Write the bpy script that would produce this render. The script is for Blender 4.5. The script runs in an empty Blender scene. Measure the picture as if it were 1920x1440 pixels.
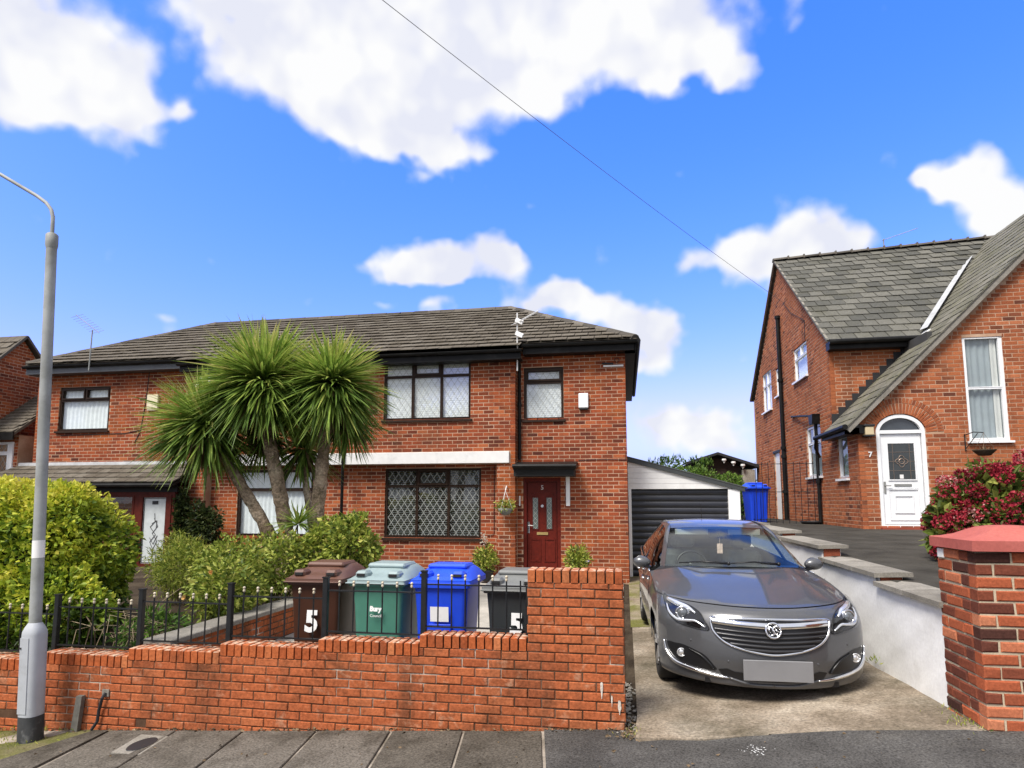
import bpy, math, random
import numpy as np
from mathutils import Vector, Matrix
random.seed(11); rng = np.random.default_rng(11)
scene = bpy.context.scene; col = scene.collection
rad = math.radians
# ------------------------------------------------------------------ camera
EYE = 1.72
cd = bpy.data.cameras.new('camera'); cam = bpy.data.objects.new('camera', cd); col.objects.link(cam)
cd.sensor_width = 36; cd.lens = 36 * 1183 / 1920; cd.shift_y = 90 / 1920; cd.clip_start = .05; cd.clip_end = 3000
cam.location = (0, 0, EYE); cam.rotation_euler = (rad(90 + 6.271), 0, rad(10.100)); scene.camera = cam
# ------------------------------------------------------------------ light, exposure
SUN_DIR = Vector((.38, .57, -.95)).normalized()
sd = bpy.data.lights.new('sun', 'SUN'); sd.energy = 2.0; sd.angle = rad(22); sd.color = (1, .94, .86)
sun = bpy.data.objects.new('sun', sd); col.objects.link(sun); sun.rotation_euler = SUN_DIR.to_track_quat('-Z', 'Y').to_euler()
vs = scene.view_settings; vs.view_transform = 'Standard'; vs.look = 'None'; vs.gamma = 1; vs.use_curve_mapping = False
vs.exposure = 1.5
scene.cycles.max_bounces = 8; scene.cycles.transparent_max_bounces = 24; scene.cycles.caustics_reflective = False; scene.cycles.caustics_refractive = False
# ------------------------------------------------------------------ world: blue sky with fair-weather clouds
world = bpy.data.worlds.new('World'); scene.world = world; world.use_nodes = True
nt = world.node_tree; nt.nodes.clear(); N = nt.nodes; L = nt.links
def nd(t, **k):
    n = N.new(t)
    for a, b in k.items(): setattr(n, a, b)
    return n
def mth(op, a, b=None, c=None):
    n = nd('ShaderNodeMath', operation=op)
    for i, x in enumerate((a, b, c)):
        if x is None: continue
        if isinstance(x, (int, float)): n.inputs[i].default_value = x
        else: L.new(x, n.inputs[i])
    return n.outputs[0]
sky = nd('ShaderNodeTexSky', sky_type='NISHITA', sun_disc=False)
sky.sun_elevation = math.asin(-SUN_DIR.z); sky.sun_rotation = math.atan2(-SUN_DIR.x, -SUN_DIR.y)
sky.altitude = 100; sky.air_density = 1.25; sky.dust_density = 2.2; sky.ozone_density = 3.0
tc = nd('ShaderNodeTexCoord'); sep = nd('ShaderNodeSeparateXYZ'); L.new(tc.outputs['Generated'], sep.inputs[0])
az = mth('ARCTAN2', sep.outputs[0], sep.outputs[1]); el = mth('ARCSINE', sep.outputs[2])
cmb = nd('ShaderNodeCombineXYZ'); L.new(az, cmb.inputs[0]); L.new(el, cmb.inputs[1])
CLOUDS = [  # azimuth, elevation, half width, half height in degrees, weight
 (-52.5, 30.5, 4.87, 3.88, 1), (-48.6, 32.0, 4.18, 3.39, 1), (-44.7, 31.0, 3.17, 2.80, 1), (-47.2, 27.9, 3.61, 1.51, 0.8), (-41.2, 29.1, 2.84, 1.20, 0.8),
 (-38.7, 29.7, 1.19, 0.79, 0.6), (-50.3, 26.3, 2.11, 1.47, 0.6), (-36.1, 37.4, 4.68, 1.92, 1), (-30.2, 37.2, 6.46, 3.01, 1), (-27.2, 34.6, 6.15, 2.51, 1),
 (-23.8, 32.8, 5.35, 2.26, 1), (-21.3, 30.6, 5.42, 1.42, 0.9), (-15.7, 30.1, 3.04, 0.89, 0.7), (-17.3, 35.2, 7.62, 4.05, 1), (-20.5, 38.9, 8.08, 3.38, 1),
 (-11.1, 39.3, 7.82, 3.06, 1), (-10.6, 35.4, 5.69, 2.40, 0.9), (-4.9, 34.0, 3.08, 1.70, 0.6), (-7.0, 32.9, 2.57, 1.16, 0.5), (1.3, 38.8, 7.53, 1.86, 1),
 (2.7, 36.0, 6.42, 1.42, 0.95), (8.1, 36.0, 4.00, 2.08, 1), (10.8, 34.3, 1.59, 1.41, 0.7), (-33.7, 34.5, 2.63, 1.72, 0.5), (-31.8, 32.0, 2.68, 1.46, 0.4),
 (-21.0, 20.6, 2.90, 1.16, 0.9), (-18.1, 22.1, 2.71, 1.51, 0.9), (-15.1, 21.3, 4.97, 1.53, 1), (-12.4, 23.2, 2.26, 1.68, 0.9), (-10.1, 21.2, 2.01, 1.13, 0.8),
 (-16.6, 19.9, 5.91, 0.73, 0.6), (-18.0, 17.5, 2.44, 0.78, 0.75), (-6.6, 18.2, 2.98, 1.67, 1), (-2.7, 17.8, 3.43, 1.75, 1), (-8.1, 17.5, 1.99, 0.93, 0.7),
 (2.4, 16.0, 2.60, 1.93, 1), (4.0, 13.6, 2.09, 1.66, 0.9), (-0.8, 15.2, 3.86, 1.86, 0.8), (1.6, 12.3, 2.84, 1.03, 0.6), (14.5, 22.1, 3.13, 1.83, 1),
 (17.7, 20.8, 2.37, 1.53, 0.9), (12.7, 20.3, 3.84, 1.51, 0.9), (8.8, 21.2, 2.48, 1.28, 0.55), (6.9, 20.3, 1.61, 0.96, 0.5), (16.8, 19.3, 3.59, 1.23, 0.8),
 (28.4, 24.0, 1.57, 1.38, 1), (26.6, 22.7, 1.96, 1.29, 1), (29.1, 21.3, 2.44, 1.93, 1), (25.3, 22.5, 1.35, 0.80, 0.8), (28.1, 19.9, 2.19, 1.26, 0.9),
 (9.2, 7.5, 2.18, 1.46, 1), (6.5, 6.5, 2.69, 1.39, 0.9), (2.4, 6.6, 1.63, 1.04, 0.8), (8.2, 5.0, 3.94, 1.38, 0.8), (4.2, 5.1, 2.74, 1.03, 0.5),
 (-2.3, 56.0, 30.07, 5.05, 1.2), (5.1, 46.0, 14.77, 2.63, 1.3), (16.8, 43.5, 14.04, 2.33, 1.3), (27.6, 41.2, 8.84, 2.46, 1.2), (21.5, 47.9, 19.96, 3.48, 1.3),  # this row and the next: clouds above the view, added to whiten car reflections
 (-33.3, 42.9, 11.67, 3.44, 1), (-13.3, 44.4, 15.56, 3.90, 1), (5.0, 43.7, 12.77, 3.24, 1), (17.0, 46.1, 11.16, 3.06, 1), (-45.6, 40.9, 7.15, 2.95, 0.8),
 (-49.1, 14.0, 0.60, 0.37, 0.35), (-40.7, 15.6, 0.92, 0.37, 0.3), (-22.9, 17.8, 2.85, 0.54, 0.25),
]
warp = nd('ShaderNodeTexNoise'); warp.inputs['Scale'].default_value = 9; warp.inputs['Detail'].default_value = 3; warp.inputs['Roughness'].default_value = .6
L.new(tc.outputs['Generated'], warp.inputs['Vector'])
wv = nd('ShaderNodeVectorMath', operation='SUBTRACT'); L.new(warp.outputs['Color'], wv.inputs[0]); wv.inputs[1].default_value = (.5, .5, .5)
wsc = nd('ShaderNodeVectorMath', operation='MULTIPLY'); L.new(wv.outputs[0], wsc.inputs[0]); wsc.inputs[1].default_value = (.13, .10, 0)
wadd = nd('ShaderNodeVectorMath', operation='ADD'); L.new(cmb.outputs[0], wadd.inputs[0]); L.new(wsc.outputs[0], wadd.inputs[1])
field = None; under = None
for a0, e0, ra, re, w in CLOUDS:
    s = nd('ShaderNodeVectorMath', operation='SUBTRACT'); L.new(wadd.outputs[0], s.inputs[0]); s.inputs[1].default_value = (rad(a0), rad(e0), 0)
    m = nd('ShaderNodeVectorMath', operation='MULTIPLY'); L.new(s.outputs[0], m.inputs[0]); m.inputs[1].default_value = (1 / rad(ra), 1 / rad(re), 0)
    d = nd('ShaderNodeVectorMath', operation='DOT_PRODUCT'); L.new(m.outputs[0], d.inputs[0]); L.new(m.outputs[0], d.inputs[1])
    g = mth('MULTIPLY', mth('POWER', 2.718, mth('MULTIPLY', d.outputs['Value'], -.9)), w)
    field = g if field is None else mth('ADD', field, g)
# the rest of the dome is nearly overcast, cloud thickened for soft neutral light
big = nd('ShaderNodeTexNoise'); big.inputs['Scale'].default_value = 1.7; big.inputs['Detail'].default_value = 3; L.new(tc.outputs['Generated'], big.inputs['Vector'])
bm_ = nd('ShaderNodeMapRange'); bm_.inputs[1].default_value = .22; bm_.inputs[2].default_value = .42; bm_.inputs[4].default_value = 1.1; L.new(big.outputs[0], bm_.inputs[0])
azd = mth('ABSOLUTE', mth('ADD', az, rad(10)))
outm = nd('ShaderNodeMapRange'); outm.inputs[1].default_value = rad(48); outm.inputs[2].default_value = rad(64); L.new(azd, outm.inputs[0])
outm2 = nd('ShaderNodeMapRange'); outm2.inputs[1].default_value = rad(43); outm2.inputs[2].default_value = rad(50); L.new(el, outm2.inputs[0])
outside = mth('MAXIMUM', outm.outputs[0], outm2.outputs[0])
field = mth('MAXIMUM', field, mth('MULTIPLY', bm_.outputs[0], outside))
fine = nd('ShaderNodeTexNoise'); fine.inputs['Scale'].default_value = 14; fine.inputs['Detail'].default_value = 6; fine.inputs['Roughness'].default_value = .58
L.new(tc.outputs['Generated'], fine.inputs['Vector'])
vor = nd('ShaderNodeTexVoronoi', feature='SMOOTH_F1'); vor.inputs['Scale'].default_value = 15; vor.inputs['Smoothness'].default_value = .35; vor.inputs['Detail'].default_value = 1; vor.inputs['Roughness'].default_value = .5
vw = nd('ShaderNodeVectorMath', operation='MULTIPLY_ADD'); L.new(wv.outputs[0], vw.inputs[0]); vw.inputs[1].default_value = (.06, .06, .06); L.new(tc.outputs['Generated'], vw.inputs[2]); L.new(vw.outputs[0], vor.inputs['Vector'])
puff = mth('MULTIPLY', mth('SUBTRACT', .42, vor.outputs['Distance']), .75)     # rounded heads
dens = mth('ADD', mth('ADD', field, puff), mth('MULTIPLY', mth('SUBTRACT', fine.outputs[0], .5), .62))
cm = nd('ShaderNodeMapRange', interpolation_type='SMOOTHSTEP'); cm.inputs[1].default_value = .08; cm.inputs[2].default_value = .80; L.new(dens, cm.inputs[0])
# body of the cloud: white with soft lilac grey folds
fold = nd('ShaderNodeTexNoise'); fold.inputs['Scale'].default_value = 7.5; fold.inputs['Detail'].default_value = 3; fold.inputs['Distortion'].default_value = .4; L.new(tc.outputs['Generated'], fold.inputs['Vector'])
offv = nd('ShaderNodeVectorMath', operation='ADD'); L.new(tc.outputs['Generated'], offv.inputs[0]); offv.inputs[1].default_value = (-.012, 0, .022)
fine2 = nd('ShaderNodeTexNoise'); fine2.inputs['Scale'].default_value = 14; fine2.inputs['Detail'].default_value = 2; fine2.inputs['Roughness'].default_value = .5; L.new(offv.outputs[0], fine2.inputs['Vector'])
fine3 = nd('ShaderNodeTexNoise'); fine3.inputs['Scale'].default_value = 14; fine3.inputs['Detail'].default_value = 2; fine3.inputs['Roughness'].default_value = .5; L.new(tc.outputs['Generated'], fine3.inputs['Vector'])
relief = mth('ADD', mth('MULTIPLY', puff, .35), mth('ADD', mth('MULTIPLY', mth('SUBTRACT', fine3.outputs[0], fine2.outputs[0]), .55), mth('MULTIPLY', fold.outputs[0], 1.0)))
fr = nd('ShaderNodeValToRGB'); fr.color_ramp.elements[0].position = .31; fr.color_ramp.elements[0].color = (.285, .293, .332, 1)
fr.color_ramp.elements[1].position = .53; fr.color_ramp.elements[1].color = (.348, .349, .352, 1); L.new(relief, fr.inputs[0])
# deep clear blue: the sky texture with its saturation pushed as a phone camera does
hs = nd('ShaderNodeHueSaturation'); hs.inputs['Saturation'].default_value = 1.15; hs.inputs['Value'].default_value = 1.0; L.new(sky.outputs[0], hs.inputs['Color'])
sk0 = nd('ShaderNodeVectorMath', operation='MULTIPLY'); L.new(hs.outputs[0], sk0.inputs[0]); sk0.inputs[1].default_value = (.098, .069, .130)
skx = nd('ShaderNodeSeparateXYZ'); L.new(sk0.outputs[0], skx.inputs[0])      # deepen the blue overhead: a steeper curve on red
redc = mth('MINIMUM', mth('MULTIPLY', mth('POWER', mth('MULTIPLY', skx.outputs[0], 4.256), 1.65), .200), mth('MULTIPLY', skx.outputs[1], .84))
sk = nd('ShaderNodeCombineXYZ'); L.new(redc, sk.inputs[0]); L.new(skx.outputs[1], sk.inputs[1]); L.new(skx.outputs[2], sk.inputs[2])
mixc = nd('ShaderNodeMix', data_type='RGBA'); L.new(cm.outputs[0], mixc.inputs[0]); L.new(sk.outputs[0], mixc.inputs[6]); L.new(fr.outputs[0], mixc.inputs[7])
bg = nd('ShaderNodeBackground'); L.new(mixc.outputs[2], bg.inputs[0]); bg.inputs[1].default_value = 1.0
wo = nd('ShaderNodeOutputWorld'); L.new(bg.outputs[0], wo.inputs[0])
world.cycles.sampling_method = 'MANUAL'; world.cycles.sample_map_resolution = 512

# ------------------------------------------------------------------ helpers
OFF = {}
class MB:
    """collects shapes; build() links them as one mesh object"""
    def __init__(s): s.v = []; s.f = []; s.t = []
    def add(s, vs, fs, t=.5):
        o = len(s.v); s.v.extend([tuple(map(float, p)) for p in vs]); s.f.extend([tuple(i + o for i in f) for f in fs])
        s.t.extend([t] * len(fs) if not hasattr(t, '__len__') else list(t)); return s
    def box(s, x0, x1, y0, y1, z0, z1, t=.5):
        x0, x1 = min(x0, x1), max(x0, x1); y0, y1 = min(y0, y1), max(y0, y1); z0, z1 = min(z0, z1), max(z0, z1)
        return s.add([(x0, y0, z0), (x1, y0, z0), (x1, y1, z0), (x0, y1, z0), (x0, y0, z1), (x1, y0, z1), (x1, y1, z1), (x0, y1, z1)],
                     [(0, 3, 2, 1), (4, 5, 6, 7), (0, 1, 5, 4), (1, 2, 6, 5), (2, 3, 7, 6), (3, 0, 4, 7)], t)
    def rbox(s, x0, x1, y0, y1, z0, z1, b=.01, t=.5):
        """box with chamfered edges"""
        x0, x1 = min(x0, x1), max(x0, x1); y0, y1 = min(y0, y1), max(y0, y1); z0, z1 = min(z0, z1), max(z0, z1)
        vs = []; 
        for X, sx in ((x0, 1), (x1, -1)):
            for Y, sy in ((y0, 1), (y1, -1)):
                for Z, sz in ((z0, 1), (z1, -1)):
                    vs += [(X, Y + sy * b, Z + sz * b), (X + sx * b, Y, Z + sz * b), (X + sx * b, Y + sy * b, Z)]
        ix = lambda i, j, k, a: (i * 4 + j * 2 + k) * 3 + a
        fs = []
        for i in (0, 1): fs.append((ix(i,0,0,0), ix(i,0,1,0), ix(i,1,1,0), ix(i,1,0,0)) if i == 0 else (ix(i,0,0,0), ix(i,1,0,0), ix(i,1,1,0), ix(i,0,1,0)))
        for j in (0, 1): fs.append((ix(0,j,0,1), ix(1,j,0,1), ix(1,j,1,1), ix(0,j,1,1)) if j == 0 else (ix(0,j,0,1), ix(0,j,1,1), ix(1,j,1,1), ix(1,j,0,1)))
        for k in (0, 1): fs.append((ix(0,0,k,2), ix(0,1,k,2), ix(1,1,k,2), ix(1,0,k,2)) if k == 0 else (ix(0,0,k,2), ix(1,0,k,2), ix(1,1,k,2), ix(0,1,k,2)))
        for i in (0, 1):
            for j in (0, 1): fs.append((ix(i,j,0,0), ix(i,j,0,1), ix(i,j,1,1), ix(i,j,1,0)))
            for k in (0, 1): fs.append((ix(i,0,k,0), ix(i,0,k,2), ix(i,1,k,2), ix(i,1,k,0)))
        for j in (0, 1):
            for k in (0, 1): fs.append((ix(0,j,k,1), ix(0,j,k,2), ix(1,j,k,2), ix(1,j,k,1)))
        for i in (0, 1):
            for j in (0, 1):
                for k in (0, 1): fs.append((ix(i,j,k,0), ix(i,j,k,1), ix(i,j,k,2)))
        return s.add(vs, fs, t)
    def obox(s, c, ax, ay, az, t=.5):
        c = Vector(c); ax, ay, az = Vector(ax), Vector(ay), Vector(az)
        vs = [c + i * ax + j * ay + k * az for k in (-1, 1) for i, j in ((-1, -1), (1, -1), (1, 1), (-1, 1))]
        return s.add(vs, [(0, 3, 2, 1), (4, 5, 6, 7), (0, 1, 5, 4), (1, 2, 6, 5), (2, 3, 7, 6), (3, 0, 4, 7)], t)
    def bar(s, a, b, w, h=None, up=(0, 0, 1), t=.5):
        a, b = Vector(a), Vector(b); d = (b - a); u = Vector(up)
        sx = d.cross(u)
        if sx.length < 1e-6: sx = d.cross(Vector((1, 0, 0)))
        sx.normalize(); uz = sx.cross(d).normalized()
        return s.obox((a + b) / 2, d / 2, sx * w / 2, uz * (h or w) / 2, t)
    def tube(s, pts, r, n=8, t=.5, cap=True):
        pts = [Vector(p) for p in pts]; m = len(pts); rr = r if hasattr(r, '__len__') else [r] * m
        vs = []; prev = None
        for i, p in enumerate(pts):
            d = (pts[min(i + 1, m - 1)] - pts[max(i - 1, 0)]).normalized()
            if prev is None: q = d.orthogonal().normalized()
            else:
                q = prev - d * prev.dot(d); q = q.normalized() if q.length > 1e-6 else d.orthogonal().normalized()
            prev = q; w = d.cross(q)
            for k in range(n):
                a = 2 * math.pi * k / n; vs.append(p + (q * math.cos(a) + w * math.sin(a)) * rr[i])
        fs = [(i * n + k, i * n + (k + 1) % n, (i + 1) * n + (k + 1) % n, (i + 1) * n + k) for i in range(m - 1) for k in range(n)]
        if cap: fs += [tuple(range(n))[::-1], tuple((m - 1) * n + k for k in range(n))]
        return s.add(vs, fs, t)
    def lathe(s, prof, c=(0, 0, 0), n=16, axis='z', t=.5, arc=(0, 2 * math.pi)):
        c = Vector(c); vs = []; full = abs(arc[1] - arc[0] - 2 * math.pi) < 1e-6; k_n = n if full else n + 1
        for r, h in prof:
            for k in range(k_n):
                a = arc[0] + (arc[1] - arc[0]) * k / n; x, y = r * math.cos(a), r * math.sin(a)
                vs.append(c + Vector((x, y, h) if axis == 'z' else ((h, x, y) if axis == 'x' else (x, h, y))))
        fs = [(i * k_n + k, i * k_n + (k + 1) % k_n, (i + 1) * k_n + (k + 1) % k_n, (i + 1) * k_n + k) for i in range(len(prof) - 1) for k in range(n)]
        return s.add(vs, fs, t)
    def ball(s, c, r, n=10, t=.5, sx=1, sy=1, sz=1):
        vs = []; m = max(4, n // 2 + 1)
        for i in range(m + 1):
            b = math.pi * i / m
            for k in range(n): a = 2 * math.pi * k / n; vs.append((c[0] + r * sx * math.sin(b) * math.cos(a), c[1] + r * sy * math.sin(b) * math.sin(a), c[2] + r * sz * math.cos(b)))
        return s.add(vs, [(i * n + k, (i + 1) * n + k, (i + 1) * n + (k + 1) % n, i * n + (k + 1) % n) for i in range(m) for k in range(n)], t)
    def prism(s, poly, axis, lo, hi, t=.5):
        """polygon in the plane across axis, pushed from lo to hi; axis x: (y,z), y: (x,z), z: (x,y)"""
        f = {'x': lambda a, b, h: (h, a, b), 'y': lambda a, b, h: (a, h, b), 'z': lambda a, b, h: (a, b, h)}[axis]
        n = len(poly); vs = [f(a, b, lo) for a, b in poly] + [f(a, b, hi) for a, b in poly]
        return s.add(vs, [tuple(range(n))[::-1], tuple(range(n, 2 * n))] + [(i, (i + 1) % n, n + (i + 1) % n, n + i) for i in range(n)], t)
    def grid(s, G, t=.5, close=False):
        """G: array rows x cols x 3"""
        G = np.asarray(G); a, b = G.shape[:2]
        fs = [(i * b + j, (i + 1) * b + j, (i + 1) * b + (j + 1) % b, i * b + (j + 1) % b) for i in range(a - 1) for j in range(b if close else b - 1)]
        return s.add(G.reshape(-1, 3), fs, t)
    def build(s, name, mat, parent=None, smooth=False, local=False, angle=None, merge=False):
        off = Vector((0, 0, 0)) if (local or parent is None) else OFF.get(parent.name, Vector((0, 0, 0)))
        me = bpy.data.meshes.new(name); me.from_pydata([(p[0] - off[0], p[1] - off[1], p[2] - off[2]) for p in s.v], [], s.f)
        a = me.attributes.new('tint', 'FLOAT', 'FACE'); a.data.foreach_set('value', np.array(s.t, dtype=np.float32))
        if merge:
            import bmesh
            b = bmesh.new(); b.from_mesh(me); bmesh.ops.remove_doubles(b, verts=b.verts, dist=1e-4); bmesh.ops.recalc_face_normals(b, faces=b.faces); b.to_mesh(me); b.free()
        if smooth or angle:
            me.polygons.foreach_set('use_smooth', [True] * len(me.polygons))
            if angle: me.set_sharp_from_angle(angle=rad(angle))
        me.materials.append(mat); o = bpy.data.objects.new(name, me); col.objects.link(o)
        if parent is not None: o.parent = parent; OFF[o.name] = OFF.get(parent.name, Vector((0, 0, 0)))
        return o
def tag(o, label=None, cat=None, group=None, kind=None):
    for k, x in (('label', label), ('category', cat), ('group', group), ('kind', kind)):
        if x: o[k] = x
    return o
def thing(name, label, cat, loc, group=None):
    o = bpy.data.objects.new(name, None); col.objects.link(o); o.location = loc; OFF[o.name] = Vector(loc); o.empty_display_size = .2
    return tag(o, label, cat, group)
# projection of a world point into the 1920 x 1440 photograph, only used to rank pieces by how large they show
_p, _t = rad(6.271), rad(10.1)
_fw = np.array([-math.sin(_t) * math.cos(_p), math.cos(_t) * math.cos(_p), math.sin(_p)]); _rt = np.array([math.cos(_t), math.sin(_t), 0]); _up = np.cross(_rt, _fw)
def shows(p):
    q = np.array(p) - np.array([0, 0, EYE]); z = float(q @ _fw)
    if z < .3: return None
    return 960 + 1183 * float(q @ _rt) / z, 810 - 1183 * float(q @ _up) / z, z

# ------------------------------------------------------------------ materials
def material(name):
    m = bpy.data.materials.new(name); m.use_nodes = True; t = m.node_tree; t.nodes.clear()
    o = t.nodes.new('ShaderNodeOutputMaterial'); b = t.nodes.new('ShaderNodeBsdfPrincipled'); t.links.new(b.outputs[0], o.inputs[0]); return m, t, b, o
def _noise(t, vec, scale, detail=4, rough=.55, dist=0):
    n = t.nodes.new('ShaderNodeTexNoise'); n.inputs['Scale'].default_value = scale; n.inputs['Detail'].default_value = detail; n.inputs['Roughness'].default_value = rough; n.inputs['Distortion'].default_value = dist
    t.links.new(vec, n.inputs['Vector']); return n.outputs[0]
def _ramp(t, fac, stops):
    r = t.nodes.new('ShaderNodeValToRGB'); e = r.color_ramp.elements
    while len(e) < len(stops): e.new(.5)
    for q, (p, c) in zip(e, stops): q.position = p; q.color = (*c, 1) if len(c) == 3 else c
    if fac is not None: t.links.new(fac, r.inputs[0])
    return r.outputs[0]
def _mix(t, fac, a, b, mode='MIX'):
    m = t.nodes.new('ShaderNodeMix'); m.data_type = 'RGBA'; m.blend_type = mode
    for i, x in ((0, fac), (6, a), (7, b)):
        if isinstance(x, (int, float)): m.inputs[i].default_value = x
        elif isinstance(x, tuple): m.inputs[i].default_value = (*x, 1)
        else: t.links.new(x, m.inputs[i])
    return m.outputs[2]
def _range(t, x, a, b, c=0., d=1.):
    m = t.nodes.new('ShaderNodeMapRange'); t.links.new(x, m.inputs[0])
    for i, q in enumerate((a, b, c, d)): m.inputs[i + 1].default_value = q
    return m.outputs[0]
def _bump(t, h, b, strength=.3, dist=.01):
    n = t.nodes.new('ShaderNodeBump'); n.inputs['Strength'].default_value = strength; n.inputs['Distance'].default_value = dist
    t.links.new(h, n.inputs['Height']); t.links.new(n.outputs[0], b.inputs['Normal'])
def _pos(t): return t.nodes.new('ShaderNodeNewGeometry').outputs['Position']
def _tint(t):
    a = t.nodes.new('ShaderNodeAttribute'); a.attribute_name = 'tint'; return a.outputs['Fac']
def stone(name, stops, blotch=None, bscale=1.2, lo=.45, hi=.7, rough=.85, fine=60, fstr=.25, bump=.25, bdist=.004, bumpscale=90, spec=.08, tint=True, obj=False, fade=.6, streak=None, salt=None):
    """stops: ramp of colours picked piece by piece (tint); blotch: second colour laid in large stains"""
    m, t, b, o = material(name); p = _pos(t)
    if obj: p = t.nodes.new('ShaderNodeTexCoord').outputs['Object']
    c = _ramp(t, _tint(t) if tint else _noise(t, p, 2.2, 5), stops)
    if blotch: c = _mix(t, _range(t, _noise(t, p, bscale, 5, .62, .3), lo, hi, 0, fade), c, blotch)
    if streak:
        mp = t.nodes.new('ShaderNodeMapping'); mp.inputs['Scale'].default_value = (2.2, 2.2, .38); t.links.new(p, mp.inputs['Vector'])
        c = _mix(t, _range(t, _noise(t, mp.outputs[0], 1.3, 7, .62), .50, .72, 0, streak[1]), c, streak[0])
    if salt: c = _mix(t, _range(t, _noise(t, p, 6.5, 6, .68, .5), .57, .72, 0, salt[1]), c, salt[0])
    g = _ramp(t, _noise(t, p, fine, 4, .7), [(.25, (1 - fstr,) * 3), (.75, (1 + fstr,) * 3)])
    c = _mix(t, 1., c, g, 'MULTIPLY'); t.links.new(c, b.inputs['Base Color'])
    b.inputs['Roughness'].default_value = rough; b.inputs['Specular IOR Level'].default_value = spec
    _bump(t, _noise(t, p, bumpscale, 6, .65), b, bump, bdist); return m
def paint(name, c, rough=.45, var=.1, scale=6, dirt=None, dscale=2.5, dlo=.52, dhi=.75, dfade=.5, metal=0, bump=.04, bumpscale=40, spec=.4, coat=0, obj=False):
    m, t, b, o = material(name); p = t.nodes.new('ShaderNodeTexCoord').outputs['Object'] if obj else _pos(t)
    n = _noise(t, p, scale, 5); k = _mix(t, 1., (c[0], c[1], c[2]), _ramp(t, n, [(.25, (1 - var,) * 3), (.75, (1 + var,) * 3)]), 'MULTIPLY')
    if dirt: k = _mix(t, _range(t, _noise(t, p, dscale, 8, .66, .2), dlo, dhi, 0, dfade), k, dirt)
    t.links.new(k, b.inputs['Base Color']); b.inputs['Roughness'].default_value = rough; b.inputs['Metallic'].default_value = metal
    b.inputs['Specular IOR Level'].default_value = spec; b.inputs['Coat Weight'].default_value = coat; b.inputs['Coat Roughness'].default_value = .03
    if bump: _bump(t, _noise(t, p, bumpscale, 4), b, bump * 3, .004)
    return m
def leafmat(name, stops, rough=.5, trans=.35):
    m, t, b, o = material(name); p = _pos(t)
    c = _ramp(t, _tint(t), stops); c = _mix(t, 1., c, _ramp(t, _noise(t, p, 25, 3), [(.3, (.8,) * 3), (.7, (1.2,) * 3)]), 'MULTIPLY')
    t.links.new(c, b.inputs['Base Color']); b.inputs['Roughness'].default_value = rough; b.inputs['Specular IOR Level'].default_value = .3
    tr = t.nodes.new('ShaderNodeBsdfTranslucent'); t.links.new(c, tr.inputs[0]); mx = t.nodes.new('ShaderNodeMixShader'); mx.inputs[0].default_value = trans
    t.links.new(b.outputs[0], mx.inputs[1]); t.links.new(tr.outputs[0], mx.inputs[2]); t.links.new(mx.outputs[0], o.inputs[0]); return m
def glassmat(name, tintc=(.8, .86, .85), rough=.02, wav=0., refl=1.0, ior=1.5):
    m, t, b, o = material(name); t.nodes.remove(b)
    tr = t.nodes.new('ShaderNodeBsdfTransparent'); tr.inputs[0].default_value = (*tintc, 1)
    gl = t.nodes.new('ShaderNodeBsdfGlossy'); gl.inputs['Roughness'].default_value = rough; gl.inputs[0].default_value = (refl, refl, refl, 1)
    fr0 = t.nodes.new('ShaderNodeFresnel'); fr0.inputs['IOR'].default_value = ior; bf = t.nodes.new('ShaderNodeNewGeometry'); inv = t.nodes.new('ShaderNodeMath'); inv.operation = 'SUBTRACT'; inv.inputs[0].default_value = 1; t.links.new(bf.outputs['Backfacing'], inv.inputs[1]); fr = t.nodes.new('ShaderNodeMath'); fr.operation = 'MULTIPLY'; t.links.new(fr0.outputs[0], fr.inputs[0]); t.links.new(inv.outputs[0], fr.inputs[1])
    if wav:
        bn = t.nodes.new('ShaderNodeBump'); bn.inputs['Strength'].default_value = wav; bn.inputs['Distance'].default_value = .02
        t.links.new(_noise(t, _pos(t), 3.5, 2), bn.inputs['Height']); t.links.new(bn.outputs[0], gl.inputs['Normal'])
    mx = t.nodes.new('ShaderNodeMixShader'); t.links.new(fr.outputs[0], mx.inputs[0]); t.links.new(tr.outputs[0], mx.inputs[1]); t.links.new(gl.outputs[0], mx.inputs[2]); t.links.new(mx.outputs[0], o.inputs[0]); return m
BR5 = [(0, (.085, .026, .018)), (.25, (.165, .042, .022)), (.55, (.245, .058, .026)), (.8, (.31, .076, .031)), (1, (.37, .11, .045))]
M = {}
M['brick_house'] = stone('brick_house', BR5, blotch=(.40, .115, .032), bscale=.75, lo=.52, hi=.70, fine=45, fstr=.3, fade=.7, streak=((.075, .04, .028), .55))
M['brick_seven'] = stone('brick_seven', [(0, (.12, .042, .026)), (.3, (.25, .078, .038)), (.7, (.34, .105, .045)), (1, (.43, .15, .07))], blotch=(.40, .135, .055), bscale=.6, lo=.46, hi=.64, fine=40, fstr=.28, streak=((.085, .045, .03), .5))
M['brick_wall'] = stone('brick_wall', [(0, (.25, .068, .029)), (.3, (.325, .090, .036)), (.7, (.365, .105, .041)), (1, (.41, .137, .058))], blotch=(.10, .040, .020), bscale=2.6, lo=.50, hi=.74, fine=38, fstr=.45, bump=.5, fade=.75, streak=((.075, .040, .024), .75), salt=((.50, .33, .22), .5))
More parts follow.
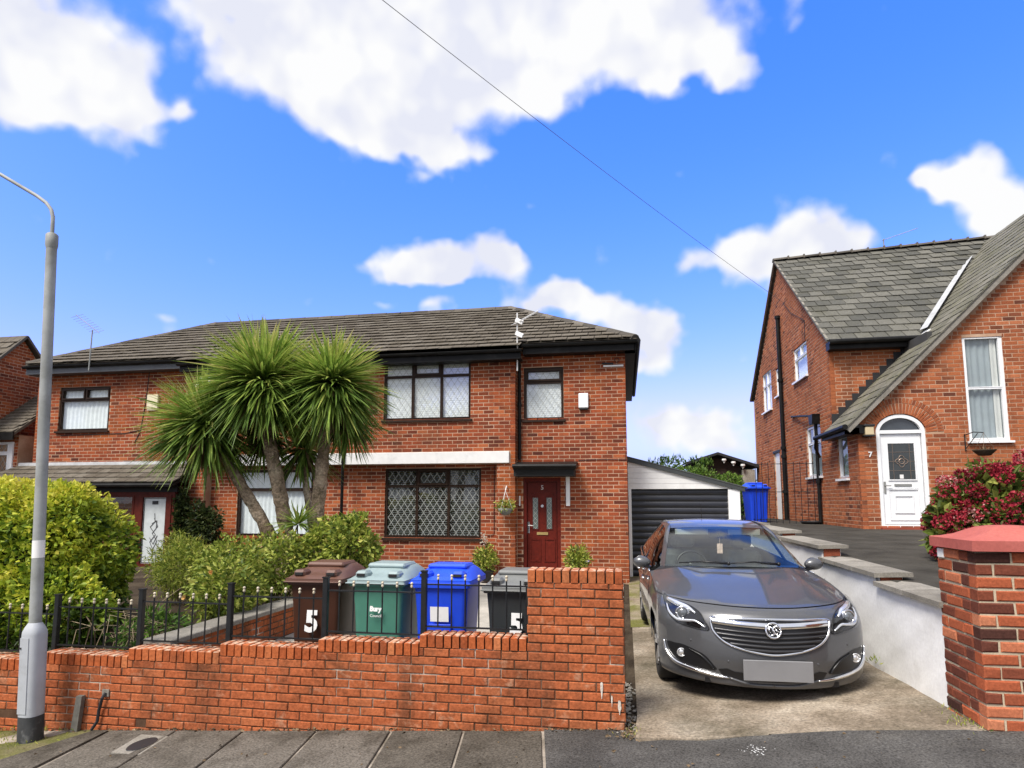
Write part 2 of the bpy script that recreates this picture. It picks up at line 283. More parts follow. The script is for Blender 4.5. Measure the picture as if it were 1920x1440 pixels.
def coping_mat():
    """brick with pale lichen and lime on its weathered upper faces"""
    m = stone('brick_coping', [(0, (.27, .066, .024)), (.5, (.38, .098, .033)), (1, (.46, .16, .065))], blotch=(.16, .06, .03), bscale=4, lo=.5, hi=.7, fine=38, fstr=.4, bump=.5, fade=.5)
    t = m.node_tree; b = next(n for n in t.nodes if n.type == 'BSDF_PRINCIPLED'); src = b.inputs['Base Color'].links[0].from_socket; g = t.nodes.new('ShaderNodeNewGeometry'); s = t.nodes.new('ShaderNodeSeparateXYZ'); t.links.new(g.outputs['Normal'], s.inputs[0])
    f = t.nodes.new('ShaderNodeMath'); f.operation = 'MULTIPLY'; t.links.new(_range(t, s.outputs[2], .4, .8, 0, .8), f.inputs[0]); t.links.new(_range(t, _noise(t, g.outputs['Position'], 14, 6, .65), .44, .60), f.inputs[1])
    t.links.new(_mix(t, f.outputs[0], src, (.60, .48, .36)), b.inputs['Base Color']); return m
M['brick_coping'] = coping_mat(); M['mortar_dark'] = stone('mortar_dark', [(.3, (.030, .018, .012)), (.7, (.075, .045, .030))], tint=False)
M['brick_pillar'] = stone('brick_pillar', [(0, (.06, .028, .022)), (.35, (.13, .042, .028)), (.6, (.25, .07, .035)), (.85, (.38, .10, .045)), (1, (.45, .17, .09))], fine=55, fstr=.35, bump=.5)
M['mortar_house'] = stone('mortar_house', [(.3, (.36, .215, .135)), (.7, (.52, .36, .255))], blotch=(.24, .11, .06), tint=False, fine=80)
M['mortar_wall'] = stone('mortar_wall', [(.3, (.050, .028, .018)), (.5, (.10, .058, .036)), (.75, (.25, .17, .12))], tint=False, blotch=(.58, .49, .40), bscale=1.1, lo=.55, hi=.62, fade=.85, fine=70)
M['mortar_pillar'] = stone('mortar_pillar', [(.2, (.40, .32, .22)), (.8, (.58, .49, .36))], tint=False, fine=90, bump=.5)
M['roof_tile'] = stone('roof_tile', [(0, (.105, .090, .072)), (.5, (.128, .112, .090)), (1, (.155, .138, .113))], blotch=(.07, .058, .040), bscale=1.6, fine=30, fstr=.35, bump=.4)
M['slate'] = stone('slate', [(0, (.070, .070, .062)), (.5, (.110, .108, .094)), (1, (.155, .150, .128))], blotch=(.085, .082, .060), bscale=1.5, lo=.5, hi=.72, fine=22, fstr=.3, rough=.6, bump=.3)
M['slate_side'] = stone('slate_side', [(0, (.085, .083, .068)), (.5, (.145, .138, .112)), (1, (.21, .197, .162))], blotch=(.12, .12, .06), bscale=2.5, fine=22, fstr=.3, rough=.7, bump=.3)
M['ridge'] = stone('ridge', [(0, (.06, .055, .048)), (1, (.15, .135, .115))], fine=30, fstr=.3)
M['rosewood'] = paint('rosewood', (.045, .016, .011), .35, .3, 14, bump=.02)
M['dark_frame'] = paint('dark_frame', (.034, .021, .015), .45, .25, 14, bump=.02, spec=.12)
M['door_red'] = paint('door_red', (.115, .014, .008), .4, .25, 18, bump=.03, spec=.15)
M['porch_wood'] = paint('porch_wood', (.085, .016, .010), .5, .3, 12, spec=.12)
M['black_gutter'] = paint('black_gutter', (.010, .010, .010), .45, .3, 6, dirt=(.06, .06, .055), dfade=.3, spec=.15)
M['fascia_grey'] = paint('fascia_grey', (.085, .092, .10), .4, .2, 5, dirt=(.03, .03, .03))
M['white_upvc'] = paint('white_upvc', (.80, .81, .82), .3, .03, 4, dirt=(.45, .43, .40), dfade=.25)
M['white_band'] = paint('white_band', (.70, .70, .69), .7, .06, 6, dirt=(.36, .36, .37), dscale=3.5, dfade=.45)
M['white_render'] = stone('white_render', [(.3, (.80, .795, .78)), (.7, (.85, .845, .83))], tint=False, blotch=(.60, .59, .55), bscale=3.2, lo=.55, hi=.78, rough=.9, fine=35, fstr=.08, fade=.35, bump=.3, bdist=.012, bumpscale=9)
M['white_plain'] = paint('white_plain', (.74, .74, .73), .5, .05, 5, dirt=(.42, .42, .42), dscale=4, dfade=.3)
M['lead'] = paint('lead', (.42, .43, .44), .5, .2, 8, dirt=(.2, .2, .2))
M['lead_came'] = paint('lead_came', (.42, .44, .42), .5, .1, 8, metal=.2, bump=0)
M['blind'] = paint('blind', (.86, .88, .89), .6, .05, 3, bump=0)
M['blind_dark'] = paint('blind_dark', (.13, .137, .13), .6, .1, 3, bump=0)
M['net'] = paint('net', (.80, .84, .85), .8, .1, 9, bump=.05, bumpscale=20)
M['sky_grey_sheet'] = paint('sky_grey_sheet', (.30, .34, .36), .8, .12, 3, bump=.05)  # grey-blue of sky mirrored in panes, put into an added sheet behind
M['curtain'] = paint('curtain', (.60, .60, .57), .8, .08, 5)
M['room_dark'] = paint('room_dark', (.05, .05, .05), .9, .3, 2)
M['glass'] = glassmat('glass', (.965, .98, .98), .015, .03, 1., 1.7)
M['glass_car'] = glassmat('glass_car', (.84, .92, .88), .10, 0., 1., 1.62)
M['lens_clear'] = glassmat('lens_clear', (.96, .97, .98), .01, 0., 1., 1.35)
M['asphalt'] = stone('asphalt', [(.35, (.058, .055, .052)), (.65, (.095, .091, .086))], tint=False, blotch=(.135, .125, .11), bscale=1.1, lo=.55, hi=.78, fine=65, fstr=.85, bump=1., bdist=.008, bumpscale=80, rough=.95, spec=.1)
M['flag'] = stone('flag', [(0, (.088, .078, .064)), (.5, (.108, .096, .080)), (1, (.132, .118, .100))], blotch=(.040, .034, .026), bscale=3.0, lo=.46, hi=.72, fine=55, fstr=.75, bump=1., bdist=.006, bumpscale=70, rough=.95, fade=.8, spec=.1)
M['flag_joint'] = stone('flag_joint', [(.35, (.12, .10, .08)), (.65, (.42, .37, .31))], tint=False, blotch=(.09, .085, .06), bscale=3, fine=60)
M['concrete'] = stone('concrete', [(.30, (.145, .115, .082)), (.50, (.265, .218, .165)), (.70, (.40, .345, .275))], tint=False, blotch=(.070, .060, .038), bscale=1.1, lo=.46, hi=.68, fine=42, fstr=.6, bump=.8, bdist=.005, bumpscale=85, rough=.92, fade=.8)
M['moss'] = stone('moss', [(.3, (.075, .085, .022)), (.7, (.16, .155, .055))], tint=False, blotch=(.20, .16, .11), bscale=3, fine=70, fstr=.5, bump=1., bdist=.01, bumpscale=60)
M['terrace'] = stone('terrace', [(.35, (.034, .031, .026)), (.65, (.064, .059, .050))], tint=False, blotch=(.075, .07, .06), bscale=1.2, fine=110, fstr=.5, bump=.7, bumpscale=130)
M['coping'] = stone('coping', [(0, (.20, .185, .16)), (1, (.30, .28, .245))], blotch=(.13, .12, .10), bscale=5, fine=60, fstr=.35, bump=.5)
M['path'] = stone('path', [(.35, (.33, .31, .27)), (.65, (.46, .43, .38))], tint=False, fine=60, fstr=.3)
M['soil'] = stone('soil', [(.35, (.035, .026, .018)), (.65, (.075, .058, .04))], tint=False, fine=50, fstr=.5, bump=1.)
M['concrete_moss'] = stone('concrete_moss', [(.30, (.15, .115, .075)), (.70, (.36, .30, .23))], tint=False, blotch=(.13, .135, .03), bscale=1.0, lo=.42, hi=.6, fine=42, fstr=.6, bump=.8, fade=.9)
M['ground'] = stone('ground', [(.35, (.085, .08, .065)), (.65, (.13, .12, .10))], tint=False, fine=20, fstr=.4)
M['cap_red'] = stone('cap_red', [(.3, (.36, .095, .080)), (.7, (.46, .14, .115))], tint=False, blotch=(.30, .085, .075), bscale=6, lo=.55, hi=.7, fine=45, fstr=.15, rough=.7)
M['step_red'] = stone('step_red', [(.3, (.22, .05, .035)), (.7, (.30, .075, .05))], tint=False)
M['iron'] = paint('iron', (.010, .011, .012), .4, .4, 20)
M['finial'] = paint('finial', (.50, .44, .33), .35, .25, 30, dirt=(.25, .2, .1), dscale=20)
M['post_grey'] = paint('post_grey', (.30, .315, .31), .6, .25, 3, dirt=(.16, .165, .15), dscale=2.2, dlo=.45, dhi=.65, dfade=.75)
M['post_base'] = paint('post_base', (.38, .40, .43), .55, .1, 5, dirt=(.2, .2, .2), dscale=6, dfade=.5)
M['rubber'] = paint('rubber', (.012, .012, .013), .8, .2, 20)
M['cable'] = paint('cable', (.02, .02, .022), .6, .1)
M['wood_bark'] = stone('wood_bark', [(.34, (.16, .118, .078)), (.5, (.34, .26, .185)), (.66, (.52, .43, .32))], tint=False, blotch=(.07, .055, .035), bscale=9, lo=.5, hi=.66, fine=30, fstr=.6, bump=1., bdist=.06, bumpscale=16)
M['twig'] = paint('twig', (.17, .125, .08), .8, .3, 20)

# ------------------------------------------------------------------ pieces: bricks, tiles, slates
_pm = {}
def piece_geo(kind, h, ch, var):
    hx, hy, hz = h; r = random.Random(var * 7919 + int(hx * 1e4) + int(hz * 1e4)); j = lambda a: r.uniform(-a, a)
    if kind == 'brick':
        bk = [(-hx, hy, -hz), (hx, hy, -hz), (hx, hy, hz), (-hx, hy, hz)]
        a = ch * .45
        fo = [(sx * hx + j(a), -hy + ch, sz * hz + j(a)) for sx, sz in ((-1, -1), (1, -1), (1, 1), (-1, 1))]
        fi = [(x - math.copysign(ch + abs(j(a)), x), -hy + j(a * .8), z - math.copysign(ch + abs(j(a)), z)) for x, y, z in fo]
        return bk + fo + fi, [(i, (i + 1) % 4, 4 + (i + 1) % 4, 4 + i) for i in range(4)] + [(4 + i, 4 + (i + 1) % 4, 8 + (i + 1) % 4, 8 + i) for i in range(4)] + [(8, 9, 10, 11)]
    a = ch * .6   # tile: y up the slope, z out of the roof; lower edge (-y) thick and slightly worn
    b = [(-hx, -hy + j(a), -hz), (hx, -hy + j(a), -hz), (hx, hy, -hz), (-hx, hy, -hz), (-hx + ch, -hy + ch * .5 + j(a), hz), (hx - ch, -hy + ch * .5 + j(a), hz), (hx, hy, hz), (-hx, hy, hz)]
    return b, [(4, 5, 6, 7), (0, 1, 5, 4), (1, 2, 6, 5), (3, 0, 4, 7), (0, 3, 2, 1)]
def pieces(parent, name, rest, items, mat, lim=300, ch=.004, kind='brick', skip=None):
    """items: (centre, 3x3 rotation, half sizes). The lim that show largest become parts of their own, the others one joined part."""
    rank = []
    for i, (c, R_, h) in enumerate(items):
        q = shows(c); s = 0
        if q and -15 < q[0] < 1935 and -15 < q[1] < 1455 and not (skip and skip(q[0], q[1])): s = h[0] * max(h[1], h[2]) / q[2] ** 2
        rank.append((s, i))
    rank.sort(key=lambda a: (-round(a[0], 9), a[1])); single = {i for s, i in rank[:lim] if s > 0}
    off = OFF.get(parent.name, Vector((0, 0, 0))); mb = MB(); nrest = 0
    for i, (c, R_, h) in enumerate(items):
        v = random.randrange(14); tn = min(1, max(0, random.gauss(.52, .26)))
        if i in single:
            key = (kind, name, mat.name, tuple(round(q, 3) for q in h), v)
            if key not in _pm:
                vs, fs = piece_geo(kind, h, ch, v); me = bpy.data.meshes.new(name); me.from_pydata(vs, [], fs)
                a = me.attributes.new('tint', 'FLOAT', 'FACE'); a.data.foreach_set('value', np.full(len(fs), min(1, max(0, random.gauss(.52, .26))), dtype=np.float32))
                me.materials.append(mat); _pm[key] = me
            o = bpy.data.objects.new(name, _pm[key]); col.objects.link(o); o.parent = parent; o.location = Vector(c) - off
            if R_ is not None: o.rotation_euler = R_.to_euler()
        else:
            vs, fs = piece_geo(kind, h, ch, v); C_ = Vector(c)
            mb.add([(R_ @ Vector(p) if R_ is not None else Vector(p)) + C_ for p in vs], fs, tn); nrest += 1
    if nrest: tag(mb.build(rest, mat, parent), kind='stuff')
def courses(z0, z1, Lb, hb, j, spans, bond=True, phase=0.):
    """running bond: spans(zlo, zhi) -> list of free (u0,u1); yields (u centre, z centre, half length, half height)"""
    k = 0; z = z0; out = []
    while z + hb * .6 < z1:
        zt = min(z + hb, z1)
        for a, b in spans(z, zt):
            st = phase + ((k % 2) * (Lb + j) / 2 if bond else 0); n = math.floor((a - st) / (Lb + j))
            u = st + n * (Lb + j)
            while u < b:
                p, q = max(u, a), min(u + Lb, b)
                if q - p > .03: out.append(((p + q) / 2, (z + zt) / 2, (q - p) / 2, (zt - z) / 2))
                u += Lb + j
        z += hb + j; k += 1
    return out
def cut(span, holes):
    """subtract blocked intervals"""
    out = [span]
    for a, b in holes:
        nx = []
        for p, q in out:
            if b <= p or a >= q: nx.append((p, q)); continue
            if a - p > .02: nx.append((p, a))
            if q - b > .02: nx.append((b, q))
        out = nx
    return out
class Face:
    """a wall face: u along it, d outward, z up. kind 'front' looks to -Y at Y=at, 'side' looks to -X at X=at, 'return' looks to +X"""
    def __init__(s, kind, at): s.kind = kind; s.at = at
    def p(s, u, d, z): return {'front': (u, s.at - d, z), 'side': (s.at - d, u, z), 'return': (s.at + d, u, z)}[s.kind]
    def box(s, mb, u0, u1, d0, d1, z0, z1, t=.5): a, b = s.p(u0, d0, z0), s.p(u1, d1, z1); return mb.box(a[0], b[0], a[1], b[1], a[2], b[2], t)
    def bar(s, mb, u0, z0, u1, z1, d, w, th=.006, t=.5): return mb.bar(s.p(u0, d, z0), s.p(u1, d, z1), w, th, up=Vector(s.p(0, 1, 0)) - Vector(s.p(0, 0, 0)), t=t)
    def rot(s): return {'front': None, 'side': Matrix.Rotation(rad(-90), 3, 'Z'), 'return': Matrix.Rotation(rad(90), 3, 'Z')}[s.kind]
    def bricks(s, z0, z1, spans, Lb=.2265, hb=.0725, j=.0115, proud=.003, depth=.05, phase=0.):
        return [(s.p(u, proud - depth, z), s.rot(), (hu, depth, hz)) for u, z, hu, hz in courses(z0, z1, Lb, hb, j, spans, True, phase)]
    def wall(s, mb, u0, u1, z0, z1, holes, thick=.25):
        """mortar backing with rectangular openings"""
        us = sorted({u0, u1, *[max(u0, min(u1, q)) for h in holes for q in h[:2]]})
        for a, b in zip(us[:-1], us[1:]):
            zz = [(h[2], h[3]) for h in holes if h[0] < (a + b) / 2 < h[1]]
            for p, q in cut((z0, z1), zz): s.box(mb, a, b, -thick, 0, p, q)
def rects(u0, u1, holes, pad=.0):
    def f(za, zb):
        zm = (za + zb) / 2; return cut((u0, u1), [(h[0] - pad, h[1] + pad) for h in holes if h[2] < zm < h[3]])
    return f
def lattice(F, mb, u0, u1, z0, z1, d, pu=.155, pz=.225, w=.009):
    """diamond lead cames clipped to the pane"""
    m = pz / pu
    for sg in (1, -1):
        k0 = int(math.floor((z0 - (m * u1 if sg > 0 else -m * u0)) / pz)) - 1; k1 = int(math.ceil((z1 + m * (abs(u0) + abs(u1)) + abs(z0)) / pz)) + 1
        for k in range(-400, 400):
            c = k * pz; us = []
            f = lambda u: sg * m * u + c
            for u in (u0, u1):
                if z0 <= f(u) <= z1: us.append(u)
            for z in (z0, z1):
                u = (z - c) / (sg * m)
                if u0 < u < u1: us.append(u)
            if len(us) >= 2 and max(us) - min(us) > .01: a, b = min(us), max(us); F.bar(mb, a, f(a), b, f(b), d, w, .004)
def window(F, house, u0, u1, z0, z1, mat, panes, fr=.055, depth=-.035, lead=False, back=None, slats=None, sill=None, name='window', split=None, bars=None, top_sash=None, glass=None, came_w=.009, curtain=None):
    """panes: list of (u0,u1,z0,z1) glass openings. Frame is everything else inside the opening."""
    mb = MB(); d0, d1 = depth - .05, depth
    us = sorted({u0, u1, *[q for p in panes for q in p[:2]]}); 
    for a, b in zip(us[:-1], us[1:]):
        zz = [(p[2], p[3]) for p in panes if p[0] < (a + b) / 2 < p[1]]
        for p, q in cut((z0, z1), zz): F.box(mb, a, b, d0, d1, p, q)
    w = mb.build(name, mat, house, angle=None)
    for p in panes:
        b = MB()   # glazing bead, a raised edge round each pane
        for (a, c, e, g) in ((p[0] - .016, p[1] + .016, p[2] - .016, p[2] - .002), (p[0] - .016, p[1] + .016, p[3] + .002, p[3] + .016), (p[0] - .016, p[0] - .002, p[2] - .002, p[3] + .002), (p[1] + .002, p[1] + .016, p[2] - .002, p[3] + .002)): F.box(b, a, c, d1 - .02, d1 + .010, e, g)
        b.build('bead', mat, w)
        g = MB(); F.box(g, p[0] - .001, p[1] + .001, d1 - .034, d1 - .028, p[2] - .001, p[3] + .001); g.build('pane', glass or M['glass'], w)
        if lead:
            l = MB(); lattice(F, l, p[0], p[1], p[2], p[3], d1 - .024, w=came_w); l.build('lead_lattice', M['lead_came'], w)
    if top_sash:
        for (a, c, e, g) in top_sash:
            b = MB(); F.box(b, a, c, d1 + .002, d1 + .028, e, e + .035); F.box(b, a, c, d1 + .002, d1 + .028, g - .035, g); F.box(b, a, a + .035, d1 + .002, d1 + .026, e + .035, g - .035); F.box(b, c - .035, c, d1 + .002, d1 + .026, e + .035, g - .035); b.build('sash', mat, w)
    if slats:
        mt, pitch, hz, tilt = slats; b = MB(); z = z0 + .06
        while z < z1 - .05:
            F.box(b, u0 + .04, u1 - .04, d0 - .022 - tilt, d0 - .02, z, z + hz); z += pitch
        b.build('blind', mt, w)
    if back:
        b = MB(); n = int((u1 - u0) / .03); q = [F.p(u0 + .03 + (u1 - u0 - .06) * i / n, d0 - .04 + .014 * math.sin(i * 1.55 + .6 * math.sin(i * .31)), 0) for i in range(n + 1)]
        b.grid(np.array([[(x, y, z) for x, y, _ in q] for z in (z0 + .02, z1 - .02)])); b.build('net_or_sky_sheet', back, w, smooth=True)  # net curtain, but on house 7 the grey ones imitate reflected sky
    if curtain:
        for a, c in curtain:
            b = MB(); n = max(6, int((c - a) / .02)); q = [F.p(a + (c - a) * i / n, d0 - .018 + .008 * math.sin(i * 1.1), 0) for i in range(n + 1)]
            b.grid(np.array([[(x, y, z) for x, y, _ in q] for z in (z0 + .02, z1 - .02)])); b.build('curtain', M['curtain'], w, smooth=True)
    if sill:
        pr_, th, mt = sill; b = MB(); F.box(b, u0 - .04, u1 + .04, d0, pr_, z0 - th, z0 - .002); b.build('sill', mt, w)
    return w
def text(body, size, loc, rot, mat, parent, name, extrude=.002, bold=.0, align='CENTER'):
    c = bpy.data.curves.new(name, 'FONT'); c.body = body; c.size = size; c.extrude = extrude; c.offset = bold; c.align_x = align; c.align_y = 'CENTER'; c.resolution_u = 3
    f = bpy.data.objects.new(name + '_font', c); me = bpy.data.meshes.new_from_object(f); bpy.data.objects.remove(f); bpy.data.curves.remove(c); me.materials.clear(); me.materials.append(mat)
    o = bpy.data.objects.new(name, me); col.objects.link(o); o.parent = parent; o.location = Vector(loc) - OFF.get(parent.name, Vector((0, 0, 0))); o.rotation_euler = rot; return o
def pipe(parent, pts, r, mat, name='downpipe', n=10, collars=()):
    b = MB(); b.tube(pts, r, n)
    for c in collars: b.lathe([(r * .9, -.045), (r * 1.45, -.045), (r * 1.45, .045), (r * .9, .045)], c, n)
    return b.build(name, mat, parent, angle=50)

# ------------------------------------------------------------------ the setting
def pav(x):
    return -.092 + .06 * x if x <= 0 else (-.092 + .105 * x if x < 2.6 else .181 + .06 * (x - 2.6))
SK = -.145
def sheet(name, mat, xs, ys, zf, kind='structure', thick=.0):
    b = MB(); b.grid(np.array([[(x, y, zf(x, y)) for x in xs] for y in ys])); o = b.build(name, mat, None, smooth=True); return tag(o, kind=kind)
b = MB(); b.box(-900, 900, -900, 900, -1.9, -1.6); tag(b.build('ground', M['ground']), kind='structure')
# road, kerb, tarmac pavement
xs = [-60, -30, -15, -9, -6, -4, -2, 0, 1, 2, 2.6, 4, 8, 16, 40, 60]
sheet('road', M['asphalt'], xs, [-8, -4, 0, 2.6], lambda x, y: pav(x) - .12 - .02 * max(0, 2.6 - y) * (.3))
b = MB()
for x0, x1 in zip(xs[:-1], xs[1:]):
    n = max(1, int((x1 - x0) / .9))
    for k in range(n):
        a, c = x0 + (x1 - x0) * k / n, x0 + (x1 - x0) * (k + 1) / n
        b.prism([(2.6, pav((a + c) / 2) - .3), (2.74, pav((a + c) / 2) - .3), (2.74, pav((a + c) / 2) - .006), (2.63, pav((a + c) / 2) - .006), (2.6, pav((a + c) / 2) - .03)], 'x', a + .004, c - .004, random.random())
tag(b.build('kerb', M['coping']), kind='structure')
sheet('pavement_base', M['flag_joint'], xs, [2.74, 3.6, 4.4, 5.0, 5.36], lambda x, y: pav(x) - .012)
b = MB()  # tarmac in front of the drive: a sheet from the last flag to beyond the pillar, its drive edge ragged
ex = [(-.69, 5.37), (-.35, 5.36), (-.06, 5.34), (.02, 5.20), (.07, 5.085), (.3, 5.10), (.55, 5.06), (.85, 5.11), (1.15, 5.12), (1.5, 5.13), (1.8, 5.10), (2.1, 5.06), (2.28, 5.05), (2.38, 5.02), (2.6, 5.0), (4, 5.0), (8, 5.0), (20, 5.0)]
g = []
for y in (2.74, 3.3, 3.9, 4.5):
    g.append([(max(x, -.62 + SK * 0) if False else x + (SK * (y - 5.37) if x < -.5 else 0), y, pav(x) + .001) for x, _ in ex])
g.append([(x, y, pav(x) + .001) for x, y in ex]); b.grid(np.array(g)); tag(b.build('pavement', M['asphalt']), kind='structure')
pave = tag(MB().box(-9, -.7, 2.76, 5.36, -1.2, -1.0).build('flagged_pavement', M['flag_joint']), kind='structure')
b = MB(); W0 = [(-5.20, 4.36), (-4.62, 4.36), (-4.71, 5.315), (-4.86, 5.315)]; b.add([(x, y, pav(x) + .007) for x, y in W0] + [(x, y, pav(x) - .05) for x, y in W0], [(0, 1, 2, 3)] + [(k, k + 4, (k + 1) % 4 + 4, (k + 1) % 4) for k in range(4)], .4); b.build('paving_flag', M['flag'], pave)
edges = [-.700, -1.359, -1.992, -2.67, -3.353, -4.02, -4.70]
fl = 0
for i in range(len(edges) - 1):
    for y0, y1 in ((4.40, 5.315), (3.5, 4.385), (2.76, 3.485)):
        a1, a0 = edges[i] - .009 + random.uniform(-.004, .004), edges[i + 1] + .009 + random.uniform(-.004, .004)
        if i in (1, 2): a0 += .012
        P_ = []
        for x, y in ((a0, y0), (a1, y0), (a1, y1), (a0, y1)):
            X = x + SK * (y - 5.35); P_.append((X, y, pav(X) + .003 + (i % 3) * .0015))
        mb = MB(); c = [np.mean([p[k] for p in P_]) for k in range(3)]
        top2 = [(p[0] + (c[0] - p[0]) * .015, p[1] + (c[1] - p[1]) * .012, p[2]) for p in P_]; mid = [(p[0], p[1], p[2] - .006) for p in P_]; low = [(p[0], p[1], p[2] - .06) for p in P_]
        mb.add(top2 + mid + low, [(0, 1, 2, 3)] + [(k, k + 4, (k + 1) % 4 + 4, (k + 1) % 4) for k in range(4)] + [(k + 4, k + 8, (k + 1) % 4 + 8, (k + 1) % 4 + 4) for k in range(4)], random.random())
        mb.build('paving_flag', M['flag'], pave)
# earth and moss at the foot of the lamp post
sheet('verge', M['moss'], [-30, -12, -8, -6.5, -5.8, -5.2, -4.9, -4.70], [2.76, 3.4, 4.0, 4.5, 4.9, 5.36], lambda x, y: pav(x) - .008 + .008 * math.sin(x * 9 + y * 5))
# drive, garden, terrace
def drv(x, y):
    k = min(1, max(0, x / 2.45)); 
    f = lambda ys, zs: float(np.interp(y, ys, zs))
    return (1 - k) * f([5.0, 7.5, 15, 25], [-.092, -.045, -.005, .02]) + k * f([5.0, 7.3, 15, 25], [.155, .07, .02, .03]) + .006 * math.sin(3 * x + 1.3 * y)
ys = [5.085, 5.3, 5.6, 6, 6.5, 7, 7.8, 8.6, 9.2]; gx = [.045, .3, .55, .85, 1.15, 1.5, 1.8, 2.1, 2.30, 2.43]
b = MB(); g = []
for i, y in enumerate(ys):
    row = []
    for x in gx:
        yy = y
        if i == 0: yy = float(np.interp(x, [p[0] for p in ex], [p[1] for p in ex])) - .012
        row.append((x + (.02 if x < .1 and i > 1 else 0), yy, drv(x, yy) + .007))
    g.append(row)
b.grid(np.array(g)); low = [[(x, y, z - .05) for x, y, z in g[0]], g[0]]; b.grid(np.array(low)); tag(b.build('driveway', M['concrete'], smooth=False), kind='structure')
b = MB(); b.grid(np.array([[(x, y, drv(x, y) + .006) for x in gx] for y in (9.22, 10.5, 12, 13.5, 15.4)])); tag(b.build('rear_driveway', M['concrete_moss']), kind='structure')
b = MB(); b.grid(np.array([[(x, y, drv(.05, y) - .03 + .01 * math.sin(y * 7 + x * 30)) for x in (-.06, 0, .07)] for y in np.linspace(5.15, 15, 40)])); tag(b.build('drive_edge_soil', M['soil']), kind='structure')
b = MB(); b.box(-4.38, -.06, 5.575, 14.3, -1.0, -.02); tag(b.build('garden_paving', M['path']), kind='structure')
b = MB(); b.box(-24, -4.62, 5.575, 13.9, -1.2, .20); tag(b.build('garden_soil', M['soil']), kind='structure')
b = MB(); b.box(-40, .05, 13.9, 40, -1.2, -.05); b.box(.05, 2.7, 15.4, 40, -1.2, -.03); tag(b.build('rear_garden', M['ground']), kind='structure')
sheet('terrace', M['terrace'], [2.52, 3, 4, 5, 7, 10, 20], [5.3, 7, 9, 11, 14.2, 18, 24, 40], lambda x, y: float(np.interp(y, [5.3, 7.5, 9, 14, 24], [.90, .99, 1.06, 1.165, 1.165])))

# ------------------------------------------------------------------ number 5 and number 3: a pair of semis
BAY, MAIN = 14.0, 13.74           # wall faces: recessed parts and the forward middle
EZ = 5.06                          # top of the brickwork
party = -6.40
front_b, front_m = Face('front', BAY), Face('front', MAIN)
def brown_window(F, house, u0, u1, z0, z1, **k):
    """three lights with fanlights over"""
    w = (u1 - u0); m1, m2 = u0 + w * .335, u0 + w * .665; zt = z0 + (z1 - z0) * .745; f = .055
    P = [(u0 + f, m1 - .03, z0 + f, zt - .03), (m1 + .03, m2 - .03, z0 + f, zt - .03), (m2 + .03, u1 - f, z0 + f, zt - .03),
         (u0 + f, m1 - .03, zt + .03, z1 - f), (m1 + .075, m2 - .075, zt + .07, z1 - f - .035), (m2 + .03, u1 - f, zt + .03, z1 - f)]
    return window(F, house, u0, u1, z0, z1, M['dark_frame'], P, top_sash=[(m1 + .02, m2 - .02, zt + .02, z1 - .035)], **k)
h5 = thing('brick_house', 'brown brick semi with dark leaded windows and red-brown front door behind the wheelie bins', 'house', (-3.1, BAY, 0))
h3 = thing('brick_house', 'brick semi with white net curtains and tiled porch behind the palm and golden hedge', 'house', (-10.8, BAY, 0))
W5u = (-5.475, -3.40, 3.575, 4.94); W5s = (-2.225, -1.315, 3.545, 4.75); W5g = (-5.50, -3.205, .89, 2.475); D5 = (-2.24, -1.40, .02, 2.245)
W3u = (-9.40, -7.325, 3.575, 4.94); W3s = (-14.525, -13.01, 3.53, 4.68); W3g = (-9.27, -7.30, .89, 2.475)
# mortar walls
mb = MB()
front_b.wall(mb, -2.38, .055, -.3, 5.22, [W5s, D5]); front_m.wall(mb, party, -2.38, 2.56, 5.0, [W5u], .25)
front_m.wall(mb, -2.79, -2.38, -.3, 2.56, [], .262); front_b.wall(mb, party, -2.79, -.3, 2.56, [W5g])
mb.box(-.2, .055, BAY + .25, 20.6, -.3, 5.2); mb.box(party, .055, 20.4, 20.65, -.3, 5.2); mb.box(party, party + .1, BAY + .25, 20.4, -.3, 5.2)
mb.box(-6.2, -.3, 16.5, 16.6, -.3, 5.0)
mb.build('wall', M['mortar_house'], h5)
mb = MB()
front_b.wall(mb, -15.2, -10.42, -.6, 5.22, [W3s]); front_m.wall(mb, -10.42, party, 2.56, 5.0, [W3u], .25)
front_m.wall(mb, -10.42, -10.0, -.6, 2.56, [], .262); front_b.wall(mb, -10.0, party, -.6, 2.56, [W3g])
mb.box(-15.2, -14.95, BAY + .25, 20.6, -.6, 5.2); mb.box(-15.2, party - .01, 20.4, 20.65, -.6, 5.2); mb.box(party - .11, party - .01, BAY + .25, 20.4, -.6, 5.2)
mb.build('wall', M['mortar_house'], h3)
# bricks
Rr = Face('return', -2.38)
it = front_b.bricks(-.02, 5.20, rects(-2.372, .062, [W5s, D5])) + front_m.bricks(2.84, 4.98, rects(party + .004, -2.374, [W5u])) \
   + front_m.bricks(-.02, 2.55, rects(-2.79, -2.374, [])) + front_b.bricks(-.02, 2.55, rects(party + .004, -2.80, [W5g])) \
   + Rr.bricks(-.02, 5.15, rects(MAIN - .004, BAY - .01, []), phase=.05)
Sr = Face('return', .055); it += Sr.bricks(-.02, 5.15, rects(BAY, 20.6, []))
pieces(h5, 'brick', 'brickwork', it, M['brick_house'], 300, skip=lambda u, v: v > 1050 or (u < 700))
Rl = Face('side', -10.42); Sl = Face('side', -15.2)
it = front_b.bricks(-.1, 5.20, rects(-15.207, -10.43, [W3s])) + front_m.bricks(2.84, 4.98, rects(-10.424, party - .006, [W3u])) \
   + front_m.bricks(-.1, 2.55, rects(-10.424, -10.0, [])) + front_b.bricks(-.1, 2.55, rects(-9.99, party - .006, [W3g])) + Sl.bricks(-.1, 5.15, rects(BAY, 20.6, []))
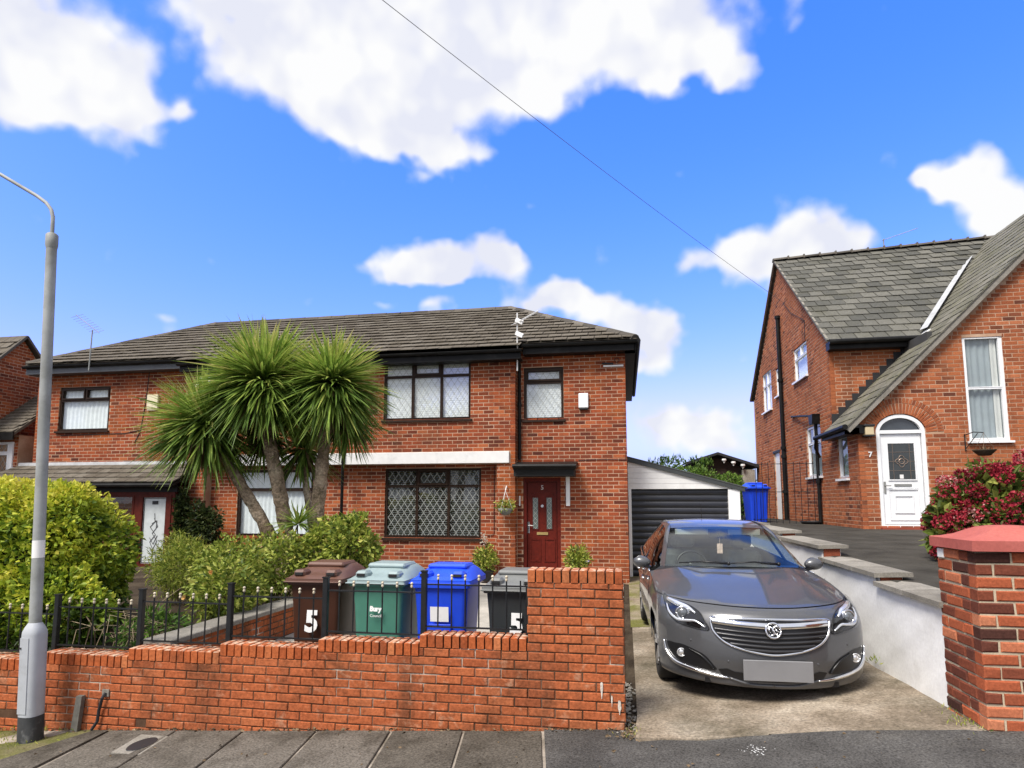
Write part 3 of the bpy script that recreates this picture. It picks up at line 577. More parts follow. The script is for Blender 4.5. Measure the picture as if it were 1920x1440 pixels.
pieces(h3, 'brick', 'brickwork', it, M['brick_house'], 300, skip=lambda u, v: v > 860 or (u > 300 and v > 600) or u > 690 or (76 < u < 112))
# shoulder of mortar at foot of the first floor, white band
for h, a, c in ((h5, party + .012, -2.505), (h3, -10.29, party - .012)):
    b = MB(); b.rbox(a, c, MAIN - .055, MAIN + .24, 2.565, 2.825, .006); b.build('white_lintel_band', M['white_band'], h)
# windows of number 5
brown_window(front_m, h5, *W5u, lead=True, slats=(M['blind'], .048, .045, .004), sill=(.05, .05, M['dark_frame']))
brown_window(front_b, h5, *W5g, lead=True, slats=(M['blind_dark'], .05, .024, .012), sill=(.05, .055, M['dark_frame']), came_w=.009)
u0, u1, z0, z1 = W5s; zt = z0 + .83
window(front_b, h5, u0, u1, z0, z1, M['dark_frame'], [(u0 + .06, u1 - .06, z0 + .06, zt), (u0 + .10, u1 - .10, zt + .11, z1 - .10)], lead=True, slats=(M['blind'], .048, .045, .004), sill=(.05, .05, M['dark_frame']), top_sash=[(u0 + .05, u1 - .05, zt + .06, z1 - .05)])
# windows of number 3
u0, u1, z0, z1 = W3s; zt = z0 + .80; um = (u0 + u1) / 2
window(front_b, h3, u0, u1, z0, z1, M['dark_frame'], [(u0 + .06, u1 - .06, z0 + .06, zt - .02), (u0 + .09, um - .06, zt + .07, z1 - .08), (um + .06, u1 - .09, zt + .07, z1 - .08)], back=M['net'], sill=(.06, .05, M['dark_frame']), top_sash=[(u0 + .05, um - .02, zt + .03, z1 - .045), (um + .02, u1 - .05, zt + .03, z1 - .045)])
brown_window(front_m, h3, *W3u, back=M['net'], sill=(.05, .05, M['dark_frame']))
u0, u1, z0, z1 = W3g; zt = 2.0; um = u0 + (u1 - u0) * .6
window(front_b, h3, u0, u1, z0, z1, M['dark_frame'], [(u0 + .06, u1 - .06, z0 + .06, zt - .04), (u0 + .06, um - .03, zt + .04, z1 - .06), (um + .03, u1 - .06, zt + .04, z1 - .06)], back=M['net'], sill=(.05, .05, M['brick_house']))
# the top-hung light of number 3 that stands open under the eave
b = MB(); q = lambda u, s: (u, MAIN - .02 - .30 * s, 4.93 - .50 * s)
P0, P1, P2, P3 = q(-10.20, 0), q(-9.55, 0), q(-9.55, 1), q(-10.20, 1)
for a, c in ((P0, P1), (P1, P2), (P2, P3), (P3, P0)): b.bar(a, c, .06, .05)
o = b.build('open_window', M['dark_frame'], h3)
g = MB(); g.add([P0, P1, P2, P3], [(0, 1, 2, 3)]); g.build('pane', M['net'], o)
# front door of number 5
u0, u1, z0, z1 = D5; b = MB(); F = front_b
F.box(b, u0, u0 + .075, -.16, -.03, z0, z1); F.box(b, u1 - .075, u1, -.16, -.03, z0, z1); F.box(b, u0 + .075, u1 - .075, -.16, -.03, z1 - .085, z1); F.box(b, u0 + .075, u1 - .075, -.16, -.02, z0, z0 + .07)
dr = b.build('door_frame', M['door_red'], h5)
a, c, e, g_ = u0 + .08, u1 - .08, z0 + .075, z1 - .09; b = MB(); F.box(b, a, c, -.13, -.085, e, g_); door = b.build('door', M['door_red'], h5)
b = MB(); cu = (a + c) / 2
def frame2(b, p, q, r, s, w=.022, d0=-.085, d1=-.068):
    F.box(b, p, q, d0, d1, r, r + w); F.box(b, p, q, d0, d1, s - w, s); F.box(b, p, p + w, d0, d1, r + w, s - w); F.box(b, q - w, q, d0, d1, r + w, s - w)
frame2(b, a + .06, cu - .035, e + .30, e + .80); frame2(b, cu + .035, c - .06, e + .30, e + .80); frame2(b, a + .02, c - .02, e + .04, g_ - .02, .014)
for s in (-1, 1):   # two tall curved lights and the moulded arch over them
    m_ = cu + s * .155; frame2(b, m_ - .075, m_ + .075, e + 1.0, e + 1.72, .014)
arc = [(cu + .27 * math.cos(t), e + 1.72 + .12 * math.sin(t)) for t in np.linspace(math.pi, 0, 11)]
for p, q in zip(arc[:-1], arc[1:]): F.bar(b, *p, *q, -.078, .02, .016)
b.build('moulding', M['door_red'], door)
for s in (-1, 1):
    m_ = cu + s * .155; g = MB(); F.box(g, m_ - .062, m_ + .062, -.085, -.079, e + 1.014, e + 1.706); g.build('door_light', paint('door_light_glass', (.12, .15, .14), .1, .3, 20, spec=.8) if s < 0 else bpy.data.materials['door_light_glass'], door)
    l = MB()
    for sg in (1, -1):
        pts = [F.p(m_ + sg * .042 * math.sin(k * .785), -.076, e + 1.02 + .68 * k / 24) for k in range(25)]; l.tube(pts, .0045, 5)
    l.build('lead_lattice', M['lead_came'], door)
b = MB(); F.box(b, cu - .125, cu + .125, -.085, -.068, e + .885, e + .945); b.build('letter_plate', paint('brass', (.62, .46, .18), .3, .1, 9, metal=.8), door)
b = MB(); F.box(b, a + .015, a + .05, -.085, -.068, e + .92, e + 1.17); b.tube([F.p(a + .033, -.06, e + 1.09), F.p(a + .033, -.03, e + 1.09), F.p(a + .14, -.03, e + 1.085)], .011, 8); b.build('handle', paint('chrome_grey', (.55, .55, .55), .25, .1, 9, metal=.9), door)
b = MB(); b.lathe([(.0, -.01), (.032, -.01), (.032, .01), (.02, .018), (0, .018)], F.p(cu, -.078, e + 1.52), 12, 'y'); b.build('knocker', bpy.data.materials['chrome_grey'], door)
text('5', .14, F.p(cu, -.082, e + 1.93), (rad(90), 0, 0), M['white_upvc'], door, 'house_number', .003)
b = MB(); F.box(b, u0 - .01, u1 + .01, -.15, .22, -.02, .018); b.build('door_step', M['coping'], h5)
# porch canopy with its white bracket
cn = MB(); cn.prism([(BAY - .005, 2.60), (BAY - .005, 2.45), (BAY - .58, 2.40), (BAY - .60, 2.43), (BAY - .60, 2.50)], 'x', -2.37, -1.02)
can = cn.build('canopy', M['black_gutter'], h5)
b = MB(); b.box(-2.36, -1.06, BAY - .55, BAY - .004, 2.26, 2.40); b.build('canopy_soffit', paint('soffit_black', (.012, .012, .012), .8), h5)
b = MB(); b.tube([(-2.37, BAY - .645, 2.475), (-1.0, BAY - .645, 2.47)], .045, 8); b.build('gutter', M['black_gutter'], can)
b = MB(); b.bar((-1.235, BAY - .03, 1.62), (-1.235, BAY - .03, 2.39), .085, .05, up=(0, 1, 0)); b.build('canopy_bracket', M['white_plain'], h5)
b = MB(); front_b.box(b, -2.33, -2.30, 0, .03, 1.62, 1.84); b.build('door_bell_box', M['white_plain'], h5)
# meter cupboard and thin cables on the brick
b = MB(); b.tube([front_b.p(-2.90, .018, 2.50), front_b.p(-2.90, .018, 1.02), front_b.p(-2.93, .018, .97), front_b.p(-3.05, .018, .96)], .007, 5); b.build('cable', M['cable'], h5)
b = MB(); b.tube([front_b.p(x, .013, 2.62 - .015 * math.sin(x * 3)) for x in np.linspace(-1.0, .05, 8)], .006, 5); b.tube([front_b.p(.03, .013, 2.62), front_b.p(.04, .013, 2.80)], .006, 5); b.build('cable', M['cable'], h5)
b = MB(); b.tube([front_b.p(-11.9, .012, 5.0), front_b.p(-11.95, .012, 4.3), front_b.p(-12.05, .012, 3.52), front_b.p(-12.5, .012, 3.44), front_b.p(-14.4, .012, 3.42)], .009, 5); b.tube([front_b.p(-12.05, .012, 3.5), front_b.p(-12.2, .012, 3.2)], .009, 5); b.build('cable', M['cable'], h3)
# downpipes
pipe(h5, [(-2.30, BAY - .33, 5.12), (-2.30, BAY - .30, 5.0), (-2.31, BAY - .07, 4.78), (-2.31, BAY - .06, 2.65)], .034, M['black_gutter'], collars=[(-2.31, BAY - .06, 3.9)])
pipe(h5, [(party, MAIN - .42, 5.0), (party, MAIN - .30, 4.85), (party, MAIN - .09, 4.7), (party, MAIN - .09, .1)], .036, M['black_gutter'], collars=[(party, MAIN - .09, 3.6), (party, MAIN - .09, 1.4)])
b = MB(); b.box(-.42, .02, BAY - .035, BAY - .008, 4.70, 4.735); o = b.build('bracket', M['white_plain'], h5)
b = MB(); b.tube([(-.12 + .05 * math.cos(t), BAY - .03, 4.84 + .05 * math.sin(t)) for t in np.linspace(0, 6.2, 14)], .008, 5); b.tube([(-.45, BAY - .03, 4.78), (-.2, BAY - .03, 4.77)], .02, 6); b.build('cable_clip', M['cable'], h5)

# roof of the pair: a hipped concrete tile roof split at the party wall
RY, RZ = 17.3, 7.20; EY0, EZ0 = 13.62, 5.225; XL, XR, RL, RRx = -15.32, .33, -12.45, -3.14
sl = math.atan2(RZ - EZ0, RY - EY0); slen = math.hypot(RZ - EZ0, RY - EY0)
def on_roof(x, s, up=0): return (x, EY0 + math.cos(sl) * s - math.sin(sl) * up, EZ0 + math.sin(sl) * s + math.cos(sl) * up)
gauge = slen / 13
def tiles(x0, x1, first=0):
    out = []; Rm = Matrix.Rotation(sl - rad(6.6), 3, 'X')
    for k in range(first, 13):
        s0 = k * gauge; t = max(0, (s0 + gauge * .5) / slen); a = XL + (RL - XL) * t; c = XR + (RRx - XR) * t
        u = -16.2 + (.15 if k % 2 else 0)
        while u < 1:
            p, q = max(u, a, x0), min(u + .297, c, x1)
            if k < 0: p, q = max(u, max(x0, -10.62)), min(u + .297, min(x1, -2.20))
            if q - p > .04: out.append((on_roof((p + q) / 2, s0 + gauge * .5 + .02, .036 + random.uniform(-.003, .004)), Rm, ((q - p) / 2 - .003, gauge * .5 + .02, .007)))
            u += .30
    return out
for h, x0, x1 in ((h5, party, 2), (h3, -17, party)):
    b = MB()
    xa, xb = (party, XR) if h is h5 else (XL, party); ra, rb = (party, RRx) if h is h5 else (RL, party)
    b.add([(xa, EY0, EZ0), (xb, EY0, EZ0), (rb, RY, RZ), (ra, RY, RZ)], [(0, 1, 2, 3)])
    EB = 20.95; b.add([(xa, EB, EZ0), (xb, EB, EZ0), (rb, RY, RZ), (ra, RY, RZ)], [(3, 2, 1, 0)])
    if h is h5: b.add([(XR, EY0, EZ0), (XR, EB, EZ0), (RRx, RY, RZ)], [(0, 1, 2)])
    else: b.add([(XL, EY0, EZ0), (XL, EB, EZ0), (RL, RY, RZ)], [(2, 1, 0)])
    roof = b.build('roof', M['roof_tile'], h)
    pieces(roof, 'roof_tile', 'tiling', tiles(x0, x1, -1), M['roof_tile'], 300, ch=.008, kind='tile', skip=(lambda u, v: False) if h is h5 else (lambda u, v: 395 < u < 690 and v > 612))
    # ridge and hip tiles
    def run(A, B, n, rr=.115):
        A, B = Vector(A), Vector(B); d = (B - A) / n
        for k in range(n):
            p, q = A + d * k + d * .02, A + d * (k + 1) - d * .005; z = Vector((0, 0, 1)); sd_ = d.cross(z).normalized(); u_ = sd_.cross(d).normalized(); vs = []
            for e in (p, q):
                for j in range(7): t = math.pi * (j / 6); vs.append(e + sd_ * rr * 1.15 * math.cos(t) + u_ * (rr * 1.15 * math.sin(t) - .075) + Vector((0, 0, random.uniform(-.004, .006))))
            m = MB(); m.add(vs, [(j, j + 1, j + 8, j + 7) for j in range(6)] + [tuple(range(7))[::-1], tuple(range(7, 14))], random.random()); m.build('ridge_tile', M['ridge'], roof)
    if h is h5: run((party + .01, RY, RZ + .02), (RRx, RY, RZ + .02), 8); run((RRx, RY, RZ + .03), (XR - .03, EY0 + .05, EZ0 + .05), 12)
    else: run((RL, RY, RZ + .02), (party - .01, RY, RZ + .02), 14); run((RL, RY, RZ + .03), (XL + .03, EY0 + .05, EZ0 + .05), 11)
    # gutters and fascias
    def eave(a, c, yw, z, yo, grey=False):
        fb = MB(); fb.box(a, c, yw - yo, yw - yo + .022, z - .24, z - .045); fb.box(a, c, yw - yo + .022, yw + .02, z - .24, z - .215); fb.build('fascia', M['fascia_grey'] if grey else M['black_gutter'], roof)
        gb = MB(); n = 7; G = [[(x, yw - yo - .058 + .056 * math.cos(t), z - .05 + .056 * math.sin(t)) for t in np.linspace(math.pi, 2 * math.pi, n)] for x in (a - .03, c + .03)]; gb.grid(np.array(G)); 
        gb.add(G[0], [tuple(range(n))]); gb.add(G[1], [tuple(range(n))[::-1]])
        gb.box(a - .03, c + .03, yw - yo - .118, yw - yo - .110, z - .055, z - .043); gb.build('gutter', M['black_gutter'], roof)
    if h is h5: eave(-2.19, .30, BAY, 5.235, .31); eave(party + .01, -2.20, MAIN, 5.085, .30)
    else: eave(-15.29, -10.62, BAY, 5.235, .31, True); eave(-10.61, party - .01, MAIN, 5.085, .30)
    if h is h5:
        e_ = MB(); e_.box(.262, .284, BAY - .31, 20.9, 4.995, 5.20); e_.box(.055, .262, BAY - .28, 20.9, 4.995, 5.02); e_.tube([(.345, BAY - .36, 5.19), (.345, 20.9, 5.19)], .055, 8); e_.build('side_eave', M['black_gutter'], roof)
# lean-to porch of number 3
pr3 = MB(); PY = 13.30
fp = Face('front', PY); D3 = (-11.37, -10.50, -.15, 1.87)
front_p = MB(); fp.wall(front_p, -15.6, -10.42, -.6, 2.02, [D3, (-12.55, -11.5, .55, 1.87), (-14.9, -12.75, .55, 1.87)], .07); front_p.box(-10.49, -10.42, PY + .07, BAY - .01, -.6, 2.0)
po = front_p.build('porch', M['porch_wood'], h3)
for a, c, e, g_ in ((-12.55, -11.5, .55, 1.87), (-14.9, -12.75, .55, 1.87)):
    w = MB(); fp.box(w, a + .05, c - .05, -.045, -.04, e + .05, g_ - .05); w.build('pane', M['glass'], po)
    w = MB(); fp.box(w, a, c, -.06, .012, e, e + .05); fp.box(w, a, c, -.06, .012, g_ - .05, g_); fp.box(w, a, a + .05, -.06, .012, e + .05, g_ - .05); fp.box(w, c - .05, c, -.06, .012, e + .05, g_ - .05); w.build('frame', M['porch_wood'], po)
a, c, e, g_ = D3; w = MB()
fp.box(w, a, a + .11, -.07, .02, e, g_); fp.box(w, c - .14, c, -.07, .02, e, g_); fp.box(w, a + .11, c - .14, -.07, .02, g_ - .06, g_); fp.box(w, a + .11, c - .14, -.07, .02, e, e + .42); dd = w.build('door', M['porch_wood'], h3)
w = MB(); fp.box(w, a + .11, c - .14, -.035, -.025, e + .42, g_ - .06); w.build('door_glass', paint('etched_glass', (.52, .56, .56), .15, .12, 6, spec=.6), dd)
w = MB()
for A, B in (((a + .135, e + .445), (a + .135, g_ - .085)), ((c - .165, e + .445), (c - .165, g_ - .085)), ((a + .135, e + .445), (c - .165, e + .445)), ((a + .135, g_ - .085), (c - .165, g_ - .085))): fp.bar(w, *A, *B, -.018, .012)
m_ = (a + c - .03) / 2
for pts in ([(0, .5), (0, .78), (-.09, .95), (.05, 1.12), (-.10, 1.3), (.02, 1.42), (0, 1.62)], [(0, .78), (.10, .98), (-.04, 1.15), (.10, 1.32), (0, 1.5)], [(-.1, 1.05), (0, .9), (.1, 1.1)], [(-.06, 1.38), (.07, 1.45), (.06, 1.28)]):
    for p, q in zip(pts[:-1], pts[1:]): fp.bar(w, m_ + p[0], e + p[1] - .03, m_ + q[0], e + q[1] - .03, -.018, .011)
w.build('lead_pattern', paint('came_dark', (.08, .08, .08), .5), dd)
w = MB(); fp.box(w, m_ - .075, m_ + .075, -.02, -.012, g_ - .22, g_ - .14); w.build('number_plate', M['cable'], dd)
w = MB(); fp.box(w, c - .14, c - .11, .02, .03, e + .85, e + 1.05); w.tube([fp.p(c - .125, .03, e + .97), fp.p(c - .125, .055, e + .97), fp.p(c - .24, .055, e + .965)], .010, 6); w.build('handle', bpy.data.materials['chrome_grey'], dd)
w = MB(); w.box(-15.7, -10.36, PY - .02, PY - .002, 1.94, 2.10); w.build('porch_fascia', M['black_gutter'], h3)
ps = math.atan2(2.60 - 2.13, BAY - (PY - .22)); Rm = Matrix.Rotation(ps - rad(6), 3, 'X'); pl = math.hypot(.47, BAY - PY + .22)
b = MB(); b.add([(-15.75, PY - .22, 2.13), (-10.32, PY - .22, 2.13), (-10.32, BAY, 2.60), (-15.75, BAY, 2.60), (-15.75, PY - .22, 2.06), (-10.32, PY - .22, 2.06), (-10.32, BAY - .01, 2.52), (-15.75, BAY - .01, 2.52)], [(0, 1, 2, 3), (7, 6, 5, 4), (0, 4, 5, 1), (1, 5, 6, 2), (3, 7, 4, 0)])
prf = b.build('porch_roof', M['black_gutter'], h3); it = []
for k in range(4):
    u = -15.78 + (.15 if k % 2 else 0)
    while u < -10.30:
        p, q = max(u, -15.75), min(u + .297, -10.30)
        if q - p > .04: s0 = (k + .5) * pl / 4 + .02; it.append(((( p + q) / 2, PY - .24 + math.cos(ps) * s0 - .02 * math.sin(ps), 2.13 + math.sin(ps) * s0 + .04), Rm, ((q - p) / 2 - .003, pl / 8 + .03, .011)))
        u += .30
pieces(prf, 'roof_tile', 'tiling', it, M['roof_tile'], 300, ch=.008, kind='tile')
b = MB(); b.add([(-15.75, BAY - .012, 2.72), (-10.46, BAY - .012, 2.72), (-10.46, BAY - .03, 2.62), (-10.46, BAY - .19, 2.555), (-15.75, BAY - .19, 2.555), (-15.75, BAY - .03, 2.62)], [(0, 1, 2, 5), (5, 2, 3, 4)]); b.build('lead_flashing', M['lead'], h3)
b = MB(); b.tube([(-15.8, PY - .27, 2.10), (-10.33, PY - .27, 2.10)], .05, 8); b.build('gutter', M['black_gutter'], prf)

# ------------------------------------------------------------------ number 7: gabled house on the raised terrace
h7 = thing('brick_house', 'red brick house with grey slate roofs and arched white front door on the terrace', 'house', (4.76, 14.0, 1.16))
SX, WY, MY, BK, G7 = 4.76, 14.0, 15.55, 24.1, 1.05
AP, AZ, EV7 = 19.85, 9.0, 5.42           # flank gable apex, eave
side7, wing7, main7 = Face('side', SX), Face('front', WY), Face('front', MY)
GX, GZ = 10.42, 9.10                      # wing gable apex
gz = lambda x: 3.40 + (x - 4.68) * 1.005 # upper face of the wing's long left slope
W7 = {'w1': (21.40, 22.70, 4.72, 6.05), 'w0': (20.32, 20.78, 4.98, 5.84), 'w2': (17.30, 18.60, 5.02, 5.95), 'w3': (16.50, 17.72, 2.34, 3.64), 'w4': (14.66, 15.32, 2.22, 3.18)}
SD = (20.75, 21.5, 1.05, 3.25)
mb = MB()
hs_ = list(W7.values()) + [SD]
side7.wall(mb, WY, MY, G7 - .3, 3.24, hs_); side7.wall(mb, MY, BK, G7 - .3, EV7, hs_)
# gable triangle with the two upper windows' heads already below its cut
def gable_cells(lo, hi):
    n = 24
    for k in range(n):
        z0, z1 = EV7 + (AZ - EV7) * k / n, EV7 + (AZ - EV7) * (k + 1) / n; f = (k + .5) / n
        a, c = MY + (AP - MY) * f, BK + (AP - BK) * f
        for p, q in cut((a, c), [(h[0], h[1]) for h in hs_ if h[2] < (z0 + z1) / 2 < h[3]]): side7.box(mb, p, q, -.25, 0, z0, z1)
gable_cells(0, 0)
main7.wall(mb, SX + .25, 9.5, 3.0, EV7, [], .2)
W7f = (6.822, 7.555, 2.92, 5.06); DX0, DX1, DZ0, DZS, DRI = 5.10, 6.025, 1.20, 3.12, .37
wing7.wall(mb, SX + .25, 16.0, G7 - .3, 3.3, [(DX0, DX1, DZ0 - .02, 3.3), W7f])
n = 60
for k in range(n):
    z0, z1 = 3.3 + (GZ - 3.3) * k / n, 3.3 + (GZ - 3.3) * (k + 1) / n; f = (k + .5) / n; a, c = 4.78 + (GX - 4.78) * f, 16.1 + (GX - 16.1) * f
    bl = [(W7f[0], W7f[1])] if W7f[2] < (z0 + z1) / 2 < W7f[3] else []
    if z1 < DZS + DRI + .1 and z0 < DZS + DRI: bl.append((DX0, DX1)) if (z0 + z1) / 2 < DZS + DRI else None
    for p, q in cut((a, c), bl): wing7.box(mb, p, q, -.25, 0, z0, z1)
mb.box(SX, 15, BK, BK + .2, G7 - .3, EV7); mb.box(14.8, 15, WY, BK, G7 - .3, EV7)
mb.box(SX + .3, 12.6, MY - .15, MY - .05, G7, 3.0)
wall7 = mb.build('wall', M['mortar_house'], h7)
# bricks
def sp_flank(za, zb):
    zm = (za + zb) / 2; bl = [(h[0], h[1]) for h in hs_ if h[2] < zm < h[3]]
    if zm < 3.24: s = (WY - .006, BK)
    elif zm < EV7: s = (MY - .006, BK)
    else: f = (zm - EV7) / (AZ - EV7); s = (MY + (AP - MY) * f + .03, BK + (AP - BK) * f - .03)
    return cut(s, bl) if s[1] - s[0] > .1 else []
dcx = (DX0 + DX1) / 2; dhw = (DX1 - DX0) / 2
def arch_half(z, grow=0.):
    a, r = dhw + grow, DRI + grow
    if z < DZS: return dhw
    t = (z - DZS) / r
    return a * math.sqrt(1 - t * t) if t < 1 else 0
def sp_wing(za, zb):
    zm = (za + zb) / 2; a = SX - .006 if zm < 3.3 else 4.80 + (zm - 3.3) * 1.0 + .03; c = 9.6
    bl = [(W7f[0], W7f[1])] if W7f[2] < zm < W7f[3] else []
    hw = arch_half(zm, .345 if zm > DZS else 0)
    if DZ0 < zm and hw > .02: bl.append((dcx - hw, dcx + hw))
    return cut((a, c), bl) if c - a > .1 else []
def sp_main(za, zb):
    zm = (za + zb) / 2; c = 4.72 + (zm - 3.40) / 1.005; return [(SX - .006, min(9, c))] if c - SX > .05 else []
it = side7.bricks(G7 + .02, AZ - .1, sp_flank, phase=.03) + wing7.bricks(G7 + .02, 8.0, sp_wing, phase=.1) + main7.bricks(3.24, EV7, sp_main)
pieces(h7, 'brick', 'brickwork', it, M['brick_seven'], 300, skip=lambda u, v: v > 985 or (u > 1755 and v > 850))
# arch of bricks over the door
ar = []
for r0, r1, m_ in ((.015, .225, 30), (.232, .340, 36)):
    for k in range(m_):
        t = math.pi * (k + .5) / m_; rm = (r0 + r1) / 2; a, r = dhw + rm, DRI + rm
        c = (dcx + a * math.cos(t), WY + .05 - .007, DZS + r * math.sin(t)); nx, nz = math.cos(t) / a, math.sin(t) / r; ang = math.atan2(nz, nx)
        w_ = math.pi * (a + r) / 2 / m_ / 2 - .005
        ar.append((c, Matrix.Rotation(-(ang - math.pi / 2), 3, 'Y'), (w_, .05, (r1 - r0) / 2)))
pieces(h7, 'arch_brick', 'arch_brickwork', ar, M['brick_seven'], 300)
# dark lintel course under the arch sides is mortar; step
b = MB(); b.box(DX0 - .02, DX1 + .03, WY - .10, WY + .2, G7, DZ0 - .005); b.build('door_step', M['step_red'], h7)
# arched white door
F = wing7; b = MB()
def ellipse_ring(b, d0, d1, g0, g1, mat=None, n=20):
    A = [(dcx + (dhw + g0) * math.cos(t), DZS + (DRI + g0) * math.sin(t)) for t in np.linspace(0, math.pi, n + 1)]
    B = [(dcx + (dhw + g1) * math.cos(t), DZS + (DRI + g1) * math.sin(t)) for t in np.linspace(0, math.pi, n + 1)]
    for k in range(n):
        q = [A[k], A[k + 1], B[k + 1], B[k]]; vs = [F.p(u, d0, z) for u, z in q] + [F.p(u, d1, z) for u, z in q]
        b.add(vs, [(0, 1, 2, 3), (7, 6, 5, 4)] + [(i, (i + 1) % 4, 4 + (i + 1) % 4, 4 + i) for i in range(4)])
ellipse_ring(b, -.12, -.01, -.07, 0); F.box(b, DX0, DX0 + .07, -.12, -.01, DZ0, DZS); F.box(b, DX1 - .07, DX1, -.12, -.01, DZ0, DZS); F.box(b, DX0 + .07, DX1 - .07, -.12, -.01, DZS - .02, DZS + .05); F.box(b, DX0 + .07, DX1 - .07, -.12, -.005, DZ0, DZ0 + .05)
fr7 = b.build('door_frame', M['white_upvc'], h7)
b = MB(); t = np.linspace(0, math.pi, 17); vs = [F.p(dcx + (dhw - .07) * math.cos(a), -.07, DZS + (DRI - .07) * math.sin(a)) for a in t]; b.add(vs + [F.p(dcx, -.07, DZS)], [tuple(range(17))]); b.build('fanlight', paint('fanlight_glass', (.035, .042, .05), .06, .2, 4, spec=.8), fr7)
a, c, e, g_ = DX0 + .085, DX1 - .085, DZ0 + .06, DZS - .03; b = MB(); F.box(b, a, c, -.11, -.05, e, g_); d7 = b.build('door', M['white_upvc'], h7)
cu = (a + c) / 2; b = MB()
def fr_(p, q, r, s, w=.022): F.box(b, p, q, -.05, -.032, r, r + w); F.box(b, p, q, -.05, -.032, s - w, s); F.box(b, p, p + w, -.05, -.032, r + w, s - w); F.box(b, q - w, q, -.05, -.032, r + w, s - w)
fr_(a + .11, c - .11, e + .88, e + 1.66); fr_(a + .10, c - .10, e + .08, e + .70, .012); fr_(a + .20, c - .20, e + .22, e + .58, .02); F.box(b, a + .10, c - .10, -.05, -.035, e + .715, e + .73)
b.build('moulding', M['white_upvc'], d7)
b = MB(); F.box(b, a + .135, c - .135, -.05, -.042, e + .905, e + 1.635); b.build('door_light', paint('door_glass_dark', (.03, .035, .035), .08, .3, 5, spec=.7), d7)
b = MB()
for u in (a + .22, c - .22): F.bar(b, u, e + .905, u, e + 1.635, -.038, .006)
for z in (e + 1.08, e + 1.27, e + 1.46): F.bar(b, a + .135, z, c - .135, z, -.038, .006)
b.tube([F.p(cu + .10 * math.cos(t) * (1 + .2 * math.cos(4 * t)), -.036, e + 1.27 + .10 * math.sin(t) * (1 + .2 * math.cos(4 * t))) for t in np.linspace(0, 6.283, 30)], .008, 5)
b.tube([F.p(cu + .05 * math.cos(t), -.036, e + 1.27 + .05 * math.sin(t)) for t in np.linspace(0, 6.283, 18)], .009, 5)
b.build('lead_pattern', paint('came_bronze', (.25, .19, .15), .4, metal=.4), d7)
b = MB(); F.box(b, cu - .05, cu + .02, -.042, -.038, e + .92, e + 1.0); b.build('sticker', M['white_plain'], d7)
b = MB(); F.box(b, cu - .16, cu + .16, -.05, -.036, e + .76, e + .81); b.build('letter_plate', paint('grey_metal', (.33, .33, .31), .35, metal=.6), d7)
b = MB(); F.box(b, a + .02, a + .055, -.05, -.035, e + .62, e + .86); b.tube([F.p(a + .038, -.03, e + .78), F.p(a + .038, .005, e + .78), F.p(a + .14, .005, e + .775)], .011, 6); b.build('handle', bpy.data.materials['grey_metal'], d7)
text('7', .15, F.p(4.965, .012, 2.67), (rad(90), 0, 0), M['white_upvc'], h7, 'house_number', .006, .004)
# white windows
u0, u1, z0, z1 = W7f
window(wing7, h7, u0, u1, z0, z1, M['white_upvc'], [(u0 + .055, u1 - .075, z0 + .06, 3.965), (u0 + .055, u1 - .075, 4.02, z1 - .055)], depth=-.02, sill=(.07, .045, M['white_upvc']), back=M['sky_grey_sheet'], curtain=[(u1 - .20, u1 - .09)])
for k, h in W7.items():
    u0, u1, z0, z1 = h; zt = z0 + (z1 - z0) * .66; um = (u0 + u1) / 2
    P = [(u0 + .06, um - .03, zt + .03, z1 - .06), (um + .03, u1 - .06, zt + .03, z1 - .06)] if k != 'w4' and k != 'w0' else []
    P += [(u0 + .06, u1 - .06, z0 + .06, zt - .03 if P else z1 - .06)] if k not in ('w1',) else [(u0 + .06, um - .03, z0 + .06, zt - .03), (um + .03, u1 - .06, z0 + .06, zt - .03)]
    window(side7, h7, u0, u1, z0, z1, M['white_upvc'], P, depth=-.03, sill=(.07, .05, M['white_upvc']), back=M['net'] if k in ('w1', 'w2', 'w0') else M['sky_grey_sheet'])
u0, u1, z0, z1 = SD; b = MB(); side7.box(b, u0, u1, -.12, -.04, z0, z1); b.build('side_door', M['white_upvc'], h7)
b = MB(); side7.box(b, u0 - .1, u1 + .1, -.01, .014, z1, z1 + .07); b.build('side_door_lintel', M['cable'], h7)
# room lining so the glass does not show the sky through the house
b = MB(); b.box(SX + .6, 14.5, 17.2, 17.3, G7, EV7 + 1.5); b.box(SX + 1.6, SX + 1.7, 14.4, 17.2, G7, 5.3); b.box(SX + 1.6, SX + 1.7, 17.3, BK, G7, 7); b.build('partition', M['room_dark'], h7)
# --- roofs
RY7, RZL = AP, 9.06
ridge_z = lambda x: RZL + (x - 4.7) * .045
ms = math.atan2(RZL - 5.40, RY7 - 15.26); mlen = math.hypot(RZL - 5.40, RY7 - 15.26)
def on7(x, s, up=0.):
    k = (ridge_z(x) - RZL) * s / mlen; return (x, 15.26 + math.cos(ms) * s - math.sin(ms) * up, 5.40 + math.sin(ms) * s + math.cos(ms) * up + k)
b = MB(); b.grid(np.array([[on7(x, s, -.01) for x in (4.66, 7, 9, 11, 15)] for s in (0, mlen)])); b.grid(np.array([[(x, 2 * RY7 - 15.26 if s == 0 else RY7, 5.40 if s == 0 else ridge_z(x)) for x in (4.66, 7, 9, 11, 15)] for s in (0, 1)]))
roof7 = b.build('roof', M['slate'], h7)
it = []; rows = 17; gg = mlen / rows; Rm = Matrix.Rotation(ms - rad(3.0), 3, 'X')
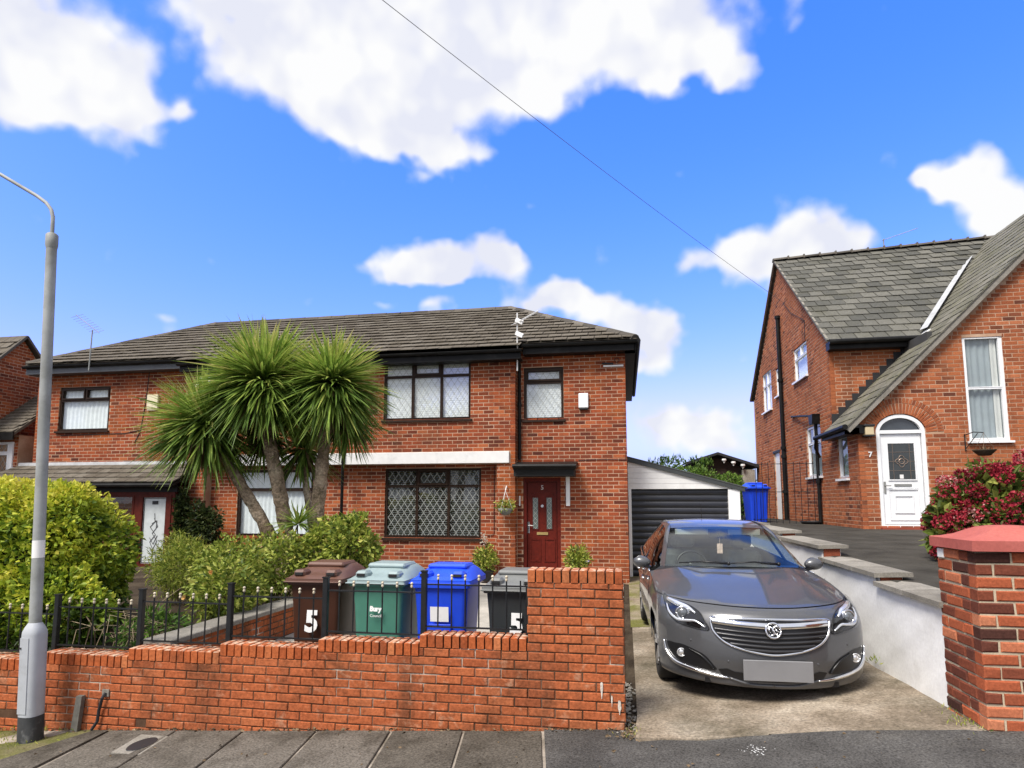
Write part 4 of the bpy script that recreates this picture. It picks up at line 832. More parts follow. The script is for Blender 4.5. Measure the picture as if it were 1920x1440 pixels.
for k in range(rows):
    u = 4.62 + (.17 if k % 2 else 0) - .34
    while u < 12:
        p, q = max(u, 4.62), u + .336; s0 = (k + .5) * gg
        c = on7((p + q) / 2, s0 + .02, .012 + random.uniform(-.003, .003)); u += .34
        if q - p > .05 and gz(c[0]) < c[2] + .12: it.append((c, Rm @ Matrix.Rotation(random.gauss(0, .006), 3, 'Z'), ((q - p) / 2 - .006, gg * .5 + .05, .008)))
pieces(roof7, 'slate', 'slating', it, M['slate'], 300, ch=.005, kind='tile')
# verge, ridge tiles, eave gutter
b = MB(); b.bar(on7(4.66, -.02, .0), on7(4.66, mlen, .0), .05, .05); b.bar((4.66, RY7, RZL), (4.66, 24.4, 5.42), .05, .05); b.build('verge', M['coping'], roof7)
for k in range(15):
    a, c = 4.62 + k * .45, 4.62 + (k + 1) * .45 - .012; m = MB(); vs = []
    for x in (a, c):
        for j in range(7): t = math.pi * j / 6; vs.append((x, RY7 + .12 * math.cos(t), ridge_z(x) + .0 + .085 * math.sin(t) + (.012 if x == c else 0)))
    m.add(vs, [(j, j + 1, j + 8, j + 7) for j in range(6)] + [tuple(range(7)), tuple(range(7, 14))[::-1]], random.random()); m.box(c - .03, c + .012, RY7 - .13, RY7 + .13, ridge_z(c) - .01, ridge_z(c) + .095, .9); m.build('ridge_tile', M['ridge'], roof7)
b = MB(); b.box(4.70, 6.76, MY - .25, MY - .01, 5.20, 5.385); b.build('fascia', M['black_gutter'], roof7)
b = MB(); b.tube([(4.68, MY - .33, 5.36), (6.74, MY - .33, 5.37)], .06, 10); b.build('gutter', M['black_gutter'], roof7)
# long left slope of the wing gable
cs = math.atan(1.005); Y0 = 13.83
def ong(x, y, up=0.): return (x - math.sin(cs) * up, y, gz(x) + math.cos(cs) * up)
def valley_y(x): return max(15.30, 15.26 + (gz(x) - 5.40) / math.tan(ms))
b = MB(); xs_ = np.linspace(4.50, GX, 14); b.grid(np.array([[ong(x, Y0, -.01) for x in xs_], [ong(x, valley_y(x) if gz(x) > 5.4 else MY, -.01) for x in xs_]]))
b.add([ong(4.5, Y0, -.012), ong(GX, Y0, -.012), (2 * GX - 4.5, Y0, gz(4.5)), (GX, 20, gz(GX)), (2 * GX - 4.5, 16, gz(4.5))], [(1, 2, 4, 3)])
wr = b.build('wing_roof', M['slate_side'], h7); it = []
Rg = Matrix(((0, math.cos(cs), -math.sin(cs)), (-1, 0, 0), (0, math.sin(cs), math.cos(cs)))) @ Matrix.Rotation(rad(-2.4), 3, 'X')
gl = .30 / math.hypot(1, 1.005)
k = 0; x = 4.50
while x < GX - .05:
    ye = valley_y(x + gl) if gz(x) > 5.35 else MY - .02; y = Y0 - (.17 if k % 2 else 0)
    while y < ye:
        p, q = max(y, Y0), min(y + .336, ye); y += .34
        if q - p > .05: it.append((ong(x + gl * .5 + .015, (p + q) / 2, .012 + random.uniform(-.003, .005)), Rg @ Matrix.Rotation(random.gauss(0, .008), 3, 'Z'), ((q - p) / 2 - .004, .15 + .05, .008)))
    x += gl; k += 1
pieces(wr, 'slate', 'slating', it, M['slate_side'], 300, ch=.005, kind='tile')
b = MB(); b.bar(ong(4.48, Y0 + .05, -.05), ong(GX, Y0 + .05, -.05), .12, .07, up=(0, 1, 0)); b.build('verge', M['coping'], wr)
b = MB(); 
for x0 in np.arange(4.74, 6.78, .155):     # stepped lead flashing where the slope meets the main wall
    b.box(x0, x0 + .15, MY - .016, MY - .009, gz(x0) + .01, gz(x0) + .27)
b.build('stepped_flashing', M['cable'], h7)
b = MB(); V = [(4.68 + (z - 3.40) / 1.005, 15.26 + (z - 5.40) / math.tan(ms), z) for z in np.linspace(5.45, 8.35, 8)]
b.grid(np.array([[(x - .10, y - .02, z + .115) for x, y, z in V], [(x - .04, y - .06, z + .13) for x, y, z in V], [(x + .02, y - .12, z + .15) for x, y, z in V]])); b.build('valley_flashing', M['lead'], wr)
b = MB(); b.obox((V[0][0] - .02, V[0][1] - .05, V[0][2] - .02), (.13, .05, .10), (0, .16, .02), (-.04, 0, .04)); b.build('valley_foot', M['white_plain'], wr)
b = MB(); b.tube([(4.46, Y0 - .02, 3.235), (4.46, MY + .35, 3.20)], .055, 10); b.build('gutter', M['black_gutter'], wr)
b = MB(); b.box(4.50, 4.74, Y0 + .02, MY, 3.10, 3.215); b.box(4.50, 5.0, Y0 + .02, WY - .012, 3.10, 3.28); b.build('soffit', M['black_gutter'], wr)
# pipes on the flank
pipe(h7, [(SX - .075, 19.9, 1.08), (SX - .075, 19.9, 7.35)], .058, M['black_gutter'], 'soil_stack', 12, [(SX - .075, 19.9, z) for z in (7.3, 5.35, 3.3, 3.05, 2.0)])
pipe(h7, [(SX - .07, 16.62, 1.06), (SX - .07, 16.62, 3.66)], .042, M['black_gutter'], 'downpipe', 10, [(SX - .07, 16.62, 2.2)])
b = MB(); b.prism([(16.50, 3.62), (16.74, 3.62), (16.80, 3.86), (16.44, 3.86)], 'x', SX - .19, SX - .005); b.build('hopper', M['black_gutter'], h7)
pipe(h7, [(SX - .12, 16.7, 3.84), (SX - .10, 17.8, 3.98), (SX - .03, 19.0, 4.12)], .03, M['black_gutter'], 'waste_pipe')
pipe(h7, [(4.46, MY + .3, 3.17), (4.50, MY + .5, 2.98), (SX - .07, MY + .9, 2.80)], .035, M['black_gutter'], 'downpipe')
b = MB(); b.tube([(SX - .02, 17.3, 6.45), (SX - .02, 17.6, 6.6), (SX - .02, 18.6, 7.05), (SX - .02, 19.4, 7.6)], .008, 5); b.tube([(SX - .02, 17.3, 6.45), (SX - .02, 17.35, 5.95)], .008, 5); b.build('cable', M['cable'], h7)
b = MB(); b.lathe([(0, 0), (.20, 0), (.26, .05), (.26, .07), (.2, .07), (.18, .03), (0, .03)], (SX - .25, 16.75, 1.165), 14); b.build('drain_cover', M['cable'], h7)

# ------------------------------------------------------------------ far-left neighbour
h1 = thing('brick_house', 'neighbouring brick house with brown tiled roofs cut off by the left edge', 'house', (-17.5, 14.0, -.3))
b = MB(); b.prism([(12.7, -.6), (16.6, -.6), (16.6, 4.15), (14.6, 6.22), (12.7, 4.15)], 'x', -26, -16.5); b.box(-22, -15.62, 13.95, 16.4, -.6, 3.45)
b.build('wall', M['mortar_house'], h1)
f1 = Face('return', -16.5); f1f = Face('front', 13.95)
def sp1(za, zb):
    zm = (za + zb) / 2; 
    if zm < 4.15: return [(12.75, 16.6)]
    k = (zm - 4.15) / 2.07; return [(12.7 + 1.9 * k, 16.6 - 2.0 * k)] if k < .97 else []
it = f1.bricks(3.4, 6.2, sp1) + f1f.bricks(-.2, 3.4, rects(-21, -15.63, [(-17.6, -15.75, 2.35, 3.27)]))
pieces(h1, 'brick', 'brickwork', it, M['brick_house'], 200)
b = MB(); b.add([(-26, 12.5, 4.0), (-16.38, 12.5, 4.0), (-16.38, 14.6, 6.30), (-26, 14.6, 6.30), (-16.38, 16.8, 4.0), (-26, 16.8, 4.0)], [(0, 1, 2, 3), (3, 2, 4, 5)]); r1 = b.build('roof', M['roof_tile'], h1)
it = []; a1 = math.atan2(2.30, 2.1); R1 = Matrix.Rotation(a1 - rad(6), 3, 'X')
for k in range(11):
    for j in range(24):
        s = (k + .5) * .283; it.append(((-16.52 - j * .25 - (.12 if k % 2 else 0), 12.5 + math.cos(a1) * s - .015, 4.0 + math.sin(a1) * s + .015), R1, (.122, .17, .011)))
pieces(r1, 'roof_tile', 'tiling', it, M['roof_tile'], 100, ch=.006, kind='tile')
b = MB(); b.bar((-16.37, 12.45, 3.97), (-16.37, 14.6, 6.30), .06, .06); b.bar((-16.37, 14.6, 6.30), (-16.37, 16.8, 3.97), .06, .06); b.build('verge', M['ridge'], r1)
b = MB(); b.add([(-22, 13.70, 3.50), (-15.50, 13.70, 3.50), (-15.50, 15.2, 4.72), (-22, 15.2, 4.72), (-22, 13.7, 3.42), (-15.5, 13.7, 3.42), (-15.5, 15.2, 4.6)], [(0, 1, 2, 3), (0, 4, 5, 1), (1, 5, 6, 2)]); r2 = b.build('lower_roof', M['roof_tile'], h1)
it = []; a2 = math.atan2(1.22, 1.5); R2 = Matrix.Rotation(a2 - rad(8), 3, 'X')
for k in range(12):
    for j in range(20):
        s = (k + .5) * .161; it.append(((-15.62 - j * .2 - (.1 if k % 2 else 0), 13.70 + math.cos(a2) * s - .015, 3.50 + math.sin(a2) * s + .015), R2, (.097, .11, .011)))
pieces(r2, 'roof_tile', 'tiling', it, M['roof_tile'], 200, ch=.006, kind='tile')
b = MB(); b.box(-22, -15.5, 13.66, 13.70, 3.30, 3.50); b.build('gutter', M['black_gutter'], r2)
window(Face('front', 13.94), h1, -17.6, -15.75, 2.35, 3.27, M['white_upvc'], [(-17.5, -16.0 + .1, 2.43, 2.92), (-17.5, -15.9, 3.02, 3.2)], depth=.03, lead=True, sill=(.1, .05, M['white_upvc']))

# ------------------------------------------------------------------ garage beside number 5
GY = 15.0
gr = thing('garage', 'white boarded garage with black roller door at the end of the drive', 'garage', (1.3, GY, 0))
b = MB(); b.prism([(.085, -.1), (2.56, -.1), (2.56, 1.98), (.085, 2.66)], 'y', GY + .12, 20.5); b.build('wall', M['white_plain'], gr)
b = MB(); b.rbox(.075, .145, GY - .03, GY + .12, -.05, 2.0, .005); b.build('door_post', M['white_upvc'], gr); b = MB(); b.rbox(2.30, 2.555, GY - .03, GY + .12, -.05, 1.995, .005); b.build('door_post', M['white_upvc'], gr)
for k in range(14):
    z = .0 + k * .143; b = MB(); G = [[(x, GY + .075 - .022 * math.sin(math.pi * j / 6) ** .6, z + .006 + .131 * j / 6) for j in range(7)] for x in (.146, 2.299)]; b.grid(np.array(G)); b.box(.146, 2.299, GY + .08, GY + .10, z, z + .143); b.build('door_slat', paint('garage_door', (.014, .016, .024), .35, .2, 5, spec=.5) if k == 0 else bpy.data.materials['garage_door'], gr, smooth=False)
z = 2.0; k = 0
top = lambda x: 2.73 - .277 * (x - .09)
while z < 2.70:
    z1 = z + .125; xe = min(2.62, .09 + (2.73 - z) / .277 - .03); xe1 = max(.1, min(2.62, .09 + (2.73 - z1) / .277 - .03))
    if xe > .12: b = MB(); b.prism([(.075, z + .004), (xe, z + .004), (xe1, min(z1, 2.70)), (.075, min(z1, 2.70))], 'y', GY - .012 - .002 * (k % 2), GY + .115); b.build('cladding_board', M['white_plain'], gr)
    z = z1; k += 1
b = MB(); b.prism([(.06, 2.745), (2.66, 2.025), (2.66, 1.935), (.06, 2.645)], 'y', GY - .06, GY - .022); b.build('bargeboard', paint('barge_grey', (.045, .05, .052), .5), gr)
b = MB(); b.prism([(.06, 2.77), (2.72, 2.035), (2.72, 2.01), (.06, 2.748)], 'y', GY - .07, 20.6); b.build('roof', paint('felt_grey', (.07, .075, .075), .8), gr)

# ------------------------------------------------------------------ street wall of number 5
FY = 5.35; WT = .215
wl = thing('garden_wall', 'stepped orange brick garden wall with tall end pier along the pavement', 'wall', (-3, FY, -.3))
segs = [(-.825, -.028, 1.15), (-1.762, -.828, .585), (-2.695, -1.762, .510), (-3.647, -2.695, .435), (-4.585, -3.647, .360), (-5.52, -4.585, .285), (-6.5, -5.52, .21), (-8.4, -6.5, .21)]
mb = MB()
for a, c, t in segs: mb.box(a + .004, c - (.004 if c > -.1 else 0), FY + .007, FY + WT - .008, -1.0, t - .1045)
mb.build('mortar', M['mortar_wall'], wl)
holes = [(-5.95, -5.72, -.36, -.285), (-4.47, -4.36, -.335, -.27)]
FW = Face('front', FY); it = []; hb, jj, Lb = .0645, .0095, .2155
base = -.703
def spw(za, zb):
    zm = (za + zb) / 2; out = []
    hi = None
    for a, c, t in segs[::-1]:
        if zm < t - .106: out.append((a, c))
    # join neighbours so that the bond runs through
    j = []
    for a, c in out:
        if j and abs(j[-1][1] - a) < .01: j[-1] = (j[-1][0], c)
        else: j.append((a, c))
    res = []
    for s in j: res += cut(s, [(h[0], h[1]) for h in holes if h[2] < zm < h[3]])
    return res
it = [(FW.p(u, .001 - .05 + random.uniform(-.0025, .0025), z), Matrix.Rotation(random.gauss(0, .004), 3, 'Y'), (hu, .05, hz)) for u, z, hu, hz in courses(base, 1.043, Lb, hb, jj, spw, True, -.028 - 40 * .225 + .0)
      if z > pav(u) - .05]
RW = Face('return', -.028); it += [(RW.p(u, .001 - .04, z), RW.rot(), (hu, .04, hz)) for u, z, hu, hz in courses(base, 1.06, .1, hb, jj, lambda a, c: [(FY + .10, FY + WT)], False)]
LW = Face('side', -.828); it += [(LW.p(u, .001 - .04, z), LW.rot(), (hu, .04, hz)) for u, z, hu, hz in courses(.60, 1.06, .1, hb, jj, lambda a, c: [(FY + .10, FY + WT)], False)]
pieces(wl, 'brick', 'brickwork', it, M['brick_wall'], 300, ch=.005)
# brick on edge copings
cp = []
for a, c, t in segs:
    n = round((c - a) / .0745); w = (c - a) / n
    for k in range(n): cp.append(((a + (k + .5) * w, FY + WT / 2 - .003 + random.uniform(-.003, .003), t - .052 + random.uniform(-.0015, .0015)), Matrix.Rotation(random.gauss(0, .006), 3, 'Y') @ Matrix.Rotation(rad(-90), 3, 'X'), (w / 2 - .0065, .052, WT / 2)))
pieces(wl, 'coping_brick', 'coping_bricks', cp, M['brick_coping'], 300, ch=.005)
b = MB(); b.box(-.82, -.033, FY + .016, FY + WT - .012, 1.046, 1.132)
for a, c, t in segs[1:]: b.box(a, c, FY + .016, FY + WT - .012, t - .104, t - .016)
b.build('coping_mortar', M['mortar_dark'], wl)
# white lime runs low on the pier and along the foot
b = MB()
for x, z, w, h in ((-.215, .20, .010, .13), (-.135, .12, .005, .09), (-.075, .075, .012, .11)):
    n = 9; L_ = []; 
    for i in range(n): q = i / (n - 1); ww = w * (.35 + .9 * math.sin(math.pi * min(1, q * 1.1 + .12))) * random.uniform(.75, 1.2); L_.append([(x - ww, FY - .006 - .003, z + h * (.5 - q)), (x, FY - .011, z + h * (.5 - q)), (x + ww, FY - .006 - .003, z + h * (.5 - q))])
    b.grid(np.array(L_))
b.build('lime_run', paint('lime', (.56, .51, .44), .9, .35, 60), wl)
# cable guard and the loose cable at the foot
b = MB(); b.prism([(-5.10, pav(-5.1) - .01), (-5.03, pav(-5.1) - .01), (-5.00, -.08), (-5.06, -.08)], 'y', FY - .055, FY - .012); b.build('cable_guard', paint('guard', (.13, .125, .11), .7, .3, 20), wl)
b = MB(); b.tube([(-4.79, FY - .01, -.05), (-4.80, FY - .035, -.09), (-4.83, FY - .03, -.20), (-4.84, FY - .03, -.30), (-4.88, FY - .05, pav(-4.9) + .01)], .014, 6); b.build('cable', M['cable'], wl)
b = MB(); b.box(-4.83, -4.76, FY - .008, FY + .02, -.085, -.02); b.build('cable_patch', M['coping'], wl)
# ------------------------------------------------------------------ railing on the wall
rl = thing('metal_railing', 'black metal railing with cream ball finials stepping along the brick wall', 'railing', (-3.5, 5.49, .4))
RYf = 5.49
for i in range(1, 7):
    a, c, t = segs[i]; 
    if i == 6: a = -6.5
    pt = MB(); pt.rbox(a - .03, a + .018, RYf - .024, RYf + .024, t - .01 - (.075 if i < 6 else 0), t + .515, .004)
    pt.box(a - .034, a + .022, RYf - .028, RYf + .028, t + .513, t + .525); pt.build('post', M['iron'], rl)
    r_ = MB(); x0, x1 = a + .018, c - .03 if i > 1 else c - .002
    r_.box(x0, x1, RYf - .013, RYf + .013, t + .035, t + .047); r_.box(x0, x1, RYf - .013, RYf + .013, t + .398, t + .410); r_.build('rail', M['iron'], rl)
    n = 6 if i > 1 else 7
    for k in range(n):
        x = x0 + (x1 - x0) * (k + (.78 if i > 1 else .85)) / (n + .45); s = MB(); s.tube([(x, RYf, t + .045), (x, RYf, t + .452)], .0075, 6)
        if i == 1 and k == n - 1: s.build('spindle', M['iron'], rl); continue
        sp = s.build('spindle', M['iron'], rl)
        f = MB(); f.ball((x, RYf, t + .482), .0135, 10); f.lathe([(.009, .445), (.012, .450), (.012, .462), (.007, .470)], (x, RYf, t), 8); f.build('finial', M['finial'], sp, smooth=True)
b = MB(); b.rbox(-.856, -.830, RYf - .02, RYf + .02, .58, 1.0, .004); b.build('post', M['iron'], rl)
# ------------------------------------------------------------------ planter wall running up to the house
pw = thing('planter_wall', 'low brick planter wall with stone coping between garden bed and paved path', 'wall', (-4.5, 7, 0))
b = MB(); b.box(-4.60, -4.40, 5.60, 11.2, -.4, .325); b.build('mortar', M['mortar_wall'], pw)
FP = Face('return', -4.40); it = FP.bricks(-.02, .33, lambda a, c: [(5.60, 11.2)], .2155, .0645, .0095)
pieces(pw, 'brick', 'brickwork', it, M['brick_wall'], 120)
for k in range(9):
    b = MB(); b.rbox(-4.66, -4.34, 5.60 + k * .62, 5.60 + (k + 1) * .62 - .008, .332, .385 + .003 * (k % 2), .008, random.random()); b.build('coping_stone', M['coping'], pw)
# ------------------------------------------------------------------ white retaining wall with stepped coping
rw = thing('retaining_wall', 'white painted retaining wall stepping down beside the parked car', 'wall', (2.5, 8, 0))
st = [(5.54, 6.82, .955), (6.82, 8.60, 1.035), (8.60, 10.70, 1.18), (10.70, 12.9, 1.265), (12.9, 14.9, 1.30)]
b = MB(); nY = 120; Y_ = np.linspace(5.54, 14.9, nY)
def tz(y): return next(t for a, c, t in st if y <= c + 1e-6) - .055
rows_ = []
for y in Y_:
    zt = tz(y); zb = drv(2.42, y) - .05; rows_.append([(2.42 + .005 * math.sin(y * 5.1 + z * 7) + .003 * math.sin(y * 13 + z * 21), y, zb + (zt - zb) * z) for z in np.linspace(0, 1, 14)])
b.grid(np.array(rows_)); b.box(2.45, 2.64, 5.54, 14.9, -.4, .85)
for a, c, t in st: b.box(2.435, 2.64, a, c, .85, t - .05)
b.build('wall', M['white_render'], rw, smooth=False, angle=60)
for a, c, t in st:
    n = max(2, round((c - a) / .62)); w = (c - a + .05) / n
    for k in range(n):
        m = MB(); y0 = a - .05 + k * w; y1 = y0 + w - .008; m.prism([(2.37, t - .052), (2.72, t - .040), (2.72, t), (2.60, t + .004), (2.37, t - .008)], 'y', y0, y1, random.random()); m.build('coping_stone', M['coping'], rw)
    if a > 6: m = MB(); m.box(2.44, 2.63, a - .02, a + .01, t - .16, t - .05); m.build('riser_brick', M['brick_pillar'], rw)
# ------------------------------------------------------------------ gate pillar
gp = thing('gate_pillar', 'rough brick gate pillar with pink ogee cap at the right edge', 'pillar', (2.75, 5.25, .15))
PX0, PX1, PY0, PY1 = 2.40, 3.10, 4.98, 5.53
b = MB(); b.box(PX0 + .008, PX1, PY0 + .008, PY1, -.1, 1.365); b.box(PX1 - .01, 6.0, PY0 + .15, PY0 + .38, -.1, 1.0); b.build('mortar', M['mortar_pillar'], gp)
pf, psd = Face('front', PY0), Face('side', PX0); it = []
for u, z, hu, hz in courses(.085, 1.372, .222, .072, .0142, lambda a, c: [(PX0, PX1)], True, PX0): it.append((pf.p(u, .002 - .05 + random.uniform(-.003, .003), z), Matrix.Rotation(random.gauss(0, .008), 3, 'Y'), (hu, .05, hz)))
for u, z, hu, hz in courses(.085, 1.372, .222, .072, .0142, lambda a, c: [(PY0 + .10, PY1)], True, PY0 - .01): it.append((psd.p(u, .002 - .05 + random.uniform(-.003, .003), z), psd.rot(), (hu, .05, hz)))
pieces(gp, 'brick', 'brickwork', it, M['brick_pillar'], 300, ch=.007)
b = MB(); b.prism([(3.08, .2), (6, .2), (6, 1.05), (3.08, 1.05)], 'y', PY0 + .16, PY0 + .39); b.build('side_wall', M['mortar_pillar'], gp)
pieces(gp, 'brick', 'side_brickwork', Face('front', PY0 + .16).bricks(.2, 1.05, lambda a, c: [(3.10, 6.0)], .222, .072, .0142), M['brick_pillar'], 0, ch=.006)
b = MB(); hx, hy = .39, .315; cx_, cy_ = 2.755, 5.245; prof = [(1.0, 1.375), (1.0, 1.447), (.97, 1.452), (.84, 1.458), (.68, 1.475), (.52, 1.507), (.38, 1.532), (.22, 1.545), (0, 1.548)]
G = []
for s, z in prof: G.append([(cx_ + hx * s * a, cy_ + hy * s * c, z) for a, c in ((-1, -1), (-.5, -1), (0, -1), (.5, -1), (1, -1), (1, -.5), (1, 0), (1, .5), (1, 1), (.5, 1), (0, 1), (-.5, 1), (-1, 1), (-1, .5), (-1, 0), (-1, -.5))])
b.grid(np.array(G), close=True); b.add(G[0], [tuple(range(16))]); b.build('cap', M['cap_red'], gp, angle=35)
b = MB(); b.rbox(PX0 - .012, PX0 + .02, PY1 - .12, PY1 - .03, 1.29, 1.36, .004); b.build('wall_fixing', M['white_plain'], gp)
# ------------------------------------------------------------------ street lamp
lp = thing('street_lamp', 'tall grey weathered street lamp column leaning at the left edge', 'street lamp', (-5.31, 5.1, -.42))
bx_, top_ = Vector((-5.315, 5.1, -.46)), Vector((-5.53, 5.1, 4.36))
ax = (top_ - bx_).normalized(); P_ = lambda h: bx_ + ax * h
b = MB()
def sq(h, r, e=.45): 
    c = P_(h); out = []
    for k in range(24):
        t = 2 * math.pi * (k + .5) / 24; x, y = math.cos(t), math.sin(t); out.append((c.x + r * math.copysign(abs(x) ** e, x), c.y + r * math.copysign(abs(y) ** e, y), c.z))
    return out
b.grid(np.array([sq(.26, .088, .7), sq(.97, .088, .7), sq(1.0, .085, .7), sq(1.04, .07, .8), sq(1.075, .052, 1)]), close=True); b.build('base', M['post_base'], lp, angle=35)
b = MB(); b.grid(np.array([sq(0, .0895, .7), sq(.262, .0895, .7)]), close=True); b.build('base_band', paint('band_dark', (.04, .042, .045), .6, .3, 10, dirt=(.3, .3, .3), dscale=9), lp, angle=40)
b = MB(); b.tube([P_(1.05), P_(4.72)], [.050, .046], 16); b.build('column', M['post_grey'], lp, angle=40)
b = MB(); b.tube([P_(4.66), P_(4.70), P_(4.80), P_(4.815)], [.047, .054, .054, .042], 16); b.build('collar', M['post_grey'], lp, angle=40)
q = P_(4.8); arm = [q, q + Vector((-.004, 0, .10)), q + Vector((-.008, 0, .19)), q + Vector((-.035, 0, .27)), q + Vector((-.10, 0, .345)), q + Vector((-.22, 0, .43)), q + Vector((-.68, 0, .70)), q + Vector((-1.3, -.1, 1.0)), q + Vector((-1.7, -.2, 1.12))]
b = MB(); b.tube(arm, .018, 10); b.build('arm', M['post_grey'], lp, angle=60)
b = MB(); e = arm[-1]; b.obox(e + Vector((-.25, -.05, .02)), (.30, .06, 0), (-.02, .11, 0), (0, 0, .055)); b.build('lantern', M['post_base'], lp)
b = MB(); cx2 = P_(.62); b.obox(cx2 + Vector((-.012, -.087, 0)), ax * .33, Vector((.044, 0, 0)), Vector((0, .005, 0))); b.build('door', M['post_base'], lp)
b = MB(); b.ball(P_(.86) + Vector((-.045, -.094, 0)), .009, 8); b.build('lock', M['cable'], lp)
b = MB(); b.tube([P_(1.66), P_(1.82)], .0505, 16); b.build('sticker_band', M['white_plain'], lp, angle=40)
# ------------------------------------------------------------------ pavement fittings
b = MB(); cx3, cy3 = -4.07, 4.97; z3 = pav(cx3) + .006
tp = thing('stopcock_cover', 'dark oval stopcock cover set in a concrete square in the pavement', 'cover', (cx3, cy3, z3))
b.prism([(cx3 - .15 + .03, cy3 - .2), (cx3 + .15 + .03, cy3 - .2), (cx3 + .15 - .03, cy3 + .2), (cx3 - .15 - .03, cy3 + .2)], 'z', z3 - .03, z3 + .003); b.build('surround', M['coping'], tp)
b = MB(); b.lathe([(0, .0), (.085, .0), (.09, -.01)], (0, 0, 0), 20); b.v = [(cx3 + x, cy3 + y * 1.75, z3 + .008 + z) for x, y, z in b.v]; b.build('lid', M['cable'], tp)
b = MB()
for k in range(45):
    x, y = .86 + random.gauss(0, .06), 4.83 + random.gauss(0, .045); r = random.uniform(.0015, .007); n = 6; b.add([(x + r * math.cos(2 * math.pi * j / n) * random.uniform(.6, 1.3), y + r * math.sin(2 * math.pi * j / n), pav(x) + .0042) for j in range(n)], [tuple(range(n))])
tag(b.build('paint_spatter', M['white_plain']), kind='stuff')

# ------------------------------------------------------------------ wheelie bins
def wheelie_bin(label, loc, rz, col_body, col_lid, name='wheelie_bin', lift=0., sc=1., number=None, lettering=None, sticker=False):
    """front looks to -y; origin at the middle of the foot"""
    t = thing(name, label, 'wheelie bin', loc, 'wheelie bins'); t.rotation_euler = (0, 0, rz); t.scale = (sc, sc, sc); OFF[t.name] = Vector((0, 0, 0))
    def ring(w, d, y, z, r=.05, n=4):
        out = []
        for cx, cy, a0 in ((w / 2 - r, -d / 2 + r, -90), (w / 2 - r, d / 2 - r, 0), (-w / 2 + r, d / 2 - r, 90), (-w / 2 + r, -d / 2 + r, 180)):
            for k in range(n + 1): a = rad(a0 + 90 * k / n); out.append((cx + r * math.cos(a), cy + r * math.sin(a) + y, z))
        return out
    b = MB(); b.grid(np.array([ring(.44, .50, -.03, .03), ring(.45, .52, -.02, .10), ring(.50, .62, 0, .70), ring(.525, .665, .0, .90), ring(.53, .67, 0, .925)]), close=True)
    b.add(ring(.44, .50, -.03, .03), [tuple(range(20))[::-1]]); body = b.build('body', col_body, t, local=True, angle=40)
    b = MB(); b.grid(np.array([ring(.53, .67, 0, .915), ring(.585, .725, 0, .915), ring(.59, .73, 0, .965), ring(.56, .70, 0, .968)]), close=True); b.build('rim', col_body, t, local=True, angle=40)
    b = MB()
    for x in (-.17, 0, .17): b.rbox(x - .012, x + .012, -.345, -.30, .12, .88, .004)
    if not number and not lettering and not sticker: b.build('rib', col_body, t, local=True)
    b = MB(); nx, ny = 13, 15; G = []
    for j in range(ny):
        v = j / (ny - 1); y = -.375 + .75 * v; row = []
        for i in range(nx):
            u = -1 + 2 * i / (nx - 1); e = max(0, 1 - abs(u) ** 6) * max(0, 1 - abs(2 * v - 1) ** 8)
            z = .975 + (.03 + .095 * min(1, v * 1.7) ** .9) * e
            if abs(u) < .42 and .12 < v < .34: z -= .022
            if abs(u) < .55 and .42 < v < .9: z += .012
            row.append((u * .298, y, z))
        G.append(row)
    b.grid(np.array(G)); b.grid(np.array([[(x, y, z) for x, y, z in ring(.60, .755, 0, .972, .03)], [(x, y, z) for x, y, z in ring(.605, .76, 0, .935, .03)]]), close=True)
    lid = b.build('lid', col_lid, t, local=True, angle=32)
    if lift: lid.rotation_euler = (lift, 0, 0); lid.location = (0, .0, 0)
    for s in (-1, 1):
        b = MB(); b.rbox(s * .165 - .062, s * .165 + .062, -.345, -.19, .985, 1.058, .022); b.build('lid_grip', col_lid, lid, local=True); b = MB(); b.rbox(s * .165 - .042, s * .165 + .042, -.352, -.33, 1.005, 1.035, .004); b.build('grip_slot', M['rubber'], lid, local=True)
    b = MB(); b.rbox(-.20, .20, -.11, .24, 1.06, 1.112, .02); b.build('lid_panel', col_lid, lid, local=True)
    b = MB(); b.rbox(-.305, .305, -.393, -.372, .940, .952, .004); b.build('lid_lip', col_lid, lid, local=True)
    b = MB(); b.tube([(-.2, .40, .98), (.2, .40, .98)], .017, 8); b.rbox(-.22, -.17, .33, .42, .94, 1.0, .008); b.rbox(.17, .22, .33, .42, .94, 1.0, .008); b.build('handle', col_body, t, local=True)
    for s in (-1, 1):
        b = MB(); b.lathe([(.0, -.025), (.085, -.025), (.10, -.012), (.10, .012), (.085, .025), (0, .025)], (s * .255, .27, .10), 16, 'x'); b.build('wheel', M['rubber'], t, local=True, angle=40)
    fy = lambda z: -(.25 + .03 + (z - .03) * .097) - .004
    if number: 
        x, z, h = number; o = text('5', h * 1.38, (x, fy(z) - .003, z), (rad(90 - 5), 0, 0), M['white_plain'], t, 'number', .0015, .012)
    if lettering:
        for s, z, sz in lettering: text(s, sz, (.0, fy(z) - .003, z), (rad(90 - 5), 0, 0), M['white_plain'], t, 'lettering', .001, .004 if sz > .06 else .0)
    if sticker:
        b = MB(); q = [(-.09, .74), (.09, .74), (.09, .60), (-.09, .60)]; b.add([(x, fy(z) - .004, z) for x, z in q], [(0, 3, 2, 1)]); b.build('sticker', M['white_plain'], t, local=True)
        b = MB(); b.rbox(-.11, .11, fy(.55) - .006, -.28, .36, .575, .004); b.build('plaque', col_body, t, local=True)
    return t
bn = lambda n, c, d=None: paint(n, c, .42, .12, 5, dirt=d or tuple(q * .6 + .02 for q in c), dscale=5, dfade=.3, spec=.4, obj=True)
